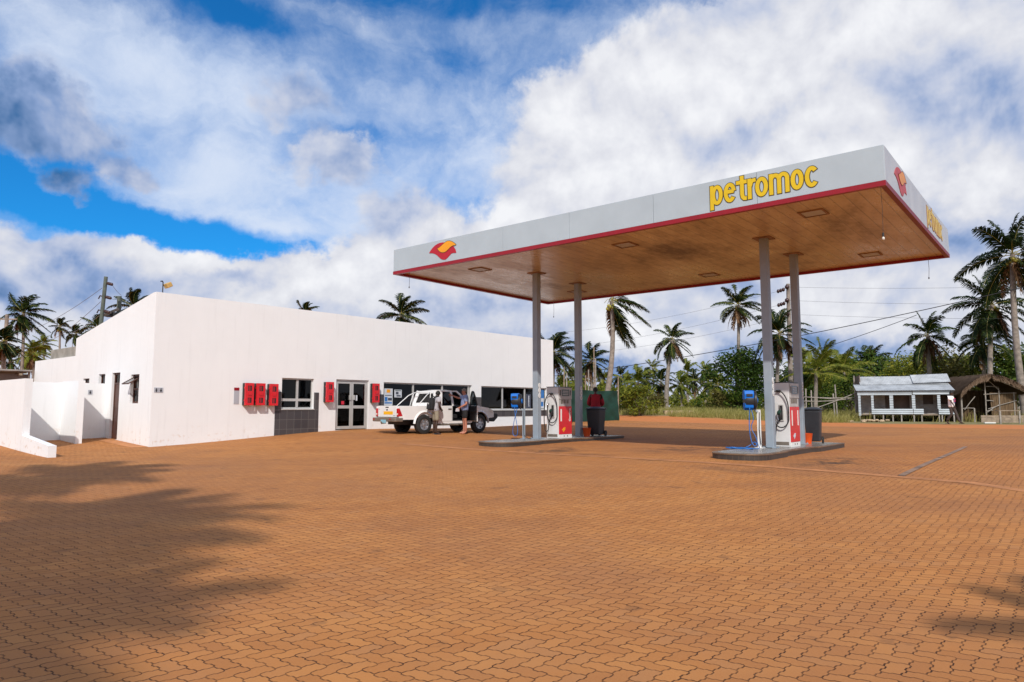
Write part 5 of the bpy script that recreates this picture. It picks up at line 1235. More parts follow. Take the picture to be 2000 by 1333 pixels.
# wheels
def wheel(x, y):
    s = -1 if y < 0 else 1
    h = bpy.data.objects.new('wheel', None); COL.objects.link(h); h.parent = truck; h.location = (x, y, WR)
    g = MB(); g.lathe([(.235, -.13), (.33, -.135), (.385, -.11), (.40, -.06), (.40, .06), (.385, .11), (.33, .135), (.235, .13), (.225, .0), (.235, -.13)], axis='y', n=36, cap=False)
    g.build('tyre', M['rubber'], h, smooth=35)
    g = MB(); g.lathe([(.236, s * .10), (.225, s * .118), (.205, s * .115), (.20, s * .05), (.06, s * .05)], axis='y', n=30, cap=False)
    for k in range(6):
        a = R(60 * k + 12); c, sn = math.cos(a), math.sin(a); c2, s2 = -sn, c
        v = []
        for rr, ww, dy in ((.045, .045, .10), (.215, .034, .108)):
            for e in (-1, 1):
                v += [(c * rr + c2 * ww * e, s * dy, sn * rr + s2 * ww * e), (c * rr + c2 * ww * e, s * .055, sn * rr + s2 * ww * e)]
        g.add(v, [(0, 2, 6, 4), (0, 4, 5, 1), (2, 3, 7, 6), (4, 6, 7, 5)])
    g.lathe([(.065, s * .055), (.065, s * .112), (.04, s * .12), (0, s * .12)], axis='y', n=16)
    g.build('rim', M['rim'], h, smooth=35, fix=True)
    g = MB(); g.lathe([(.20, s * .03), (.0, s * .03)], axis='y', n=20); g.build('brake_disc', M['black'], h)
for x in (RX, FX):
    for y in (-.765, .765): wheel(x, y)
# open driver's door, hinged ahead of the doorway
dh = bpy.data.objects.new('front_door', None); COL.objects.link(dh); dh.parent = truck; dh.location = (1.03, -.865, 0); dh.rotation_euler = (0, 0, R(66))
skin = [(-1.04, .50), (-1.05, 1.15), (0, 1.16), (0, .60), (-.06, .50)]
g = MB(); g.prism(skin, put, -.02, .015); g.build('door_skin', M['car'], dh, fix=True, bevel=.008)
g = MB(); g.prism([(-1.01, .53), (-1.02, 1.14), (-.03, 1.15), (-.03, .62), (-.08, .53)], put, .016, .075); g.build('door_trim', M['cartrim'], dh, fix=True, bevel=.01)
g = MB(); g.box(-.85, -.25, .076, .13, .88, .95); g.build('armrest', M['cartrim'], dh, bevel=.015)
fr = [(-1.04, .0, 1.15), (-1.03, .09, 1.50), (-.97, .14, 1.70), (-.86, .155, 1.745), (-.66, .15, 1.72), (-.36, .11, 1.53), (0, .02, 1.17)]
g = MB()
for p, q in zip(fr, fr[1:]): g.bar(p, q, .05, .045, up=(0, 1, 0))
g.build('window_frame', M['black'], dh)
g = MB(); g.poly([(p[0], p[1], p[2]) for p in fr]); g.build('side_window', M['cglass'], dh)
g = MB(); g.box(-.30, -.12, -.20, -.03, 1.10, 1.26); m_ = g.build('mirror', M['car'], dh, bevel=.03)
g = MB(); g.box(-.302, -.3005, -.185, -.045, 1.115, 1.245); g.build('mirror_glass', M['plate'], m_)
# wing mirror, left side
g = MB(); g.box(.78, .92, .88, 1.06, 1.12, 1.26); g.build('mirror', M['car'], truck, bevel=.03)

# ================================================================ people
def skin_mesh(name, joints, edges, m, parent, sub=1, root=0):
    """joints: list of (pos, (rx, ry)); one continuous skin over connected edges"""
    me = bpy.data.meshes.new(name); me.from_pydata([j[0] for j in joints], edges, []); me.materials.append(m)
    o = bpy.data.objects.new(name, me); COL.objects.link(o); o.parent = parent
    md = o.modifiers.new('skin', 'SKIN'); md.use_smooth_shade = True; md.branch_smoothing = 0.35
    if not me.skin_vertices: me.attributes.new('skin', 'FLOAT', 'POINT')
    for i, j in enumerate(joints):
        sv = me.skin_vertices[0].data[i]; sv.radius = j[1] if isinstance(j[1], tuple) else (j[1], j[1]); sv.use_root = (i == root)
    s = o.modifiers.new('subdivision', 'SUBSURF'); s.levels = sub; s.render_levels = sub
    return o

def person(loc, heading, label, pose, colours, H=1.75, belly=0.0, group=None):
    """figure facing its local +x, left side +y; pose gives joint positions in metres for a 1.75 m body"""
    t = empty('person', loc, heading); t.scale = (H / 1.75,) * 3
    tag(t, label, 'person', group)
    P = dict(pelvis=(0, 0, .95), waist=(-.01, 0, 1.10), chest=(0, 0, 1.30), necklow=(-.01, 0, 1.46), neck=(.005, 0, 1.53), skull=(.025, 0, 1.62), crown=(.01, 0, 1.70),
             shL=(-.01, .175, 1.42), elL=(-.03, .25, 1.15), wrL=(.04, .26, .92), shR=(-.01, -.175, 1.42), elR=(-.03, -.25, 1.15), wrR=(.04, -.26, .92),
             hiL=(0, .10, .90), knL=(.03, .11, .50), anL=(-.02, .12, .09), toL=(.15, .14, .03), hiR=(0, -.10, .90), knR=(.03, -.11, .50), anR=(-.02, -.12, .09), toR=(.15, -.14, .03))
    P.update(pose); P = {k: Vector(v) for k, v in P.items()}
    J, E, ID = [], [], {}
    def j(name, pos, r, par=None):
        ID[name] = len(J); J.append((tuple(pos), r))
        if par is not None: E.append((ID[par], ID[name]))
    mid = lambda a, b2, f=.5: P[a].lerp(P[b2], f)
    j('pelvis', P['pelvis'], (.145 + belly * .3, .115 + belly * .5)); j('waist', P['waist'], (.135 + belly, .105 + belly), 'pelvis'); j('chest', P['chest'], (.155 + belly * .4, .115 + belly * .4), 'waist'); j('necklow', P['necklow'], (.085, .075), 'chest')
    j('neck', P['neck'], (.055, .06), 'necklow')
    hd = P['skull'] - P['neck']
    j('jaw', P['neck'].lerp(P['skull'], .55) + Vector((.015, 0, 0)), (.062, .075), 'neck'); j('skull', P['skull'], (.076, .092), 'jaw'); j('crown', P['crown'], (.058, .068), 'skull')
    for s in 'LR':
        sg = 1 if s == 'L' else -1
        j('sh' + s, P['sh' + s], .068, 'chest'); j('ua' + s, mid('sh' + s, 'el' + s), .05, 'sh' + s); j('el' + s, P['el' + s], .041, 'ua' + s); j('fa' + s, mid('el' + s, 'wr' + s, .35), .042, 'el' + s); j('wr' + s, P['wr' + s], (.027, .022), 'fa' + s)
        d = (P['wr' + s] - P['el' + s]).normalized(); side = d.cross(Vector((0, 1, 0))); side = Vector((1, 0, 0)) if side.length < .2 else side.normalized(); nrm = d.cross(side).normalized()
        palm = P['wr' + s] + d * .055; j('palm' + s, palm, (.036, .019), 'wr' + s)
        for k, (off, ln) in enumerate(((-.030, .060), (-.010, .072), (.010, .068), (.028, .052))):
            b0 = palm + d * .035 + side * off; b1 = b0 + d * ln * .55 + nrm * .008 * sg; b2 = b1 + (d * .8 + nrm * .6 * sg).normalized() * ln * .45
            j(f'f{k}{s}', b0, .0095, 'palm' + s); j(f'g{k}{s}', b1, .0088, f'f{k}{s}'); j(f'h{k}{s}', b2, .0075, f'g{k}{s}')
        b0 = palm - side * .040 - d * .012; b1 = b0 - side * .022 + d * .030; b2 = b1 + d * .026 + nrm * .01 * sg
        j('t0' + s, b0, .012, 'palm' + s); j('t1' + s, b1, .0105, 't0' + s); j('t2' + s, b2, .009, 't1' + s)
        j('hi' + s, P['hi' + s], .098, 'pelvis'); j('th' + s, mid('hi' + s, 'kn' + s, .45), .082, 'hi' + s); j('kn' + s, P['kn' + s], .057, 'th' + s); j('ca' + s, mid('kn' + s, 'an' + s, .3) + Vector((-.015, 0, 0)), .058, 'kn' + s); j('an' + s, P['an' + s], .036, 'ca' + s)
        j('ft' + s, P['an' + s].lerp(P['to' + s], .55) + Vector((0, 0, -.008)), (.042, .030), 'an' + s); j('to' + s, P['to' + s], (.040, .020), 'ft' + s)
    skin_mesh('body', J, E, colours['skin'], t)
    # face and hair follow the head's own axes
    up = (P['crown'] - P['neck']).normalized(); face = Vector(pose.get('face', (1, 0, 0))); face = (face - up * face.dot(up)).normalized(); left = up.cross(face)
    HM = Matrix.Translation(P['skull']) @ Matrix((face, left, up)).transposed().to_4x4()
    g = MB(HM); g.ball((.080, 0, -.020), (.016, .012, .022), 8, 6)
    for s in (-1, 1): g.ball((.0, s * .078, -.015), (.020, .010, .030), 8, 6)
    g.ball((.052, 0, -.085), (.03, .035, .025), 8, 6); g.build('facial_features', colours['skin'], t, smooth=True)
    for s in (-1, 1):
        g = MB(HM); g.ball((.079, s * .032, .008), (.008, .013, .008), 8, 6); g.build('eye', M['black'], t, smooth=True)
    g = MB(HM); g.ball((.074, 0, -.062), (.007, .022, .005), 8, 6); g.build('mouth', M['skin_dark'] if colours['skin'] is M['skin_dark'] else M['print'], t, smooth=True)
    g = MB(HM); rr = random.Random(3)
    def hairfn(u, v):
        a = 2 * math.pi * u; ph = v * math.pi * .70; fr_ = .5 + .5 * math.cos(a)                 # cut higher over the face
        ph *= 1 - .46 * fr_ ** 1.5; r = 1 + .13 * rr.random()
        return (-.012 + .094 * r * math.sin(ph) * math.cos(a), .084 * r * math.sin(ph) * math.sin(a), .010 + .100 * r * math.cos(ph))
    g.grid(hairfn, 22, 10); g.build('hair', colours['hair'], t, smooth=True)
    # clothes
    c = colours
    def cloth(name, seq, edges, m):
        skin_mesh(name, seq, edges, m, t)
    sl = c.get('sleeve', .55)
    rad = {k: J[i][1] for k, i in ID.items()}
    grow = lambda k, g_: tuple(x + g_ for x in (rad[k] if isinstance(rad[k], tuple) else (rad[k], rad[k])))
    # shirt and trousers repeat the body's own joints with a little more girth, cut off where the cloth ends
    def garment(name, keys, extra, g_, m):
        seq, ed, idx = [], [], {}
        for k, par in keys:
            idx[k] = len(seq); seq.append((J[ID[k]][0], grow(k, g_)))
            if par: ed.append((idx[par], idx[k]))
        for pos, r, par in extra:
            seq.append((tuple(pos), r)); ed.append((idx[par], len(seq) - 1)); idx[(par, len(seq))] = len(seq) - 1
        cloth(name, seq, ed, m)
    hemf = min(.9, max(.05, -c.get('hem', -.05) / .40 + .05))
    keys = [('pelvis', None), ('waist', 'pelvis'), ('chest', 'waist'), ('necklow', 'chest')]; ex = [(P['necklow'].lerp(P['neck'], .35), .072, 'necklow')]
    for s in 'LR':
        keys += [('sh' + s, 'chest'), ('ua' + s, 'sh' + s)]
        if sl > 1: keys += [('el' + s, 'ua' + s), ('fa' + s, 'el' + s)]; ex.append((mid('el' + s, 'wr' + s, .92), .046, 'fa' + s))
        else: ex.append((P['sh' + s].lerp(P['el' + s], max(sl, .62)), .072, 'ua' + s))
        keys += [('hi' + s, 'pelvis')]; ex.append((mid('hi' + s, 'kn' + s, hemf * .35), tuple(x + .030 for x in (.09, .09)), 'hi' + s))
    garment(c.get('top_name', 'shirt'), keys, ex, .036, c['top'])
    keys = [('pelvis', None), ('waist', 'pelvis')]; ex = []
    for s in 'LR':
        keys += [('hi' + s, 'pelvis'), ('th' + s, 'hi' + s)]
        if c.get('long'): keys += [('kn' + s, 'th' + s), ('ca' + s, 'kn' + s)]; ex.append((mid('kn' + s, 'an' + s, .93), .062, 'ca' + s))
        else: ex.append((mid('hi' + s, 'kn' + s, c.get('leg', .9)), .092, 'th' + s))
    garment(c.get('bottom_name', 'shorts'), keys, ex, .014, c['bottom'])
    if c.get('shoes'):
        for s in 'LR':
            a, b2 = P['an' + s], P['to' + s]; d = (b2 - a); d.z = 0; d.normalize(); q = Vector((-d.y, d.x, 0))
            g = MB(); z = min(b2.z, a.z - .05) - .028; base = [a - d * .05 - q * .042, a - d * .05 + q * .042, b2 + d * .05 + q * .045, b2 + d * .05 - q * .045]
            g.add([(p.x, p.y, z) for p in base] + [(p.x, p.y, z + .022) for p in base], [(3, 2, 1, 0), (4, 5, 6, 7), (0, 1, 5, 4), (1, 2, 6, 5), (2, 3, 7, 6), (3, 0, 4, 7)]); g.build('sandal', c['shoes'], t, bevel=.008)
    return t

def worldpt(t, p): return t.matrix_basis @ Vector(p)
# man in the grey T-shirt with a rucksack, seen from behind, one hand on his hip
p1 = gpx(850, 849)
m1 = person(p1, R(38), 'man in grey shirt and khaki shorts wearing a black rucksack, behind the pickup door', dict(
    chest=(.03, 0, 1.28), necklow=(.05, 0, 1.43), neck=(.075, 0, 1.49), skull=(.115, 0, 1.57), crown=(.11, 0, 1.65), shL=(.04, .175, 1.39), shR=(.04, -.175, 1.39),
    elR=(.0, -.27, 1.12), wrR=(.15, -.19, .98), elL=(.10, .25, 1.13), wrL=(.24, .16, 1.02), knL=(.05, .13, .50), anL=(.02, .15, .09), toL=(.18, .19, .03), knR=(.0, -.12, .5), anR=(-.05, -.13, .09), toR=(.11, -.16, .03), face=(1, .3, -.1)),
    dict(skin=M['skin_dark'], hair=M['hair_black'], top=M['cloth_grey'], bottom=M['cloth_khaki'], hem=-.10, leg=1.0, shoes=M['cloth_yoke'], top_name='tshirt'), H=1.72)
bp = empty('rucksack', worldpt(m1, (-.165, .02, 1.18)), R(38)); tag(bp, 'black rucksack on the back of the man in the grey shirt', 'rucksack')
g = MB(); g.M = Matrix.Rotation(R(8), 4, 'Y'); g.prism([(-.15, -.24), (.15, -.24), (.165, .02), (.13, .18), (.07, .23), (-.07, .23), (-.13, .18), (-.165, .02)], lambda a, b2, q: (q, a, b2), -.10, .07); g.build('pack', M['cloth_black'], bp, fix=True, bevel=.05, seg=3)
g = MB(); g.M = Matrix.Rotation(R(8), 4, 'Y'); g.prism([(-.12, -.22), (.12, -.22), (.12, .0), (-.12, .0)], lambda a, b2, q: (q, a, b2), -.14, -.102); pk = g.build('front_pocket', M['cloth_black'], bp, fix=True, bevel=.025)
g = MB(); g.box(-.146, -.141, -.03, .0, -.02, .04); g.build('badge', M['white'], pk)
for s in (-1, 1):
    g = MB(); g.tube([(.05, s * .10, .22), (.12, s * .12, .30), (.24, s * .13, .25), (.32, s * .14, .08), (.24, s * .16, -.12), (.06, s * .16, -.22)], .022, 8); g.build('shoulder_strap', M['cloth_black'], bp, smooth=True)
# heavier grey-haired man, hand on the cab
p2 = gpx(908, 848.5)
HD2 = R(190)
m2 = person(p2, HD2, 'grey-haired man in blue checked shirt and black shorts holding the pickup cab', dict(
    pelvis=(0, 0, .93), waist=(.03, 0, 1.10), chest=(.0, 0, 1.30), necklow=(0, 0, 1.47), neck=(.02, 0, 1.53), skull=(.05, 0, 1.62), crown=(.04, 0, 1.70),
    shR=(.0, -.20, 1.42), elR=(.22, -.28, 1.36), wrR=(.46, -.27, 1.46), shL=(-.0, .21, 1.41), elL=(-.02, .31, 1.14), wrL=(.20, .22, 1.02), knL=(.0, .10, .50), anL=(-.03, .09, .09), toL=(.13, .14, .03), anR=(.03, -.06, .09), toR=(.2, -.05, .03), face=(1, .25, -.25)),
    dict(skin=M['skin_pink'], hair=M['hair_grey'], top=M['cloth_blue'], bottom=M['cloth_black'], hem=-.12, leg=.85, sleeve=.8), H=1.80, belly=.055)
hp = worldpt(m2, (.30, .20, .92))
g = MB(); g.M = Matrix.Rotation(R(40), 4, 'Z') @ Matrix.Rotation(R(18), 4, 'X'); g.add([(-.09, 0, -.07), (.09, 0, -.07), (.09, 0, .06), (-.09, .0, .06), (-.09, .004, -.07), (.09, .004, -.07), (.09, .004, .06), (-.09, .004, .06)], [(0, 1, 2, 3), (7, 6, 5, 4), (0, 4, 5, 1), (1, 5, 6, 2), (2, 6, 7, 3), (3, 7, 4, 0)])
o = g.build('folded_paper', M['paper']); o.location = hp; tag(o, 'folded white paper in the left hand of the grey-haired man', 'paper')
# attendant behind the bin, facing away
pa = Vector((.1205 * 26.95, 26.95, IZ[1] + .006))
person(pa, R(78), 'attendant in red overalls with charcoal yoke standing behind the wheelie bin', dict(elR=(.02, -.26, 1.15), wrR=(.20, -.20, 1.05), elL=(.02, .26, 1.15), wrL=(.2, .2, 1.05), toL=(.15, .14, .03)),
       dict(skin=M['skin_dark'], hair=M['hair_black'], top=M['cloth_red'], bottom=M['cloth_red'], hem=-.05, sleeve=2, long=True, shoes=M['cloth_black'], top_name='overall_top', bottom_name='overall_trousers'), H=1.86)
att = [o for o in bpy.data.objects if o.name.startswith('overall_top')][0].parent
skin_mesh('shoulder_yoke', [((-.012, 0, 1.385), (.165, .165)), ((-.01, 0, 1.475), (.112, .105)), ((-.01, .165, 1.42), .099), ((-.01, -.165, 1.42), .099)], [(0, 1), (0, 2), (0, 3)], M['cloth_yoke'], att)
# walker in the printed T-shirt, mid-stride on the dirt
pw = gpx(1861, 829)
m4 = person(pw, R(-58), 'man in white T-shirt with red print striding along the dirt verge', dict(
    shL=(-.02, .175, 1.42), elL=(-.10, .27, 1.19), wrL=(-.18, .42, 1.02), elR=(.10, -.24, 1.17), wrR=(.22, -.22, .96), hiL=(0, .1, .90), knL=(.16, .11, .52), anL=(.30, .11, .12), toL=(.46, .12, .06), knR=(.02, -.10, .50), anR=(-.26, -.10, .15), toR=(-.12, -.12, .035), face=(1, -.1, -.05)),
    dict(skin=M['skin_dark'], hair=M['hair_black'], top=M['cloth_white'], bottom=M['cloth_brown'], hem=-.06, sleeve=.75, long=True, shoes=M['cloth_black'], top_name='tshirt', bottom_name='trousers'), H=1.75)
g = MB(); g.M = Matrix.Translation((.150, 0, 1.24))
for (a, c, w, h, mk) in ((0, .09, .15, .045, 'print'), (0, .03, .10, .05, 'print2'), (.02, -.03, .13, .05, 'print'), (-.02, -.09, .09, .035, 'print2')):
    q = MB(); q.M = Matrix.Translation((.166, a, 1.24 + c)); q.box(-.02, .004, -w / 2, w / 2, -h / 2, h / 2); q.build('shirt_print', M[mk], m4)
# ================================================================ roadside huts on the right
def corrug(mb, o, u, v, nw, amp, nrm, mi=0, per=4):
    """corrugated sheet: corner o, edge vectors u (across the corrugations) and v (along them)"""
    o, u, v, nrm = Vector(o), Vector(u), Vector(v), Vector(nrm)
    mb.grid(lambda a, b2: o + u * a + v * b2 + nrm * (amp * math.sin(2 * math.pi * nw * a)), nw * per, 1, mi)
hl = gpx(1677, 822.5); hr_dir = Vector((.94, -.34, 0)).normalized(); ang_h = math.atan2(hr_dir.y, hr_dir.x)
hut = empty('tin_kiosk', (hl.x, hl.y, hl.z), ang_h); tag(hut, 'blue-grey corrugated tin kiosk on short stilts with open counters', 'kiosk')
HWD = 5.25; FH = 1.86
g = MB()
def up_sheet(x0, x1, z0, z1, y): corrug(g, (x0, y, z0), (0, 0, z1 - z0), (x1 - x0, 0, 0), max(2, round((z1 - z0) / .10)), .017, (0, -1, 0))
up_sheet(.0, 3.02, FH - .26, FH, 0); up_sheet(3.06, HWD, FH - .24, FH, -.015); g.build('header_panel', M['tin'], hut, smooth=True)
for x0, x1, z0 in ((.03, .17, .32), (.76, .90, .75), (1.78, 1.98, .75), (3.00, 3.18, .75), (4.36, 4.52, .75), (5.08, HWD, .75)):
    g = MB(); up_sheet(x0, x1, z0, FH - .27, -.005); g.build('front_post', M['tin'], hut, smooth=True)
for x0, x1 in ((.76, 3.03), (3.06, 3.60), (4.40, HWD)):
    g = MB(); up_sheet(x0, x1, .42, .76, -.03); g.build('counter_panel', M['tin'], hut, smooth=True)
for x in (.10, 1.93, 3.08, 3.50, 4.42, 4.58, 2.4, .9, 1.4, HWD - .05):
    g = MB(); g.box(x - .035, x + .035, .02, .09, -.2, .44); g.build('stilt', M['timber2'], hut)
g = MB(); g.box(.1, HWD - .05, .1, 3.8, .36, .42); g.build('floor', M['timber'], hut)
# porch roof, main roof
g = MB(); corrug(g, (-.08, -.15, FH + .02), (HWD + .12, 0, 0), (0, 1.35, .42), 62, .014, (0, -.3, 1)); g.build('porch_roof', M['tinroof'], hut, smooth=True)
g = MB(); corrug(g, (.30, 1.05, FH + .42), (HWD - .30, 0, 0), (0, .80, .55), 58, .014, (0, -.5, 1)); corrug(g, (3.3, 1.02, FH + .50), (HWD - 3.2, 0, .06), (0, .80, .54), 24, .012, (0, -.5, 1)); corrug(g, (.30, 1.86, FH + .96), (HWD - .2, 0, 0), (0, 2.1, -.55), 58, .012, (0, .3, 1)); g.build('main_roof', M['tinroof'], hut, smooth=True)
# walls: recessed back wall of the porch, gable side
for o_, h_, l_, n_ in (((.35, 1.30, .42), 2.0, 1.0, 24), ((1.1, 1.27, .42), 2.0, .62, 24), ((3.1, 1.30, .42), 2.0, .75, 24), ((3.8, 1.31, .42), .62, 1.45, 8), ((4.4, 1.29, 1.0), 1.4, .2, 16)):
    g = MB(); corrug(g, o_, (0, 0, h_), (l_, 0, 0), n_, .01, (0, -1, 0)); g.build('inner_wall', M['tinold'], hut, smooth=True)
g = MB(); g.box(.35, HWD - .05, 3.75, 3.8, .42, 2.4); g.box(.3, .35, 1.3, 3.8, .42, 2.9); g.box(.36, HWD - .05, 1.6, 1.64, .42, 2.4); g.build('rear_wall', M['shed'], hut)
g = MB(); corrug(g, (HWD - .01, .02, .35), (0, 0, FH - .35), (0, 1.1, .0), 20, .012, (1, 0, 0)); corrug(g, (HWD, 1.12, .3), (0, 0, 2.1), (0, 2.7, 0), 25, .012, (1, 0, 0)); g.build('gable_wall', M['tinold'], hut, smooth=True)
g = MB(); g.poly([(HWD + .02, 1.05, 2.35), (HWD + .02, 3.9, 2.3), (HWD + .02, 1.9, FH + .93)]); g.build('gable_panel', M['rust'], hut)
g = MB(); g.box(.9, 1.9, .18, .5, .72, .76); g.box(3.1, 3.6, .18, .5, .72, .76); g.build('counter_top', M['timber'], hut)

# thatched hut
t0, t1 = gpx(1879, 824), gpx(1990, 824)
td = (t1 - t0); td.z = 0; TWD = td.length; ang_t = math.atan2(td.y, td.x)
tha = empty('thatched_hut', (t0.x, t0.y, (t0.z + t1.z) / 2), ang_t); tag(tha, 'brown thatched hut of reed mats with a sagging straw gable roof', 'hut')
rr = random.Random(11)
EZ, RZ, DPT = 1.78, 2.72, 3.6
def thatch_side(x0, z0, x1, z1):
    g = MB(); n = 4200
    for k in range(n):
        a, b2 = rr.random(), rr.uniform(-.75, DPT); bow = .20 * math.sin(math.pi * a)
        x, z = x0 + (x1 - x0) * a, z0 + (z1 - z0) * a + bow + rr.uniform(-.02, .15)
        l = rr.uniform(.25, .6); dx, dz = (x0 - x1), (z0 - z1); m_ = math.hypot(dx, dz); dx, dz = dx / m_, dz / m_
        dz += rr.uniform(-.12, .12); dy = rr.uniform(-.25, .25); w = rr.uniform(.008, .02)
        p = Vector((x, b2, z)); q = p + Vector((dx, dy, dz)) * l; s = Vector((0, w, 0))
        g.poly([p - s, p + s, q + s * .4, q - s * .4])
    g.grid(lambda a, b2: (x0 + (x1 - x0) * a, -.7 + (DPT + .7) * b2, z0 + (z1 - z0) * a - .02 + .20 * math.sin(math.pi * a)), 10, 3)
    return g
cxm = TWD * .44
g = thatch_side(-.28, EZ - .10, cxm, RZ); g.build('thatch_slope', M['thatch'], tha)
g = thatch_side(TWD + .42, EZ - .15, cxm - .02, RZ + .01); g.build('thatch_slope', M['thatch'], tha)
def reedwall(g, x0, x1, z0, z1, y, n, top=None):
    for k in range(n):
        x = rr.uniform(x0, x1); zt = (top(x) if top else z1) - rr.uniform(0, .15); zb = z0 + rr.uniform(0, .25) if rr.random() < .5 else rr.uniform(z0, zt - .2); w = rr.uniform(.006, .016); lean = rr.uniform(-.10, .10); yy = y + rr.uniform(-.02, .02)
        g.poly([(x - w, yy, zb), (x + w, yy, zb), (x + w + lean, yy - .01, zt), (x - w + lean, yy - .01, zt)])
g = MB()
for k in range(900):
    a = rr.random(); lft = rr.random() < .5; x0, z0 = ((-.28, EZ - .10) if lft else (TWD + .42, EZ - .15)); x = x0 + (cxm - x0) * a; z = z0 + (RZ - z0) * a + .20 * math.sin(math.pi * a) + rr.uniform(-.06, .12); dx = (-.5 if lft else .5) + rr.uniform(-.3, .3); l = rr.uniform(.12, .34); w = rr.uniform(.008, .018)
    g.poly([(x - w, -.78 + rr.uniform(-.06, .08), z), (x + w, -.78, z), (x + w * .4 + dx * l, -.82, z - l), (x - w * .4 + dx * l, -.82, z - l)])
g.build('thatch_fringe', M['thatch'], tha)
g = MB(); reedwall(g, TWD * .54, TWD * .97, .05, 1.75, 0, 900); g.build('reed_mat', M['reed'], tha)
g = MB(); g.box(.05, TWD * .97, 1.5, 1.53, 0, 1.9); g.box(.0, .04, .05, DPT, 0, 1.75); g.box(TWD - .04, TWD, .05, DPT, 0, 1.75); g.box(TWD * .6, TWD * .96, .04, .06, .0, 1.70); g.build('inner_wall', M['shed'], tha)
g = MB(); reedwall(g, .05, TWD * .9, 0, 1.9, 1.46, 500); g.build('inner_reed_wall', M['reed'], tha)
for x, z, w in ((.0, 1.75, .09), (TWD * .43, RZ - .08, .07), (TWD * .67, 2.0, .06), (TWD * .93, 1.75, .07)):
    g = MB(); g.tube([(x, -.03, -.2), (x + .02, -.04, z * .5), (x + .03, -.03, z)], w * .5, 7); g.build('post', M['timber2'], tha)
g = MB()
for p, q in (((TWD * .40, -.07, 1.62), (TWD * .98, -.07, 1.70)), ((TWD * .43, -.07, 2.1), (TWD * .67, -.07, 2.05)), ((TWD * .45, -.08, 2.6), (TWD * .68, -.08, 1.85)), ((TWD * .44, -.08, .55), (TWD * .66, -.08, 1.0)), ((TWD * .46, -.09, .75), (TWD * .97, -.09, 1.25)),
             ((TWD * .43, -.07, .30), (TWD * .55, -.07, .28)), ((TWD * .43, -.07, .62), (TWD * .55, -.07, .68)), ((TWD * .43, -.07, 1.25), (TWD * .57, -.07, 1.22)), ((.05, -.06, .78), (TWD * .22, -.06, .80)), ((TWD * .05, -.05, .7), (TWD * .25, -.05, 1.5)), ((cxm, -.60, RZ - .08), (TWD + .3, -.60, EZ - .12)), ((cxm, -.60, RZ - .08), (-.2, -.6, EZ - .05))):
    g.tube([p, ((p[0] + q[0]) / 2, p[1], (p[2] + q[2]) / 2 + .02), q], .022, 6)
g.build('lashed_pole', M['timber2'], tha)
g = MB(); g.tube([(TWD * .22, -.05, -.2), (TWD * .225, -.05, .8)], .04, 7); g.build('post', M['timber2'], tha)
# plank bench / low counter in front of the hut
bq = gpx(1917, 827); be = empty('plank_bench', bq, ang_t); tag(be, 'low bench boarded with pale planks in front of the thatched hut', 'bench')
g = MB()
for k in range(3): g.box(.0, 2.15, 0, .04, .03 + .135 * k, .155 + .135 * k)
g.build('plank_front', M['timber'], be)
g = MB(); g.box(.9, 2.0, -.05, .35, .66, .70); g.build('seat_board', M['timber'], be)
for x in (.95, 1.92):
    g = MB(); g.box(x - .04, x + .04, -.06, -.002, -.1, .66); g.build('leg', M['timber2'], be)
g = MB(); g.box(.05, .60, -.25, -.10, .0, .05); o = g.build('fallen_plank', M['white']); o.location = bq; o.rotation_euler = (0, 0, ang_t); tag(o, 'short white plank lying in front of the plank bench', 'plank')

# pole fence left of the kiosk
f0 = gpx(1570, 819); f1 = gpx(1673, 820)
fe = empty('pole_fence', f0, 0); tag(fe, 'rough pole rail fence with leaning uprights beside the tin kiosk', 'fence')
D_ = f1 - f0
for fr_, h, lean in ((.05, 2.0, .03), (.16, 1.9, .0), (.59, 1.7, -.05), (.64, 2.3, -.08), (1.0, 2.9, -.05)):
    g = MB(); b_ = D_ * fr_; b_.z = gz(f0.x + b_.x, f0.y + b_.y) - f0.z; g.tube([b_ + Vector((0, 0, -.2)), b_ + Vector((lean * .5, 0, h * .5)), b_ + Vector((lean, 0, h))], .042, 7); g.build('post', M['timber2'], fe)
for (a, z0, b2, z1) in ((-.02, 1.45, .95, 1.42), (-.02, 1.18, .55, 1.22), (.25, .75, 1.0, 1.75), (.50, 1.2, 1.0, 1.48), (.3, 1.40, 1.02, 1.30)):
    g = MB(); p, q = D_ * a, D_ * b2; g.tube([p + Vector((0, -.05, z0)), (p + q) / 2 + Vector((0, -.06, (z0 + z1) / 2 - .03)), q + Vector((0, -.05, z1))], .03, 6); g.build('rail', M['timber2'], fe)

# green shade-cloth fence behind the canopy
q1 = Vector((.1535 * 46, 46, 0)); q0 = Vector((2.55, 42.2, 0)); cf = empty('shade_cloth_fence', (q0.x, q0.y, gz(q0.x, q0.y)), math.atan2(q1.y - q0.y, q1.x - q0.x)); tag(cf, 'dark green shade cloth fence stretched behind the wheelie bin', 'fence')
CL = (q1 - q0).length; nz_ = random.Random(4)
ph = [nz_.uniform(0, 6) for _ in range(6)]
g = MB(); g.grid(lambda u, v: (u * CL, .05 * math.sin(9 * u + 5 * v + ph[0]) + .035 * math.sin(23 * u - 11 * v + ph[1]) * v + .02 * math.sin(41 * u + 17 * v), .02 + 1.98 * v - .05 * abs(math.sin(u * 7)) * v), 70, 22); g.build('cloth', M['green'], cf, smooth=True)
for k in range(4):
    g = MB(); g.tube([(CL * k / 3, .09, -.3), (CL * k / 3, .09, 2.05)], .035, 7); g.build('post', M['timber2'], cf)
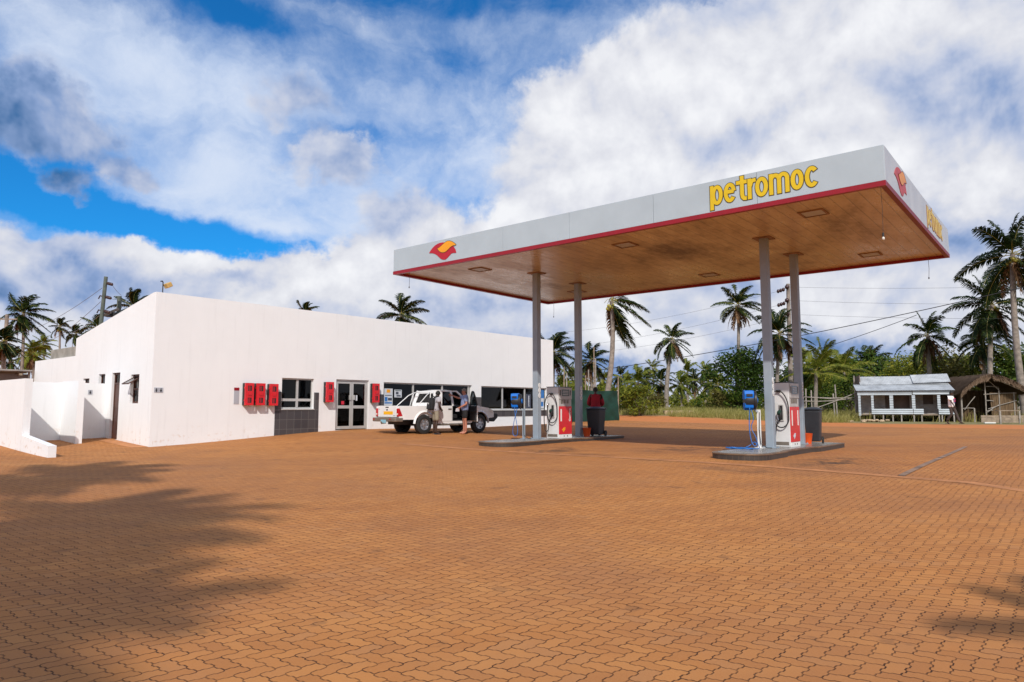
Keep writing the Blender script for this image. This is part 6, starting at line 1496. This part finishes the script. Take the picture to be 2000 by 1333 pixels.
for k, (px, h) in enumerate(((1101, 3.6), (1106, 3.2), (1143, 3.0), (1149, 3.4), (1160, 5.0), (1163, 4.2), (1207, 2.9), (1190, 2.7))):
    p = at_depth(px, 800, 49.5); o = MB(); z = gz(p.x, p.y); o.tube([(0, 0, -.3), (.03, 0, h * .5), (.05, 0, h)], [.06, .05, .04], 7); o = o.build('fence_pole', M['timber2'] if k % 2 else M['timber']); o.location = (p.x, p.y, z)
    tag(o, ['pale upright pole just right of the shop wall', 'pale upright pole beside the shop wall, second from it', 'upright pole left of the leaning palm, in the thin pair', 'slightly taller pole of the thin pair left of the leaning palm', 'tallest pale pole rising behind the attendant', 'thin pole right behind the attendant, lower of two', 'pole at the right end of the green cloth', 'pole behind the green cloth, right of the leaning palm'][k], 'pole', 'poles behind the green cloth')
g = MB(); g.box(-1.1, 1.1, -.3, .3, -.1, .26); o = g.build('low_slab', M['soil'], bevel=.03); p = gpx(1335, 811); o.location = p + Vector((0, 1.5, .05)); tag(o, 'low pale block wall lying in the grass across the road', 'block')
for k, (px, py, s) in enumerate(((1700, 824, .55), (1688, 825, .4))):
    p = gpx(px, py); g = MB(); r2 = random.Random(k)
    for q in range(26): g.ball((r2.gauss(0, s), r2.gauss(0, s * .4), r2.uniform(0, .10)), (r2.uniform(.06, .16), r2.uniform(.06, .14), r2.uniform(.04, .09)), 7, 5)
    if k == 0:
        o = g.build('rubble_heap', M['soil']); o.location = p; tag(o, 'small heap of pale rubble at the left foot of the kiosk', 'rubble', kind='stuff')

# ================================================================ power poles and lines
def catenary(a, b2, sag, n=18):
    a, b2 = Vector(a), Vector(b2); return [a.lerp(b2, k / n) - Vector((0, 0, sag * 4 * (k / n) * (1 - k / n))) for k in range(n + 1)]
def line(label, a, b2, sag, r, m='wire', group='overhead power lines'):
    g = MB(); g.tube(catenary(a, b2, sag), r * .75, 5); o = g.build('power_line', M[m]); tag(o, label, 'power line', group); return o
dl = 36.0
LP0, LP1 = at_depth(196.5, 640, dl), at_depth(207, 541, dl)
base = LP0 + (LP0 - LP1) * 2.0; zg = gz(LP0.x, LP0.y)
lp = empty('utility_pole', (base.x, base.y, 0)); tag(lp, 'greenish wooden power pole leaning behind the shop side wall', 'power pole', 'power poles')
dirp = (LP1 - LP0).normalized(); bot = LP1 - dirp * ((LP1.z - zg + .4) / dirp.z); lp.location = bot
rel = lambda p: Vector(p) - bot
g = MB(); g.tube([Vector((0, 0, 0)), rel(LP1) * .5, rel(LP1)], [.125, .105, .09], 12); g.build('pole', M['polegreen'], lp, smooth=40)
LINS = []
for f in (.13, .40, .68):
    c = LP1.lerp(LP0, f); g = MB(); e = c + Vector((.42, -.12, -.08)); g.tube([rel(c + Vector((.1, 0, 0))), rel(e)], [.05, .05], 8)
    for k in range(4): q = rel((c + Vector((.16, 0, -.01))).lerp(e, k / 3.2)); g.ball(q, (.085, .085, .085), 8, 6)
    g.build('insulator', M['porcelain'], lp, smooth=True); LINS.append(c)
    if f > .2:
        g = MB(); g.tube([rel(c), rel(c + Vector((-.2, 0, .07))), rel(c + Vector((-.28, 0, -.1)))], .035, 7); g.build('bracket', M['porcelain'], lp)
LQ = at_depth(233, 588, 37.5); lp2 = empty('utility_pole', on_ground(LQ.x, LQ.y)); tag(lp2, 'short stub power pole joined by a crossarm, peeping over the side wall', 'power pole', 'power poles')
g = MB(); g.tube([(0, 0, -.3), (0, 0, LQ.z + .25 - lp2.location.z)], [.14, .11], 12); g.build('pole', M['polegreen'], lp2, smooth=40)
a = at_depth(202, 616, 36.2); b2 = at_depth(231, 604, 37.4); g = MB(); r_ = lp2.location; g.bar(a - r_, b2 - r_, .10, .12); g.build('crossarm', M['timber'], lp2)
g = MB(); c = a.lerp(b2, .6) - r_; g.box(c.x - .35, c.x + .35, c.y - .15, c.y + .15, c.z - .30, c.z - .06); g.build('transformer', M['black'], lp2, bevel=.03)
LL = at_depth(14, 615, 60); lp3 = empty('utility_pole', on_ground(LL.x, LL.y)); tag(lp3, 'dark power pole among the palms at the far left edge', 'power pole', 'power poles')
g = MB(); g.tube([(0, 0, -.3), (0, 0, LL.z - lp3.location.z)], [.2, .15], 10); g.build('pole', M['polewood'], lp3, smooth=40)
g = MB(); q = LL.z - lp3.location.z - .4; g.bar((-.9, 0, q), (.9, 0, q), .1, .1); g.build('crossarm', M['timber'], lp3)
for k, c in enumerate(LINS):
    e = at_depth((20, 60, 105)[k], (655, 700, 690)[k] - 20 * k, 62 + 3 * k)
    line(('topmost', 'middle', 'lowest')[k] + ' bare wire running down left from the leaning pole', c + Vector((-.15, 0, -.25)), e, .5, .017, 'wiregrey')
line('short wire from the leaning pole top down to the stub pole', LINS[0] + Vector((.42, -.12, -.08)), LQ + Vector((.1, 0, .3)), .05, .012, 'wiregrey'); line('short wire from the leaning pole middle down to the stub pole', LINS[1] + Vector((.42, -.12, -.08)), LQ + Vector((-.1, 0, .1)), .05, .012, 'wiregrey')
dr_ = 58.0
RPt = at_depth(1539, 555, dr_); rp = empty('utility_pole', on_ground(at_depth(1546, 800, dr_).x, dr_)); tag(rp, 'dark power pole with strings of disc insulators, seen between the right columns', 'power pole', 'power poles')
g = MB(); g.tube([(0, 0, -.3), RPt - rp.location], [.23, .15], 12); g.build('pole', M['polewood'], rp, smooth=40)
RW = []
for k, (px, py, ix, iy) in enumerate(((1537, 561, 1525, 568), (1537, 587, 1526, 595), (1538, 614, 1527, 621))):
    a, b2 = at_depth(px, py, dr_ - .2), at_depth(ix, iy, dr_ - .6); g = MB(); a_, b_ = a - rp.location, b2 - rp.location
    g.tube([a_, b_], .035, 6); g.ball(a_, .19, 8, 6)
    for q in range(3): g.ball(b_ + Vector((-.22 + .22 * q, 0, -.06 + .07 * q)), (.13, .17, .17), 8, 6)
    g.build('insulator', M['porcelain'], rp, smooth=True); RW.append((a, b2))
for k, (py2, py1) in enumerate(((558, 660), (593, 690), (622, 705))):
    nm = ('top', 'middle', 'bottom')[k]
    line(f'{nm} thin wire running level to the right of the insulator pole', RW[k][0], at_depth(2060, py2, 46), .15, .012, 'wiregrey'); line(f'{nm} thin wire falling away left of the insulator pole', RW[k][1], at_depth(1090, py1 - 10, 75), .5, .013, 'wiregrey')
line('thick black cable crossing from the shop end up to the right palms', at_depth(1040, 740, 62), at_depth(2040, 552, 40), .55, .034); line('second black cable rising to the right below the thick one', at_depth(1370, 733, 66), at_depth(1790, 616, 47), .55, .028)
# ================================================================ palms
def frond(mb, o, az, el, L, droop, wind, leaf, n, rr, mi_leaf, mi_stem, ragged=0.0, stem=.028):
    d = Vector((math.cos(az) * math.cos(el), math.sin(az) * math.cos(el), math.sin(el))); p = Vector(o); steps = 11; pts = [p.copy()]; tan = [d.copy()]
    for k in range(steps):
        t = (k + 1) / steps
        d = d + Vector((0, 0, -droop * (.25 + 1.1 * t) / steps)) + wind * (2.6 * t / steps); d.normalize(); p = p + d * (L / steps); pts.append(p.copy()); tan.append(d.copy())
    mb.tube(pts, [stem * (1 - .8 * k / steps) for k in range(steps + 1)], 4, mi_stem, cap=False)
    roll = rr.uniform(-.5, .5); wid = .62 * L / n + .012
    for i in range(n):
        s = .13 + .87 * (i + .5) / n; f = s * steps; k = min(int(f), steps - 1); b = pts[k].lerp(pts[k + 1], f - k); T = tan[k].lerp(tan[k + 1], f - k).normalized()
        S = T.cross(Vector((0, 0, 1)))
        if S.length < .05: S = Vector((math.sin(az), -math.cos(az), 0))
        S.normalize(); Nn = S.cross(T); S2 = S * math.cos(roll) + Nn * math.sin(roll); N2 = Nn * math.cos(roll) - S * math.sin(roll)
        prof = math.sin(math.pi * (.18 + .80 * s)) ** .55
        for sd in (-1, 1):
            if rr.random() < ragged: continue
            l = leaf * prof * rr.uniform(.8, 1.1)
            q = (T * (.45 + .55 * s) + S2 * sd * (1.0 - .25 * s) + N2 * rr.uniform(.05, .30) + Vector((rr.uniform(-.1, .1), rr.uniform(-.1, .1), 0))).normalized()
            m_ = b + q * l * .5; q2 = (q + Vector((0, 0, -.75 - .4 * rr.random())) + wind * .55).normalized(); e = m_ + q2 * l * .55
            w = T * (wid * (.6 + .4 * prof)); w2 = w * .85
            mb.add([b - w * .6, b + w * .6, m_ + w2, m_ - w2, e], [(0, 1, 2, 3), (3, 2, 4)], mi_leaf)

def palm_parts(rng, R_, nf=22, wind=(.5, 0, 0), dead=6, lo=-50, nuts=8, light=False, n=42, up=86, azr=None):
    """crown, dead skirt and nut bunch built round the origin"""
    w = Vector(wind); cr = MB(); ga = 2.39996
    for k in range(nf):
        f = k / max(1, nf - 1); el = R(up + (lo - up) * f ** .85 + rng.uniform(-7, 7)); az = k * ga + rng.uniform(-.35, .35)
        if azr: az = rng.uniform(*azr)
        L = R_ * (.72 + .30 * min(1, f * 2.2)) * rng.uniform(.88, 1.06)
        frond(cr, (0, 0, .1 - .25 * f), az, el, L, 1.25 + .5 * rng.random() - .25 * f, w * rng.uniform(.6, 1.2), R_ * .25, n, rng, 0, 1, .03)
    de = MB()
    for k in range(dead):
        az = rng.uniform(0, 6.28); frond(de, (0.08 * math.cos(az), .08 * math.sin(az), -.25), az, R(rng.uniform(-72, -40)), R_ * rng.uniform(.55, .85), 1.9, w * .25, R_ * .15, int(n * .7), rng, 0, 0, .25)
    nu = MB()
    for k in range(nuts):
        a = rng.uniform(0, 6.28); r = rng.uniform(.12, .34); nu.ball((r * math.cos(a), r * math.sin(a), -.25 - rng.uniform(0, .4)), (.105, .105, .13), 8, 6)
    if nuts:
        for k in range(4):
            a = rng.uniform(0, 6.28); nu.tube([(0, 0, .05), (.25 * math.cos(a), .25 * math.sin(a), .15), (.5 * math.cos(a), .5 * math.sin(a), -.15)], .018, 5)
    return cr, de, nu

def trunk_mesh(base, topp, bend, r0, r1, rng):
    g = MB(); n = 22; pts = []; rs = []
    for k in range(n + 1):
        t = k / n; p = Vector((0, 0, 0)).lerp(topp - base, t); p += bend * (4 * t * (1 - t)); pts.append(p); rs.append((r1 + (r0 - r1) * (1 - t) ** 1.3 + .10 * max(0, .08 - t) / .08) * (1 + .05 * (k % 2)))
    pts.insert(0, Vector((0, 0, -.4))); rs.insert(0, rs[0] * 1.1); g.tube(pts, rs, 10); return g

def palm(cx, cy, depth, bx, R_, label, seed, bend=(0, 0, 0), nf=22, wind=(.5, 0, 0), dead=6, lo=-50, nuts=8, light=False, n=42, r0=.17, r1=.11, group='tall coconut palms', by=None, up=86, azr=None):
    rng = random.Random(seed); c = at_depth(cx, cy, depth); b = at_depth(bx, 800, depth); base = Vector((b.x, depth, gz(b.x, depth)))
    t = empty('coconut_palm', base, 0); tag(t, label, 'palm tree', group)
    g = trunk_mesh(base, c, Vector(bend), r0, r1, rng); g.build('trunk', M['trunk'], t, smooth=60)
    cr, de, nu = palm_parts(rng, R_, nf, wind, dead, lo, nuts, light, n, up, azr); off = c - base
    fm = [M['frondlight'] if light else M['frond'], M['rachis']]
    o = cr.build('crown', fm, t); o.location = off
    if dead: o = de.build('dead_fronds', M['dead'], t); o.location = off
    if nuts: o = nu.build('coconut_bunch', M['coconut'], t, smooth=True); o.location = off
    return t

W = (.62, .1, .1)
# the big ones, left to right as one meets them
palm(46, 613, 62, 32, 2.8, 'tall windswept palm with bunched fronds rising over the dark shed', 1, (.2, 0, 0), 24, (.95, 0, .25), 9, -60, 6)
palm(117, 638, 88, 111, 1.9, 'slim palm with one bare upright spike left of the power pole', 2, (.1, 0, 0), 15, (.9, 0, .3), 3, -45, 4)
palm(149, 652, 84, 143, 1.9, 'palm half hidden at the rear corner of the shop side wall', 3, nf=16, wind=(.8, 0, .2))
palm(8, 668, 52, 2, 1.9, 'ragged palm cut by the left edge above the shed roof', 4, nf=20, wind=(.7, 0, 0), dead=8)
palm(66, 690, 70, 64, 2.0, 'low bushy palm behind the dark shed', 5, nf=20, wind=(.6, 0, .1), dead=5, light=True)
palm(262, 600, 58, 262, 2.1, 'palm crown peeping over the sloping parapet left of the corner', 6, nf=20, wind=(.7, 0, .3), lo=-20)
palm(190, 640, 66, 190, 2.1, 'palm crown behind the leaning power pole', 7, nf=14, wind=(.6, 0, .2), lo=-20)
palm(598, 612, 70, 598, 1.8, 'single palm tip showing over the middle of the shop parapet', 8, nf=12, wind=(.7, 0, .2), lo=-10, nuts=0)
palm(784, 616, 54, 781, 2.5, 'palm crown over the parapet below the left canopy corner', 9, nf=20, wind=(.55, 0, .2), lo=-35)
palm(1082, 690, 56, 1078, 2.8, 'full palm crown just beyond the right end of the shop wall', 10, nf=24, wind=(.6, 0, .1), dead=4, lo=-55)
palm(1155, 704, 60, 1156, 2.2, 'palm with long brown dead skirt behind the rear left column', 11, nf=18, wind=(.55, 0, .2), dead=16, lo=-45)
palm(1194, 588, 49, 1176, 3.5, 'leaning palm with few fronds reaching right under the canopy edge', 12, (.35, 0, 0), 10, (.75, .1, .12), 1, -80, 9, up=48, azr=(-1.3, 1.5), r0=.22, r1=.14)
palm(1313, 664, 66, 1301, 2.5, 'lone straight palm with brown skirt between the two pump islands', 13, (-.15, 0, 0), 18, (.42, 0, .15), 10, -62, 4, r0=.24, r1=.15)
palm(1442, 596, 60, 1437, 2.5, 'tall palm with nuts and heavy brown skirt under the canopy edge', 14, (.1, 0, 0), 17, (.35, 0, .15), 16, -25, 14, r0=.19)
palm(1522, 652, 54, 1514, 2.8, 'bushy palm standing between the two right columns', 15, nf=22, wind=(.4, 0, .15), dead=10, lo=-50, nuts=12)
palm(1812, 655, 56, 1818, 2.9, 'open-crowned palm rising behind the tin kiosk', 16, (.0, 0, 0), 17, (.25, 0, .10), 9, -62, 6, r0=.22, r1=.14)
palm(1938, 596, 50, 1934, 3.5, 'large dark palm with dense crown behind the thatched hut', 17, (-.1, 0, 0), 24, (.30, 0, .18), 6, -66, 5, r0=.21, r1=.14)
palm(1921, 668, 54, 1922, 2.6, 'shorter palm half hidden by the large one behind the thatched hut', 18, nf=16, wind=(.2, 0, 0), dead=3, lo=-60, r0=.18)
palm(1978, 497, 44, 2004, 3.7, 'tallest palm at the right edge with a curving ringed trunk', 19, (-.25, 0, 0), 17, (.22, 0, .20), 3, -50, 14, r0=.24, r1=.15)
palm(1612, 716, 62, 1610, 3.3, 'light green young palm arching over the pole fence', 20, nf=16, wind=(.3, 0, .1), dead=2, lo=-25, light=True, nuts=0, group='young palms')
palm(1648, 728, 58, 1650, 3.0, 'light green young palm between the pole fence and kiosk', 21, nf=16, wind=(.35, 0, .1), dead=1, lo=-25, light=True, nuts=0, group='young palms')
palm(1700, 712, 70, 1702, 2.9, 'dark upright palm clump behind the left end of the kiosk', 22, nf=20, wind=(.3, 0, .15), dead=3, lo=-30)
palm(1594, 728, 50, 1592, 2.4, 'small young palm right beside the rear right column', 23, nf=12, wind=(.3, 0, .2), dead=0, lo=-5, light=True, nuts=0, group='young palms')
# two palms behind the photographer: only their shadows reach the picture
for (gx, gy, Rr, seed, lab) in ((-5.9, 9.0, 3.3, 31, 'palm standing behind the photographer, its shadow on the near paving'), (-9.8, 14.7, 3.1, 32, 'second palm behind the photographer, its shadow nearer the shop'), (-5.3, 6.9, 2.8, 33, 'third palm behind the photographer, off to the left'), (-3.7, 4.7, 2.3, 34, 'palm nearest behind the photographer, shading the bottom left corner'), (4.75, 3.95, 2.2, 35, 'shorter palm behind the photographer on the right, shading the bottom right corner')):
    h = 9.5 if seed == 35 else 18; x, y = gx, gy - h / math.tan(SUN_EL); rng = random.Random(seed); base = on_ground(x + .4, y); t = empty('coconut_palm', base); tag(t, lab, 'palm tree', 'palms behind the photographer')
    off = Vector((-.4, 0, h)); g = trunk_mesh(base, base + off, Vector((.2, 0, 0)), .2, .12, rng); g.build('trunk', M['trunk'], t, smooth=60)
    cr, de, nu = palm_parts(rng, Rr, 30, (.35, 0, .1), 6, -50, 6, n=42); o = cr.build('crown', [M['frond'], M['rachis']], t); o.location = off
    o = de.build('dead_fronds', M['dead'], t); o.location = off
# distant palms: five crowns, copied
protos = []
for k in range(5):
    rng = random.Random(60 + k); cr, de, nu = palm_parts(rng, 2.3, 16, (.55, 0, .15), (2, 6, 9, 3, 7)[k], -50, 0, n=26)
    protos.append((cr, de))
far = [(1118, 742, 78, 0), (1095, 760, 72, 1), (1135, 730, 90, 2), (1178, 742, 86, 3), (1212, 735, 96, 4), (1226, 752, 82, 0), (1246, 748, 74, 1), (1262, 742, 88, 2), (1275, 720, 105, 3), (1291, 748, 80, 4), (1330, 752, 84, 0), (1342, 728, 100, 1), (1356, 744, 92, 2), (1378, 726, 110, 3), (1389, 746, 90, 4), (1402, 752, 80, 0),
       (1566, 708, 84, 1), (1580, 745, 76, 2), (1663, 722, 92, 3), (1676, 748, 84, 4), (1726, 718, 96, 0), (1754, 726, 110, 1), (1796, 706, 88, 2), (1840, 712, 98, 3), (1856, 722, 90, 4), (1892, 714, 104, 0), (1966, 704, 92, 1), (1986, 722, 80, 2), (60, 700, 95, 3), (20, 705, 80, 4), (85, 672, 110, 0)]
faro = {}
where = {}
def farlabel(px):
    for lim, s in ((100, 'above the dark shed at far left'), (1160, 'beside the right end of the shop wall'), (1240, 'behind the green cloth fence'), (1310, 'left of the lone straight palm'), (1420, 'between the lone straight palm and the broad dark tree'), (1600, 'between the rear right column and the pole fence'), (1700, 'behind the pole fence'), (1800, 'over the left half of the kiosk roof'), (1880, 'over the right half of the kiosk roof'), (2001, 'behind the thatched hut')):
        if px <= lim: return s
ranks = {}
for (px, py, d, k) in sorted(far): ranks.setdefault(farlabel(px), []).append(px)
ORD = ['leftmost', 'second from left', 'third from left', 'fourth from left', 'fifth from left', 'sixth from left', 'seventh from left']
for i, (px, py, d, k) in enumerate(far):
    c = at_depth(px, py, d); base = on_ground(c.x, d); off = c - base
    t = empty('coconut_palm', base); w_ = farlabel(px); lst = sorted(ranks[w_]); nth = lst.index(px)
    tag(t, 'small distant palm ' + w_ + (', ' + ORD[nth] if len(lst) > 1 else ''), 'palm tree', 'distant coconut palms')
    rng = random.Random(900 + i); g = trunk_mesh(base, c, Vector((rng.uniform(-.3, .3), 0, 0)), .20, .13, rng); g.build('trunk', M['trunk'], t, smooth=60)
    if k not in faro:
        cr, de = protos[k]; o1 = cr.build('crown', [M['frondlight'] if k in (0, 1, 3) else M['frond'], M['rachis']], t); o2 = de.build('dead_fronds', M['dead'], t); faro[k] = (o1, o2)
    else:
        o1, o2 = faro[k][0].copy(), faro[k][1].copy(); COL.objects.link(o1); COL.objects.link(o2); o1.parent = t; o2.parent = t
    for o in (o1, o2): o.location = off; o.rotation_euler = (0, 0, rng.uniform(-.9, .9)); s = rng.uniform(.85, 1.2); o.scale = (s, s, s)

# ================================================================ broad-leaved tree, bushes, grass
def leaf_cloud(g, rng, clumps, per, size, flat=.0):
    for (c, r) in clumps:
        for k in range(per):
            u = Vector((rng.gauss(0, 1), rng.gauss(0, 1), rng.gauss(0, 1))).normalized() * r * rng.uniform(.35, 1.08) ** .6; p = Vector(c) + Vector((u.x, u.y, u.z * .8))
            a = Vector((rng.gauss(0, 1), rng.gauss(0, 1), rng.gauss(0, .6))).normalized(); b = a.cross(Vector((rng.gauss(0, 1), rng.gauss(0, 1), rng.gauss(0, 1)))).normalized(); s = size * rng.uniform(.6, 1.25)
            g.add([p - a * s, p + b * s * .42, p + a * s, p - b * s * .42], [(0, 1, 2, 3)])
def bush(name, px, py, w, h, label, seed, m='leafmid', n=26, per=95, size=.11, group='roadside bushes', tree=False, dep=None, cat='bush', stemh=.0):
    rng = random.Random(seed); p = gpx(px, py) if dep is None else None
    if p is None: q = at_depth(px, 800, dep); p = on_ground(q.x, dep)
    t = empty(name, p); tag(t, label, cat, group); cl = []
    for k in range(n):
        a = rng.uniform(0, 6.28); r = math.sqrt(rng.random()); z = rng.random() ** .8; wz = math.sqrt(max(.05, 1 - (z * .9) ** 2))
        cl.append(((r * wz * w * .5 * math.cos(a), r * wz * w * .32 * math.sin(a), stemh + z * h * .86 + .12 * h), rng.uniform(.13, .26) * min(w, h * 1.3)))
    g = MB(); leaf_cloud(g, rng, cl, per, size); g.build('foliage', M[m], t)
    g = MB()
    for k, (c, r) in enumerate(cl[:9 if not tree else 16]):
        g.tube(smooth_path([(rng.uniform(-.08, .08) * w * .4, 0, -.2), (c[0] * .35, c[1] * .35, c[2] * .45), tuple(c)], 3), [.045 if not tree else .15, .03 if not tree else .11, .02, .02, .015, .012, .01][:7], 6)
    g.build('branches' if not tree else 'limbs', M['bark'], t)
    if tree:
        g = MB(); g.tube([(0, 0, -.3), (.1, 0, h * .18), (0, 0, h * .42)], [.30, .24, .17], 10); g.build('trunk', M['bark'], t, smooth=True)
    return t
bush('broadleaf_tree', 1440, 806, 5.4, 4.9, 'broad dark green tree filling the gap behind the right hose reel', 70, 'leafdark', 46, 120, .15, 'broad-leaved trees', True, 56, 'tree')
bush('broadleaf_tree', 1500, 806, 4.0, 4.4, 'dark tree merging behind the front right column', 71, 'leafdark', 26, 100, .15, 'broad-leaved trees', True, 60, 'tree')
BL = [(1250, 812, 3.6, 1.9, 'leafmid', 'rounded bush at the left of the grassy clearing'), (1222, 808, 2.8, 1.5, 'leafmid', 'bush just right of the green cloth fence'), (1282, 806, 2.0, 1.4, 'leafdry', 'low dry bush in the clearing left of the lone straight palm'), (1345, 803, 3.0, 1.2, 'leafmid', 'mid green bush right of the lone straight palm'), (1385, 806, 3.6, 1.6, 'leafmid', 'spreading bush before the broad dark tree'), (1412, 809, 3.0, 1.7, 'leafdry', 'scrubby dry bush at the foot of the broad dark tree'), (1455, 810, 3.0, 1.8, 'leafdark', 'dark low bush behind the right hose reel'),
      (1600, 812, 3.6, 2.2, 'leafdark', 'dark bush behind the left of the pole fence'), (1630, 810, 4.0, 2.8, 'leafmid', 'green bush filling the middle of the pole fence'), (1662, 812, 3.4, 3.0, 'leafdark', 'dark bush at the kiosk end of the pole fence')]
for k, (px, py, w, h, m, lab) in enumerate(BL): bush('bush', px, py, w, h, lab, 80 + k, m, 24, 90, .11)
SC = [(1700, 66, 7, 5.2, 'leafdark', 'dark scrub tree behind the left end of the kiosk'), (1750, 72, 8, 5.2, 'leafmid', 'green scrub tree behind the middle of the kiosk'), (1795, 62, 6, 4.6, 'leafmid', 'bright scrub tree behind the kiosk ridge'), (1850, 58, 5.5, 5.0, 'leafdry', 'brownish scrub tree between kiosk and thatched hut'), (1885, 60, 5.5, 4.4, 'leafmid', 'green scrub tree right behind the thatched gable'), (1960, 56, 6, 5.0, 'leafmid', 'yellow-green scrub tree right of the large dark palm'), (2010, 54, 6, 5.2, 'leafdark', 'dark scrub tree at the right picture edge'), (1590, 74, 7, 4.4, 'leafmid', 'scrub tree behind the pole fence, nearest the column'), (1648, 72, 6, 4.8, 'leafmid', 'scrub tree behind the pole fence, nearest the kiosk'), (1555, 66, 5, 4.4, 'leafdark', 'dark scrub tree right behind the insulator pole'), (1120, 66, 5, 2.2, 'leafmid', 'scrub tree behind the left of the green cloth'), (1180, 70, 6, 2.2, 'leafmid', 'scrub tree behind the right of the green cloth')]
for k, (px, d, w, h, m, lab) in enumerate(SC): bush('scrub_tree', px, 0, w, h, lab, 120 + k, m, 34, 85, .17, 'scrub trees behind the road', False, d, 'tree', .2)
# far woodland closing the view
rng = random.Random(5); g = MB()
for k in range(150):
    px = rng.uniform(1050, 2250) if k < 118 else rng.uniform(-250, 130); d = rng.uniform(100, 135); q = at_depth(px, 800, d); z0 = gz(q.x, d)
    for j in range(5): leaf_cloud(g, rng, [((q.x + rng.uniform(-3, 3), d + rng.uniform(-2, 2), z0 + rng.uniform(.2, 2.0)), rng.uniform(.8, 1.5))], 42, .30)
o = g.build('far_woodland', M['leafmid']); tag(o, 'low green woodland closing off the far side of the clearing', 'woodland', kind='stuff')
# grass along the verge
def grass_mesh():
    r = random.Random(9); g = MB(); FRn = Vector((.70, .71, 0)); FRs = Vector((.71, -.70, 0)); n = 0
    while n < 30000:
        t = 42.6 + 22 * r.random() ** 1.7; s = r.uniform(-34, 22); p = FRn * t + FRs * s; px = 1000 + F_PX * p.x / p.y
        if p.y < 20 or px < 1180 or px > 2060: continue
        lim = 43.0 + 2.2 * math.sin(s * .35) * .4 + .8 * math.sin(s * 1.3)
        if px > 1655: lim += 2.6
        if t < lim: continue
        if 1695 < px and t < 49.5 and r.random() < .97: continue
        n += 1; h = r.uniform(.16, .62) * (1.25 if r.random() < .2 else 1) * (1.0 if t > 44.5 else .7); a = r.uniform(0, 3.14); w = r.uniform(.008, .02); z = gz_fast(p.x, p.y); lx, ly = r.gauss(.08, .12) * h / .3, r.gauss(0, .1)
        c, s_ = math.cos(a) * w, math.sin(a) * w
        g.add([(p.x - c, p.y - s_, z - .03), (p.x + c, p.y + s_, z - .03), (p.x + c * .6 + lx * .4, p.y + s_ * .6, z + h * .6), (p.x - c * .6 + lx * .4, p.y - s_ * .6, z + h * .6), (p.x + lx, p.y + ly, z + h)], [(0, 1, 2, 3), (3, 2, 4)])
    return g
_gx, _gy = np.arange(0, 60, .5), np.arange(20, 110, .5)
_GZ = np.array([gz_arr(_gx, np.full_like(_gx, y)) for y in _gy])
def gz_fast(x, y):
    i = min(max(int(x * 2), 0), len(_gx) - 2); j = min(max(int((y - 20) * 2), 0), len(_gy) - 2); fx, fy = x * 2 - i, (y - 20) * 2 - j
    return float((_GZ[j, i] * (1 - fx) + _GZ[j, i + 1] * fx) * (1 - fy) + (_GZ[j + 1, i] * (1 - fx) + _GZ[j + 1, i + 1] * fx) * fy)
o = grass_mesh().build('grass', M['grass']); tag(o, 'tufted yellow-green grass along the far verge', 'grass', kind='stuff')
